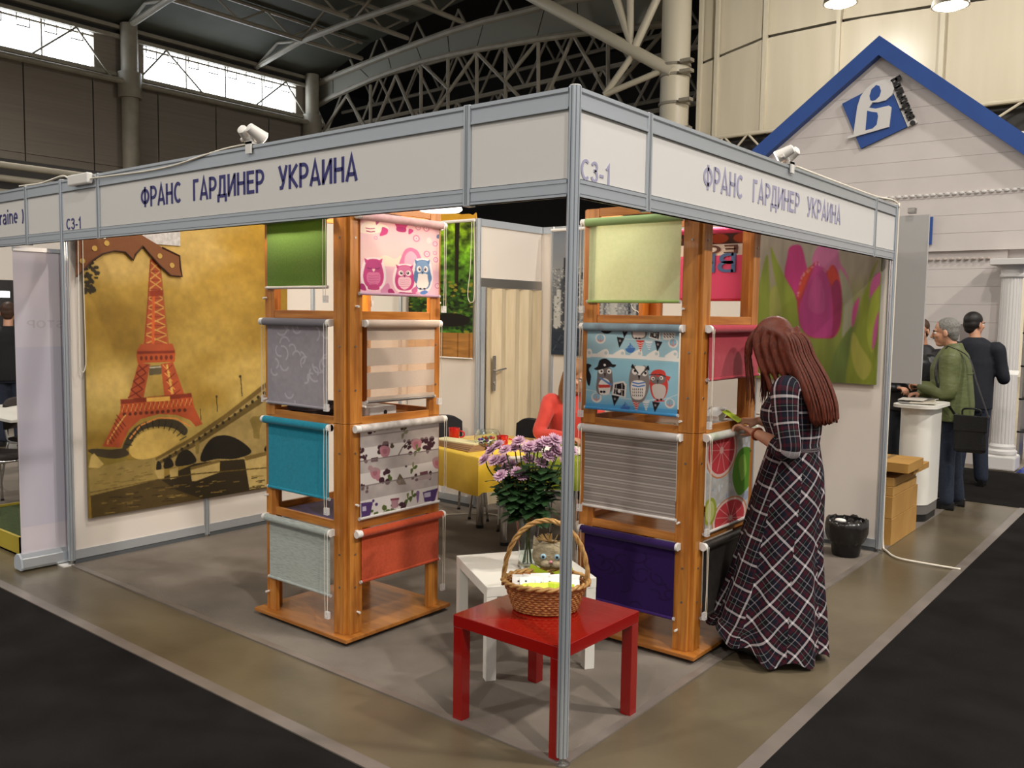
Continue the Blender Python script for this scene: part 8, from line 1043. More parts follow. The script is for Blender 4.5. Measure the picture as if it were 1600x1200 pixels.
for hole in ([(1038,478),(1030,440),(1045,385),(1085,355),(1115,372),(1130,420),(1118,465),(1085,490),(1055,492)], [(1008,745),(1015,570),(1060,590),(1105,605),(1115,640),(1105,715),(1070,742)]):
    MB().prism([sp(*q) for q in hole], None, (0, YG-.0595, 0), (1, 0, 0), (0, 0, 1), (0, -1, 0), .002).build('letter_counter', M['blue_paint'], lg)
dd = Vector((.245, 0, -.565)).normalized(); uu = Vector((.565, 0, .245)).normalized()
letters('Валькирия', mat('black_sign', '#1c1918', .5), lg, (-1.455, YG-.034, 4.605), dd, uu, .56, .115, t=.02, bold=.2, n=(0, -1, 0), gap=.08)
MB().tube([(-1.178, YG-.034, 4.06), (-1.178, YG-.052, 4.06)], .03, 14).build('registered_dot', bpy.data.materials['black_sign'], lg)
MB().box((-.93, YG-.04, 2.6), (-.9, YG-.01, 2.93)).build('blue_sign', M['blue_paint'], label='narrow blue sign edge on the white wall above the grey board', cat='sign')
# fluted column
cx, cy = -.02, 8.72
t = thing('fluted_column', 'white fluted column with capital at the right picture edge', 'column', (cx, cy, 0))
fl = lambda r: [(r*(1-.05*(math.cos(20*2*PI*j/160) > .2))*math.cos(2*PI*j/160), r*(1-.05*(math.cos(20*2*PI*j/160) > .2))*math.sin(2*PI*j/160)) for j in range(160)]
MB().loft([[(cx+a, cy+b, z) for a, b in fl(r)] for r, z in ((.118, .3), (.115, 1.0), (.105, 2.2))]).build('shaft', M['stand_white'], t)
MB().lathe([(.14, .17), (.155, .19), (.155, .22), (.13, .24), (.135, .27), (.118, .3)], (cx, cy, 0), 32).build('base_moulding', M['stand_white'], t, smooth=True, sharp=35)
MB().box((cx-.165, cy-.165, .003), (cx+.165, cy+.165, .17)).build('pedestal', M['stand_white'], t, bevel=.02)
MB().lathe([(.105, 2.18), (.125, 2.2), (.125, 2.225), (.11, 2.24), (.115, 2.28), (.15, 2.31), (.17, 2.33)], (cx, cy, 0), 32).build('capital', M['stand_white'], t, smooth=True, sharp=35)
MB().box((cx-.2, cy-.2, 2.33), (cx+.2, cy+.07, 2.40)).build('abacus', M['stand_white'], t, bevel=.006)
# interior of the gable stand right of the column
MB().box((-.2, 11.5, 0), (3.5, 11.6, 3.4)).build('wall_gable_back', M['siding'], kind='structure')
MB().box((.16, 8.56, .001), (3.5, 11.48, .005)).build('carpet', mat('blue_carpet', '#20307a', .95), label='blue carpet patch inside the white gable stand', cat='carpet')
t = thing('display_shelf', 'dark metal shelf rack with white moulding samples behind the column', 'shelf', (.75, 9.6, 0))
for z in (.35, .75, 1.15, 1.55): MB().box((-.0, 9.5, z), (1.4, 9.8, z+.02)).build('shelf', M['black_plastic'], t)
for x in (.02, 1.38): MB().box((x-.015, 9.5, 0), (x+.015, 9.8, 2.0)).build('rack_post', M['steel'], t)
random.seed(2)
for k in range(8): 
    x = .06+.14*k; MB().box((x, 9.52, .772), (x+.08, 9.62, .85+.12*random.random())).build('moulding_sample', M['stand_white'], label='white moulding sample standing on the dark rack', cat='sample', group='moulding samples on the rack', bevel=.01)
MB().box((-.55, YG+.04, 1.45), (-.42, YG+.048, 1.66)).build('poster', mat('poster_grey', '#8d8480', .5), label='small dark poster on the white wall beside the column', cat='poster')
MB().box((-.72, YG+.04, 1.40), (-.6, YG+.048, 1.64)).build('poster', M['white'], label='small white poster behind the man in navy jacket', cat='poster')
p = MB().box((-.695, YG+.038, 1.585), (-.63, YG+.04, 1.61)).build('printed_mark', M['black_plastic'], bpy.data.objects['poster.001'])

# ------------------------------------------------------------------ neighbouring stand at left: roll-up banner, table, chairs
t = thing('rollup_banner', 'white roll-up banner standing side on by the left booth post', 'banner', (-4.06, -.12, 0))
M['banner'] = mat('banner_film', '#c9bfc2', .45, c2='#bfb9c4', scale=1.5)
bw = Vector((-4.075, -.272, 0)); be = Vector((-4.05, .56, 0)); bd = (be-bw).normalized(); bn = Vector((bd.y, -bd.x, 0))
MB().loft([[bw+Vector((0, 0, .1)), be+Vector((0, 0, .1)), be+bn*.002+Vector((0, 0, .1)), bw+bn*.002+Vector((0, 0, .1))], [bw+Vector((0, 0, 2.05)), be+Vector((0, 0, 2.05)), be+bn*.002+Vector((0, 0, 2.05)), bw+bn*.002+Vector((0, 0, 2.05))]]).build('film', M['banner'], t)
prof = [(-.05, .012), (.05, .012), (.058, .03), (.05, .085), (.02, .11), (-.02, .11), (-.05, .085), (-.058, .03)]
MB().loft([[bw-bd*.012+bn*a+Vector((0, 0, z)) for a, z in prof], [be+bd*.01+bn*a+Vector((0, 0, z)) for a, z in prof]]).build('base_cassette', M['alu'], t, bevel=.003)
MB().loft([[bw-bd*.024+bn*a*1.05+Vector((0, 0, z)) for a, z in prof], [bw-bd*.012+bn*a*1.05+Vector((0, 0, z)) for a, z in prof]]).build('end_cap', mat('grey_cap', '#b5bcc4', .4), t)
MB().loft([[bw+bn*a+Vector((0, 0, z)) for a, z in ((-.008, 2.045), (.01, 2.045), (.01, 2.07), (-.008, 2.07))], [be+bn*a+Vector((0, 0, z)) for a, z in ((-.008, 2.045), (.01, 2.045), (.01, 2.07), (-.008, 2.07))]]).build('top_rail', M['alu'], t)
M['ghost'] = mat('show_through_print', '#b7adb4', .5)
letters('TUNSTOP', M['ghost'], t, be-bd*.36+bn*.0022+Vector((0, 0, 1.56)), -bd, (0, 0, 1), .4, .05, t=.0004, n=bn)
MB().obox((bw+be)/2+bn*.0024+Vector((0, 0, .86)), bd*.41, bn*.0003, (0, 0, .58)).build('tinted_field', mat('banner_tint', '#b9b4c0', .45), t)
# white neighbour wall, dark aisle beyond
MB().box((-9.06, 1.0, 2.0), (-9.0, 4.0, 2.5)).build('wall_neighbour', M['wallpanel'], kind='structure')
MB().box((-9.06, 2.05, 0), (-9.0, 4.0, 2.0)).build('wall_neighbour_side', M['wallpanel'], kind='structure')
MB().box((-16.1, -1, 0), (-16, 8, 2.6)).build('wall_dark_stand', M['hall_dark'], kind='structure')
t = thing('tube_lamp', 'bright strip lamp in the dark stand at the far left', 'lamp', (-15.5, 3.3, 1.9))
MB().box((-15.6, 3.15, 1.87), (-15.5, 4.2, 1.98)).build('tube', mat('strip_glow', '#ffffff', .5, emit='#ffffff', estr=6), t)
t = thing('white_table', 'white table top at the left picture edge behind the banner', 'table', (-6.4, .75, 0))
MB().box((-7.2, .4, .735), (-5.9, 1.2, .76)).build('table_top', M['white_paint'], t, bevel=.003)
for x, y in ((-7.1, .5), (-5.98, .5), (-7.1, 1.1), (-5.98, 1.1)): MB().cyl((x, y, .005), (x, y, .735), .02, n=10).build('leg', M['chrome'], t, smooth=True, sharp=40)
M['brown_fabric'] = mat('dark_brown_upholstery', '#2c2422', .9, bump=.3, bscale=300)
chair('dark brown chair with chrome frame behind the white table at left', -6.85, 1.05, R(-60), M['brown_fabric']); chair('dark chair with chrome legs nearest the banner at left', -6.05, .35, R(20), M['brown_fabric'])
t = thing('planter_box', 'yellow box with green turf on the floor behind the banner', 'box', (-4.8, .1, 0))
MB().box((-5.6, -.14, .001), (-4.42, .35, .012)).box((-5.6, -.14, .001), (-4.42, -.12, .13)).box((-5.6, .33, .001), (-4.42, .35, .13)).box((-4.44, -.14, .001), (-4.42, .35, .13)).box((-5.6, -.14, .001), (-5.58, .35, .13)).build('box', mat('yellow_board', '#b5a032', .6), t)
MB().box((-5.58, -.12, .09), (-4.44, .33, .115)).build('turf', mat('green_turf', '#2f3d16', .95, c2='#3c4c1c', scale=40, bump=.8, bscale=120), t)
# rails of a rig far left above the fascia
for k, (z, c) in enumerate(((3.75, 'hall_steel'), (3.56, 'cream_steel'), (3.36, 'hall_steel'))):
    MB().cyl((-12, -3, z), (-12, 8, z-.02), .05, n=10).build('rig_tube', M['hall_steel'], label=['top steel tube of the rig above the left fascia', 'middle steel tube of the rig above the left fascia', 'lowest steel tube of the rig above the left fascia'][k], cat='pipe', smooth=True, sharp=40)
MB().box((-12.6, -3, 2.6), (-12.4, 8, 3.9)).build('wall_rig_backdrop', M['hall_dark'], kind='structure')
# ------------------------------------------------------------------ people
def fuse(mb, name, m, parent, voxel=.008, smooth=6, factor=.5, subs=0):
    me = bpy.data.meshes.new(name); me.from_pydata([tuple(v) for v in mb.v], [], mb.f)
    bm = bmesh.new(); bm.from_mesh(me); bmesh.ops.recalc_face_normals(bm, faces=bm.faces); bm.to_mesh(me); bm.free()
    o = bpy.data.objects.new('tmp', me); col.objects.link(o)
    r = o.modifiers.new('r', 'REMESH'); r.mode = 'VOXEL'; r.voxel_size = voxel; r.use_smooth_shade = True
    s = o.modifiers.new('s', 'SMOOTH'); s.iterations = smooth; s.factor = factor
    dg = bpy.context.evaluated_depsgraph_get(); dg.update(); me2 = bpy.data.meshes.new_from_object(o.evaluated_get(dg)); bpy.data.objects.remove(o)
    me2.name = name; me2.materials.clear(); me2.materials.append(m); me2.polygons.foreach_set('use_smooth', [True]*len(me2.polygons))
    ob = bpy.data.objects.new(name, me2); col.objects.link(ob); ob.parent = parent
    return ob
def xadd(mb, src, Mx):
    return mb.add([Mx @ Vector(v) for v in src.v], src.f)
def frame(o, fwd, up):
    f = Vector(fwd).normalized(); u = Vector(up); u = (u-f*u.dot(f)).normalized(); r = f.cross(u)
    return Matrix(((r.x, f.x, u.x, o[0]), (r.y, f.y, u.y, o[1]), (r.z, f.z, u.z, o[2]), (0, 0, 0, 1)))
def head_mb(s=1.0):
    m = MB(); m.ball((0, -.012, .04), (.074, .094, .084), 18, 12); m.ball((0, .02, -.03), (.06, .072, .078), 16, 10); m.ball((0, .048, -.088), (.036, .038, .028), 12, 8)
    m.tube([(0, .088, .022), (0, .104, -.006), (0, .113, -.024)], [.008, .011, .014], 8, round_cap=True); m.ball((0, .076, .026), (.052, .022, .011)); m.ball((0, .083, -.055), (.022, .013, .006)); m.ball((0, .08, -.066), (.02, .013, .007))
    for q in (-1, 1): m.ball((q*.076, -.008, -.008), (.009, .02, .032)); m.ball((q*.042, .06, -.018), (.02, .022, .02))
    m.v = [(x*s, y*s, z*s) for x, y, z in m.v]
    return m
def hand_mb(side, curl=(35, 45, 35), spread=.12, thumb=(.5, .2), s=1.0):
    m = MB(); m.tube([(0, -.01, 0), (0, .02, 0), (0, .055, .0), (0, .088, .0)], [(.024, .019), (.03, .016), (.038, .015), (.038, .013)], 12, round_cap=True)
    for k, (x, L) in enumerate(((-.029, .074), (-.010, .083), (.010, .078), (.028, .062))):
        x *= -side; p = Vector((x, .086, 0)); a = 0; pts = [Vector((x*.9, .065, 0)), p]
        for seg, c in zip((.42, .33, .25), curl):
            a += R(c*(1+.08*k)); p = p+Vector((x*spread*.15, math.cos(a), -math.sin(a)))*L*seg; pts.append(p)
        m.tube(pts, [.0095, .0095, .009, .0082, .007], 8, ref=(1, 0, 0), round_cap=True)
    m.tube([(side*.018, .018, -.004), (side*.036, .038, -.012), (side*.046*(1-thumb[1]), .062, -.024-.02*thumb[0]), (side*.03*(1-thumb[1]), .088, -.034-.02*thumb[0])], [.014, .012, .0095, .0075], 8, round_cap=True)
    m.v = [(x*s, y*s, z*s) for x, y, z in m.v]
    return m
def eyes(parent, Mh, s=1.0, iris='#4a3a2a'):
    wm = bpy.data.materials.get('eye_white') or mat('eye_white', '#e8e2dc', .2); im = bpy.data.materials.get('iris'+iris) or mat('iris'+iris, iris, .2)
    for q in (-1, 1):
        e = MB(); x = MB(); x.ball((q*.031*s, .076*s, .006*s), .0125*s, 10, 8); xadd(e, x, Mh); e = e.build('eye', wm, parent, local=True, smooth=True)
        x = MB(); x.ball((q*.031*s, .0855*s, .005*s), .006*s, 8, 6); i = MB(); xadd(i, x, Mh); i.build('iris', im, e, local=True, smooth=True)
        x = MB(); x.tube([(q*.014*s, .093*s, .024*s), (q*.034*s, .089*s, .029*s), (q*.052*s, .075*s, .024*s)], .0045*s, 6); i = MB(); xadd(i, x, Mh); i.build('eyebrow', M['hair_dark'], parent, local=True, smooth=True)
M['hair_dark'] = mat('dark_hair', '#1c1512', .55); M['hair_grey'] = mat('grey_hair', '#8a8780', .6, c2='#6e6b66', scale=60, bump=.5, bscale=120); M['hair_brown'] = mat('brown_hair', '#4a3020', .55)
M['shoe'] = mat('black_shoe', '#0e0d0d', .3)
def shoe(parent, ankle, fwd, m=None, L=.27, heel=0.0):
    x = MB(); x.loft([[(a*w_, y, z) for a, z in ((-1, .012), (1, .012), (1, .03), (.8, h), (-.8, h), (-1, .03))] for y, w_, h in ((-.08, .028, .06), (-.04, .036, .085), (.02, .036, .08), (.08, .042, .055), (.14, .04, .042), (.185, .02, .03))])
    x.box((-.034, -.08, .0), (.034, -.02, .014)); x.loft([[(-.04, .03, 0.002), (.04, .03, .002), (.04, .03, .014), (-.04, .03, .014)], [(-.03, .175, .002), (.03, .175, .002), (.03, .175, .014), (-.03, .175, .014)]])
    s = L/.27; x.v = [(a*s, b*s, c*s) for a, b, c in x.v]
    o = MB(); xadd(o, x, frame((ankle[0], ankle[1], ankle[2] if len(ankle) > 2 else .0045), fwd, (0, 0, 1))); return o.build('shoe', m or M['shoe'], parent, local=True, smooth=True, sharp=45)
def limb(m, pts, rad, n=12): m.tube(catmull(pts, 5), [tuple(np.array(r)) for r in np.array([np.interp(np.linspace(0, len(pts)-1, (len(pts)-1)*5+1), range(len(pts)), [q if not isinstance(q, tuple) else q[k] for q in rad]) for k in (0, 1)]).T], n, round_cap=True)
def torso(m, pts, rad, n=20):   # spine points with (lateral, depth) radii
    k = (len(pts)-1)*4+1; P_ = catmull(pts, 4); ra = np.interp(np.linspace(0, len(pts)-1, k), range(len(pts)), [r[0] for r in rad]); rb = np.interp(np.linspace(0, len(pts)-1, k), range(len(pts)), [r[1] for r in rad])
    m.loft([[(p.x+a*math.cos(2*PI*j/n), p.y+b*math.sin(2*PI*j/n), p.z) for j in range(n)] for p, a, b in zip(P_, ra, rb)])
def man(label, loc, rotz, J, coat, trousers, hair, coat_fit=1.0, hand_curl=(30, 40, 30), hair_fn=None, skin=None, collar=None, coat_low=.8, bag=False, scale=1.0):
    t = thing('person', label, 'person', loc, rotz=rotz); sk = skin or M['skin']
    hp = Vector(J['head']); Mh = frame(hp, J.get('look', (0, 1, 0)), J.get('hup', (0, 0, 1)))
    b = MB(); xadd(b, head_mb(1.05), Mh); nb = Vector((0, J.get('lean', 0), J['sh'])); b.tube([hp+Vector((0, -.02, -.05)), nb+Vector((0, .0, .02)), nb+Vector((0, 0, -.06))], [.052, .056, .07], 12)
    torso(b, [(0, 0, .85), (0, .01, 1.05), (0, J.get('lean', 0), J['sh']-.05)], [(.13, .09), (.12, .085), (.13, .075)])
    for s in (-1, 1):
        S_, E_, W_ = (Vector((s*q[0], q[1], q[2])) for q in J['arm_l' if s < 0 else 'arm_r']); limb(b, [S_, E_, W_], [(.04, .04), (.036, .036), (.026, .022)])
        hd = Vector(J.get('hdir_l' if s < 0 else 'hdir_r', (E_-W_)*-1)); xadd(b, hand_mb(-s, hand_curl), frame(W_, hd, J.get('hupv', (0, -.2, 1))))
        hipx = .09; A_ = J['foot_l' if s < 0 else 'foot_r']; limb(b, [(s*hipx, 0, .86), (s*hipx, .02+A_[1]*.5, .48), (A_[0], A_[1], .06)], [(.06, .06), (.045, .045), (.035, .035)])
    fuse(b, 'body', sk, t, .0065, 5); eyes(t, Mh, 1.05)
    c = MB(); sh = J['sh']; ln = J.get('lean', 0); f = coat_fit
    torso(c, [(0, .01, coat_low), (0, .01, .95), (0, .02+ln*.3, 1.12), (0, .02+ln*.7, 1.28), (0, ln, sh-.02), (0, ln+.01, sh+.045)], [(.185*f, .14*f), (.185*f, .145*f), (.185*f, .145*f), (.19*f, .14*f), (.15*f, .105*f), (.068, .066)])
    for s in (-1, 1):
        S_, E_, W_ = (Vector((s*q[0], q[1], q[2])) for q in J['arm_l' if s < 0 else 'arm_r']); W2 = W_+(E_-W_).normalized()*.02; limb(c, [S_+Vector((-s*.04, 0, -.01)), S_, (S_+E_)/2, E_, (E_+W2)/2, W2], [(.07*f, .07*f), (.076*f, .08*f), (.066*f, .066*f), (.06*f, .06*f), (.054*f, .054*f), (.045*f, .045*f)])
    if collar: c.tube([(0, ln-.01, sh+.01), (0, ln, sh+.075)], [(.085, .085), (.07, .075)], 16)
    fuse(c, 'jacket', coat, t, .011, 4)
    g = MB(); torso(g, [(0, 0, .78), (0, 0, .88), (0, .01, 1.0)], [(.165, .125), (.165, .13), (.155, .12)])
    for s in (-1, 1):
        A_ = J['foot_l' if s < 0 else 'foot_r']; limb(g, [(s*.085, 0, .86), (s*.09, .015+A_[1]*.5, .48), (A_[0], A_[1]-.015, .09)], [(.095, .105), (.072, .078), (.06, .068)])
    fuse(g, 'trousers', trousers, t, .012, 4)
    for s in ('foot_l', 'foot_r'): shoe(t, (J[s][0], J[s][1]), (0, 1, 0))
    h = MB()
    x = MB()
    if hair_fn: hair_fn(x)
    else:
        x.ball((0, -.024, .05), (.084, .1, .088), 18, 12); x.ball((0, -.055, .005), (.078, .062, .075), 14, 10); x.ball((0, -.06, -.04), (.06, .045, .05), 12, 8)
        for q in (-1, 1): x.ball((q*.07, -.03, .015), (.013, .03, .04), 8, 6)
    xadd(h, x, Mh); fuse(h, 'hair', hair, t, .007, 3)
    return t, Mh
# ---- man in green padded jacket with black shoulder bag
M['green_jacket'] = mat('olive_padded_nylon', '#5b6238', .55, c2='#666d42', scale=8, bump=.5, bscale=14, bstretch=(1, 1, 2.4)); M['navy_cloth'] = mat('navy_cloth', '#14161f', .8, c2='#191c27', scale=30); M['jeans'] = mat('dark_jeans', '#1a2030', .85, c2='#222a3c', scale=50); M['black_leather'] = mat('black_leather', '#121212', .4, bump=.2, bscale=80)
J = dict(head=(0, .10, 1.585), look=(0, 1, -.12), sh=1.415, lean=.03, arm_l=[(.2, .03, 1.36), (.24, .03, 1.06), (.12, .26, 1.10)], arm_r=[(.2, .03, 1.36), (.25, .06, 1.07), (.12, .30, 1.02)], foot_l=(-.12, .02, 0), foot_r=(.12, -.04, 0))
t, Mh = man('grey-haired man in olive padded jacket looking at his phone by the counter', (.02, 6.02, 0), R(95), J, M['green_jacket'], M['jeans'], M['hair_grey'], 1.22, (40, 50, 40), collar=True)
x = MB(); x.tube([(-.03, .098, -.042), (0, .104, -.038), (.03, .098, -.042)], [.006, .009, .006], 6); mm = MB(); xadd(mm, x, Mh); mm.build('moustache', M['hair_grey'], t, local=True, smooth=True)
for k, z in enumerate((.86, .98, 1.10, 1.22)): MB().lathe([(1.0, 0), (1.03, .008), (1.0, .016)], (0, .02, z), 24, .203, .158, cap=False).build('quilt_seam', M['green_jacket'], t, local=True, smooth=True)
MB().tube(catmull([(-.13, .06, 1.47), (-.20, .135, 1.30), (-.262, .10, 1.1), (-.27, -.04, .88)], 6), [(.016, .004)]*19, 8).tube(catmull([(-.13, .06, 1.47), (-.16, -.11, 1.38), (-.23, -.2, 1.15), (-.27, -.30, .88)], 6), [(.016, .004)]*19, 8).build('bag_strap', M['black_leather'], t, local=True)
Wm = Matrix.Translation((.02, 6.02, 0)) @ Matrix.Rotation(R(95), 4, 'Z')
def local_thing(name, label, cat, pt): return thing(name, label, cat, Wm @ Vector(pt), rotz=R(95))
bg = local_thing('shoulder_bag', 'black leather shoulder bag hanging at the side of the man in olive jacket', 'bag', (-.25, -.17, .55))
MB().box((-.045, -.13, .0), (.045, .13, .32)).build('bag_body', M['black_leather'], bg, local=True, bevel=.035)
MB().box((-.052, -.132, .19), (-.04, .132, .33)).build('flap', M['black_leather'], bg, local=True, bevel=.008)
MB().tube(catmull([(0, -.07, .33), (0, -.06, .38), (0, .06, .38), (0, .07, .33)], 5), .008, 8).build('handle', M['black_leather'], bg, local=True, smooth=True)
for s in (-1, 1): MB().cyl((-.005, s*.125, .325), (.005, s*.125, .325), .014, n=12).build('ring', M['steel'], bg, local=True)
ph = local_thing('phone', 'grey phone in the hand of the man in olive jacket', 'phone', (-.06, .40, 1.12)); MB().obox((0, 0, 0), (.035, 0, 0), (0, .045, .06), (0, -.006, .0045)).build('phone_body', M['black_plastic'], ph, local=True, bevel=.003); MB().obox((0, -.0068, .005), (.031, 0, 0), (0, .04, .053), (0, -.0006, .0004)).build('screen', mat('phone_screen', '#7a8690', .1), ph, local=True)
# ---- man in navy jacket seen from behind
J = dict(head=(-.02, .03, 1.655), look=(.55, .8, -.05), sh=1.485, lean=.0, arm_l=[(.2, 0, 1.41), (.26, .06, 1.12), (.2, .27, 1.12)], arm_r=[(.2, 0, 1.41), (.27, .03, 1.12), (.24, .25, 1.16)], foot_l=(-.11, .0, 0), foot_r=(.12, .05, 0))
t, Mh = man('man in navy jacket seen from behind, reading a leaflet near the column', (-.09, 7.33, 0), R(5), J, M['navy_cloth'], M['jeans'], M['hair_dark'], 1.02)
MB().obox((.18, 7.63, 1.17), (.09, .01, 0), (0, .05, .02), (0, 0, .002)).build('leaflet', M['white'], label='leaflet held by the man in navy jacket', cat='paper')
# ---- man with glasses behind
J = dict(head=(0, .08, 1.58), look=(-.15, 1, -.12), sh=1.40, lean=.02, arm_l=[(.19, .02, 1.33), (.23, .04, 1.06), (.12, .25, 1.05)], arm_r=[(.19, .02, 1.33), (.24, .02, 1.06), (.16, .24, 1.02)], foot_l=(-.1, 0, 0), foot_r=(.1, 0, 0))
t, Mh = man('man with glasses in black jacket behind the grey board', (-.55, 7.2, 0), R(165), J, mat('black_jacket', '#17161a', .6), M['navy_cloth'], M['hair_brown'], 1.0)
for s in (-1, 1):
    x = MB(); pts = [(s*.032+.024*math.cos(2*PI*k/16), .098, .004+.018*math.sin(2*PI*k/16)) for k in range(17)]; x.tube(pts, .0022, 5); x.tube([(s*.056, .096, .006), (s*.078, .05, .008), (s*.08, -.01, .008)], .0022, 5)
    mm = MB(); xadd(mm, x, Mh); mm.build('glasses_frame', M['black_plastic'], t, local=True)
# ---- man half hidden at the counter
J = dict(head=(0, .09, 1.53), look=(.2, 1, -.3), sh=1.36, lean=.03, arm_l=[(.19, .02, 1.29), (.24, .1, 1.03), (.14, .34, 1.02)], arm_r=[(.19, .02, 1.29), (.24, .08, 1.03), (.12, .30, 1.04)], foot_l=(-.1, 0, 0), foot_r=(.1, 0, 0))
t, Mh = man('man in dark leather jacket mostly hidden behind the grey board', (-.52, 6.6, 0), R(-160), J, M['black_leather'], M['navy_cloth'], M['hair_brown'], 1.02)
# ---- person in black far left behind the banner
J = dict(head=(0, .05, 1.62), look=(0, 1, -.1), sh=1.42, lean=.0, arm_l=[(.19, .02, 1.37), (.23, .0, 1.1), (.2, .15, .95)], arm_r=[(.19, .02, 1.37), (.23, .0, 1.1), (.2, .15, .95)], foot_l=(-.1, 0, 0), foot_r=(.1, 0, 0))
man('person in black top and dark jeans standing beyond the banner at left', (-9.6, 1.85, 0), R(60), J, mat('black_top', '#101114', .8), M['jeans'], M['hair_brown'], 1.1)
# ---- seated woman in coral jacket
M['coral'] = mat('coral_jacket', '#c63a2c', .75, c2='#bd3528', scale=20, sheen=.2); M['blonde'] = mat('dark_blonde_hair', '#9a6a3a', .5, c2='#7c5028', scale=40, stretch=(6, 6, .6), bump=.4, bscale=60, bstretch=(6, 6, .5))
chair('black stacking chair under the seated woman in coral', -2.06, 2.97, R(235))
sx, sy = -2.06, 2.95
t = thing('person', 'seated woman in coral jacket writing at the meeting table', 'person', (sx, sy, 0), rotz=R(235))
hp = Vector((.0, .14, 1.23)); Mh = frame(hp, (-.5, 1, -.5), (0, .2, 1))
b = MB(); xadd(b, head_mb(.97), Mh); b.tube([hp+Vector((0, -.03, -.04)), (0, .05, 1.06), (0, .03, .98)], [.047, .05, .06], 12); torso(b, [(0, -.03, .5), (0, -.02, .75), (0, .03, 1.0)], [(.12, .09), (.11, .08), (.12, .07)])
arms = {-1: [(-.175, .04, 1.03), (-.27, .10, .80), (-.08, .30, .785)], 1: [(.175, .04, 1.03), (.28, .12, .80), (.12, .33, .785)]}
for s in (-1, 1):
    S_, E_, W_ = (Vector(q) for q in arms[s]); limb(b, [S_, E_, W_], [(.035, .035), (.032, .032), (.024, .02)]); xadd(b, hand_mb(-s, (35, 45, 35)), frame(W_, (W_-E_)+Vector((0, 0, -.01)), (0, 0, 1)))
    limb(b, [(s*.09, -.02, .5), (s*.1, .38, .5), (s*.1, .36, .06)], [(.06, .06), (.045, .045), (.033, .033)])
fuse(b, 'body', M['skin'], t, .0065, 5); eyes(t, Mh, .97)
c = MB(); torso(c, [(0, -.03, .46), (0, -.02, .62), (0, .0, .8), (0, .03, .95), (0, .04, 1.05), (0, .05, 1.10)], [(.17, .13), (.15, .12), (.165, .125), (.175, .12), (.14, .09), (.06, .06)])
for s in (-1, 1):
    S_, E_, W_ = (Vector(q) for q in arms[s]); limb(c, [S_+Vector((-s*.04, 0, -.01)), S_, (S_+E_)/2, E_, (E_+W_)/2, W_+(E_-W_)*.1], [(.058, .058), (.062, .066), (.056, .056), (.052, .052), (.048, .048), (.04, .04)])
fuse(c, 'jacket', M['coral'], t, .01, 4)
g = MB()
for s in (-1, 1): limb(g, [(s*.09, -.04, .51), (s*.1, .2, .53), (s*.105, .4, .5), (s*.1, .37, .3), (s*.1, .35, .1)], [(.1, .09), (.085, .08), (.065, .065), (.055, .055), (.045, .045)])
fuse(g, 'trousers', M['navy_cloth'], t, .012, 3)
for s in (-1, 1): shoe(t, (s*.1, .34), (0, 1, 0), L=.24)
h = MB(); x = MB(); x.ball((0, -.025, .05), (.084, .098, .086), 18, 12); xadd(h, x, Mh)
for s in (-1, 0, 1): h.tube(catmull([hp+Vector((s*.06, -.06, .02)), hp+Vector((s*.085, -.075, -.1)), hp+Vector((s*.085, -.07, -.16)), hp+Vector((s*.08, -.05, -.2))], 5), [(.034, .03)]*8+[(.035, .03)]*8, 10, round_cap=True)
for s in (-1, 1): h.tube(catmull([hp+Vector((s*.07, .04, .06)), hp+Vector((s*.09, .04, -.04)), hp+Vector((s*.085, .02, -.11)), hp+Vector((s*.08, .02, -.16))], 5), [(.018, .035)]*16, 10, round_cap=True)
fuse(h, 'hair', M['blonde'], t, .008, 3)
# ------------------------------------------------------------------ standing woman in plaid dress
def plaid_mat():
    m = bpy.data.materials.new('plaid_cotton'); m.use_nodes = True; N = m.node_tree.nodes; L = m.node_tree.links; b = N['Principled BSDF']; b.inputs['Roughness'].default_value = .85; b.inputs['Specular IOR Level'].default_value = .2
    uv = N.new('ShaderNodeUVMap'); uv.uv_map = 'cloth'; sp_ = N.new('ShaderNodeSeparateXYZ'); L.new(uv.outputs[0], sp_.inputs[0])
    stops = [(0, '#d6cdce'), (.085, '#14121c'), (.17, '#451420'), (.30, '#14121c'), (.36, '#6d7a70'), (.385, '#0e0d14'), (.56, '#8c848c'), (.60, '#0e0d14'), (.66, '#141826'), (.80, '#451420'), (.90, '#14121c')]
    outs = []
    for k, per in ((0, .118), (1, .124)):
        d = N.new('ShaderNodeMath'); d.operation = 'DIVIDE'; d.inputs[1].default_value = per; L.new(sp_.outputs[k], d.inputs[0]); f = N.new('ShaderNodeMath'); f.operation = 'FRACT'; L.new(d.outputs[0], f.inputs[0])
        r = N.new('ShaderNodeValToRGB'); r.color_ramp.interpolation = 'CONSTANT'
        while len(r.color_ramp.elements) < len(stops): r.color_ramp.elements.new(.5)
        for e, (p_, c_) in zip(r.color_ramp.elements, stops): e.position = p_; e.color = lin(c_)
        L.new(f.outputs[0], r.inputs[0]); outs.append(r)
    mx = N.new('ShaderNodeMix'); mx.data_type = 'RGBA'; mx.inputs[0].default_value = .5; L.new(outs[0].outputs[0], mx.inputs[6]); L.new(outs[1].outputs[0], mx.inputs[7]); L.new(mx.outputs[2], b.inputs['Base Color'])
    return m
M['plaid'] = plaid_mat(); M['red_hair'] = mat('red_hair', '#7a3012', .45, c2='#451706', scale=30, stretch=(8, 8, .5), bump=.6, bscale=70, bstretch=(9, 9, .4))
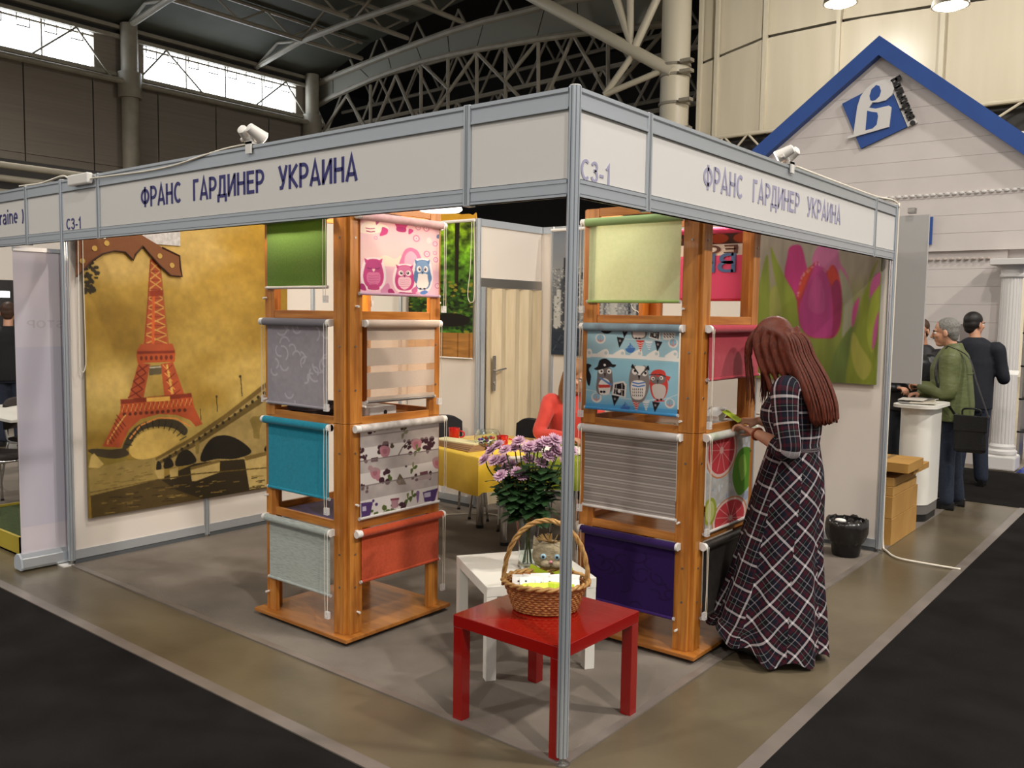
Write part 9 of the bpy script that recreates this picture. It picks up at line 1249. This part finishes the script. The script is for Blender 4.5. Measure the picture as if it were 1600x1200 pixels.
def uv_loft(grids, name, m, parent):
    V = []; Fc = []; UV = []
    for P_, T_ in grids:      # P_[row][col] points (columns not wrapped: the last repeats the first), T_ uv function(row, col, gore)
        k = len(V); r, c = len(P_), len(P_[0]); V += [tuple(q) for row in P_ for q in row]
        for i in range(r-1):
            for j in range(c-1):
                Fc.append((k+i*c+j, k+i*c+j+1, k+(i+1)*c+j+1, k+(i+1)*c+j)); UV += [T_(i, j, j), T_(i, j+1, j), T_(i+1, j+1, j), T_(i+1, j, j)]
    me = bpy.data.meshes.new(name); me.from_pydata(V, [], Fc); l = me.uv_layers.new(name='cloth'); l.data.foreach_set('uv', np.array(UV, np.float32).ravel())
    me.polygons.foreach_set('use_smooth', [True]*len(me.polygons)); me.materials.append(m); o = bpy.data.objects.new(name, me); col.objects.link(o); o.parent = parent
    return o
WX, WY, WR = .265, 1.60, R(87)
t = thing('person', 'woman with long red hair in a long plaid dress holding a lime card', 'person', (WX, WY, 0), rotz=WR)
hp = Vector((.0, .15, 1.555)); Mh = frame(hp, (.1, 1, -.75), (0, .5, 1))
b = MB(); xadd(b, head_mb(.97), Mh); b.tube([hp+Vector((0, -.045, -.03)), (0, .055, 1.42), (0, .02, 1.33)], [.046, .05, .07], 14)
torso(b, [(0, .03, .85), (0, .02, 1.1), (0, .02, 1.3), (0, .02, 1.36)], [(.11, .09), (.10, .08), (.13, .085), (.10, .07)])
warm = {-1: [(-.165, .01, 1.34), (-.20, -.03, 1.075), (-.085, .205, 1.125)], 1: [(.165, .03, 1.34), (.20, .08, 1.10), (.075, .25, 1.165)]}
hands = {-1: ((-.085, .205, 1.125), (.32, 1, .22), (.35, -.25, 1)), 1: ((.075, .25, 1.165), (-.55, 1, -.08), (-.2, -.1, 1))}
for s in (-1, 1):
    S_, E_, W_ = (Vector(q) for q in warm[s]); limb(b, [S_, E_, (E_+W_)/2, W_], [(.04, .04), (.037, .037), (.034, .034), (.024, .021)])
    xadd(b, hand_mb(-s, (28, 40, 30), thumb=(.3, .35), s=.95), frame(hands[s][0], hands[s][1], hands[s][2]))
    limb(b, [(s*.08, .04, .85), (s*.08, .08, .48), (s*(.11 if s < 0 else .07), .09+(.09 if s < 0 else -.05), .07)], [(.06, .06), (.045, .045), (.034, .034)])
fuse(b, 'body', M['skin'], t, .006, 5); eyes(t, Mh, .97)
# dress
NC = 96
rows = [(.035, .13, .305, .29, .075), (.12, .13, .295, .282, .07), (.25, .115, .275, .26, .06), (.40, .095, .25, .225, .05), (.55, .08, .232, .2, .038), (.70, .062, .212, .182, .025), (.84, .045, .19, .168, .014), (.95, .035, .168, .148, .008), (1.03, .03, .148, .128, .004), (1.085, .028, .138, .116, .002), (1.10, .028, .14, .118, .0), (1.14, .035, .15, .13, 0), (1.20, .048, .163, .145, 0), (1.25, .048, .168, .142, 0), (1.30, .035, .172, .12, 0), (1.34, .025, .172, .10, 0), (1.375, .022, .15, .082, 0), (1.40, .024, .11, .068, 0), (1.425, .03, .075, .058, 0)]
zz = [r[0] for r in rows]; fine = list(np.linspace(.035, 1.05, 40))+list(np.linspace(1.07, 1.425, 24))
P_ = []; Uc = []
for z in fine:
    cf, a, bb, A = (float(np.interp(z, zz, [r[k] for r in rows])) for k in (1, 2, 3, 4)); row = []; us = []; acc = 0
    for j in range(NC+1):
        th = 2*PI*j/NC-PI/2; fold = 1+A*(.55*math.sin(9*th+1.0)+.45*math.sin(14*th+2.3)+.25*math.sin(5*th)); drop = 0
        zl = z
        if z < .2: zl = z+(.115*max(0, math.sin(th-.55))-.02*math.sin(9*th))*(1-(z-.035)/.165)   # hem lifts at the front
        p = Vector((a*fold*math.cos(th), cf+bb*fold*math.sin(th), zl)); row.append(p); us.append((a+bb)/2*2*PI*j/NC)
    P_.append(row); Uc.append(us)
nsk = 40
def uvd(i, j, g):
    u = 2*PI*.16*j/NC*1.35; v = fine[i]
    if fine[min(i, len(fine)-1)] > 1.06 or i >= nsk: return (u*.75, v)
    # gores cut on different grain: straight at the front left, on the bias at the side and back
    u2 = Uc[i][j]; gore = (g*8)//NC; ang = [38, 38, 8, 8, -8, -38, -38, 38][gore]; ang = R([40, 42, -40, 6, 6, 8, 40, 40][gore]); c0 = math.cos(ang); s0 = math.sin(ang)
    um = Uc[i][int((gore+.5)*NC/8)]; uu_ = u2-um
    return (uu_*c0-v*s0+gore*.37, uu_*s0+v*c0)
grids = [(P_, uvd)]
for s in (-1, 1):
    S_, E_, W_ = (Vector(q) for q in warm[s]); end = E_+(W_-E_)*.30; path = catmull([S_+Vector((-s*.045, .0, .012)), S_+Vector((s*.002, 0, 0)), (S_+E_)/2+Vector((s*.006, 0, 0)), E_+Vector((s*.004, -.008, -.004)), end], 7); m_ = len(path); G_ = []; a = None; acc = [0]
    rad = np.interp(np.linspace(0, 4, m_), [0, 1, 2, 3, 4], [.066, .068, .058, .054, .05])
    for i in range(m_):
        T_ = (path[min(i+1, m_-1)]-path[max(i-1, 0)]).normalized()
        if a is None: a, _ = frame_to(T_, (0, 1, 0))
        a = (a-T_*a.dot(T_)).normalized(); bv = T_.cross(a); G_.append([path[i]+a*(rad[i]*(1+.03*math.sin(i*1.9))*math.cos(2*PI*j/28))+bv*(rad[i]*math.sin(2*PI*j/28)) for j in range(29)])
        if i: acc.append(acc[-1]+(path[i]-path[i-1]).length)
    grids.append((G_, (lambda acc: lambda i, j, g: (2*PI*.058*j/28+.03, acc[i]+.05))(list(acc))))
uv_loft(grids, 'dress', M['plaid'], t)
for s in (-1, 1): shoe(t, (s*(.11 if s < 0 else .07), .09+(.09 if s < 0 else -.05)), (0, 1, 0), L=.24)
Wl = Vector(warm[-1][2]); El = Vector(warm[-1][1]); d = (Wl-El).normalized(); a_, b_ = frame_to(d); cc = Wl-d*.035
pts = [cc+a_*(.031*math.cos(2*PI*k/20))+b_*(.029*math.sin(2*PI*k/20)) for k in range(21)]; MB().tube(pts, .006, 8).build('bracelet', mat('rust_bracelet', '#8a3a1c', .4), t, local=True, smooth=True)
# hair
h = MB(); x = MB(); x.ball((0, -.028, .05), (.086, .1, .09), 18, 12); x.ball((0, -.03, .02), (.086, .085, .09), 16, 10); xadd(h, x, Mh)
cols = []
for k in range(-4, 5):
    q = k/4; cols.append([hp+Vector((q*.06, .02, .085)), hp+Vector((q*.085, -.085, .05)), hp+Vector((q*.098, -.135, -.05)), hp+Vector((q*.112, -.20, -.16)), hp+Vector((q*.115, -.245, -.27)), hp+Vector((q*.105, -.262, -.355-.015*(k % 2)))])
for c_ in cols: h.tube(catmull(c_, 5), [(.026, .026)]*20+[(.02, .02)]*5+[(.012, .012)], 9, round_cap=True)
fr = [[hp+Vector((s*.045, .08, .065)), hp+Vector((s*.075, .10, .0)), hp+Vector((s*.08, .085, -.1)), hp+Vector((s*.075, .07, -.2)), hp+Vector((s*.07, .07, -.265))] for s in (-1, 1)]
for c_ in fr: h.tube(catmull(c_, 5), [(.017, .022)]*8+[(.010, .014)]*8+[(.005, .007)]*5, 9, round_cap=True)
for s in (-1, 1):
    for k in range(0, 4):
        y0 = .055-.045*k; h.tube(catmull([hp+Vector((s*.055, y0-.01, .085)), hp+Vector((s*.088, y0+.0, .02)), hp+Vector((s*.096, y0-.03, -.07)), hp+Vector((s*.1, y0-.075, -.16)), hp+Vector((s*.1, y0-.10, -.24-.02*k))], 5), [(.016, .026)]*14+[(.012, .018)]*5+[(.006, .008)]*2, 9, round_cap=True)
fuse(h, 'hair', M['red_hair'], t, .008, 4)
random.seed(31); sm = MB()
for k in range(90):
    c_ = random.choice(cols); o = Vector((random.uniform(-.014, .014), random.uniform(-.02, .004), 0)); g_ = [p_+o+Vector((p_-Vector((0, p_.y, p_.z))).normalized()*.0 if False else Vector((0, -.018, .004)) if i else Vector((0, 0, .012))) for i, p_ in enumerate(c_)]
    sm.tube(catmull(g_, 5), [.0035]*22+[.0025]*3+[.001], 5)
for k in range(26):
    c_ = random.choice(fr); o = Vector((random.uniform(-.022, .022), random.uniform(-.02, .03), random.uniform(-.05, .01))); sm.tube(catmull([p_+o*(.4+.2*i) for i, p_ in enumerate(c_)], 5), [.003]*18+[.001]*3, 5)
so = sm.build('hair_strands', M['red_hair'], t, local=True, smooth=True)
Ww = Matrix.Translation((WX, WY, 0)) @ Matrix.Rotation(WR, 4, 'Z')
cd = thing('card', 'lime green card held in the hands of the red-haired woman', 'card', Ww @ Vector((-.01, .36, 1.185)), rotz=WR)
MB().obox((0, 0, 0), (.05, .01, 0), (-.005, .045, .025), (0, -.0004, .0008)).build('card_sheet', M['lime_card'], cd, local=True)
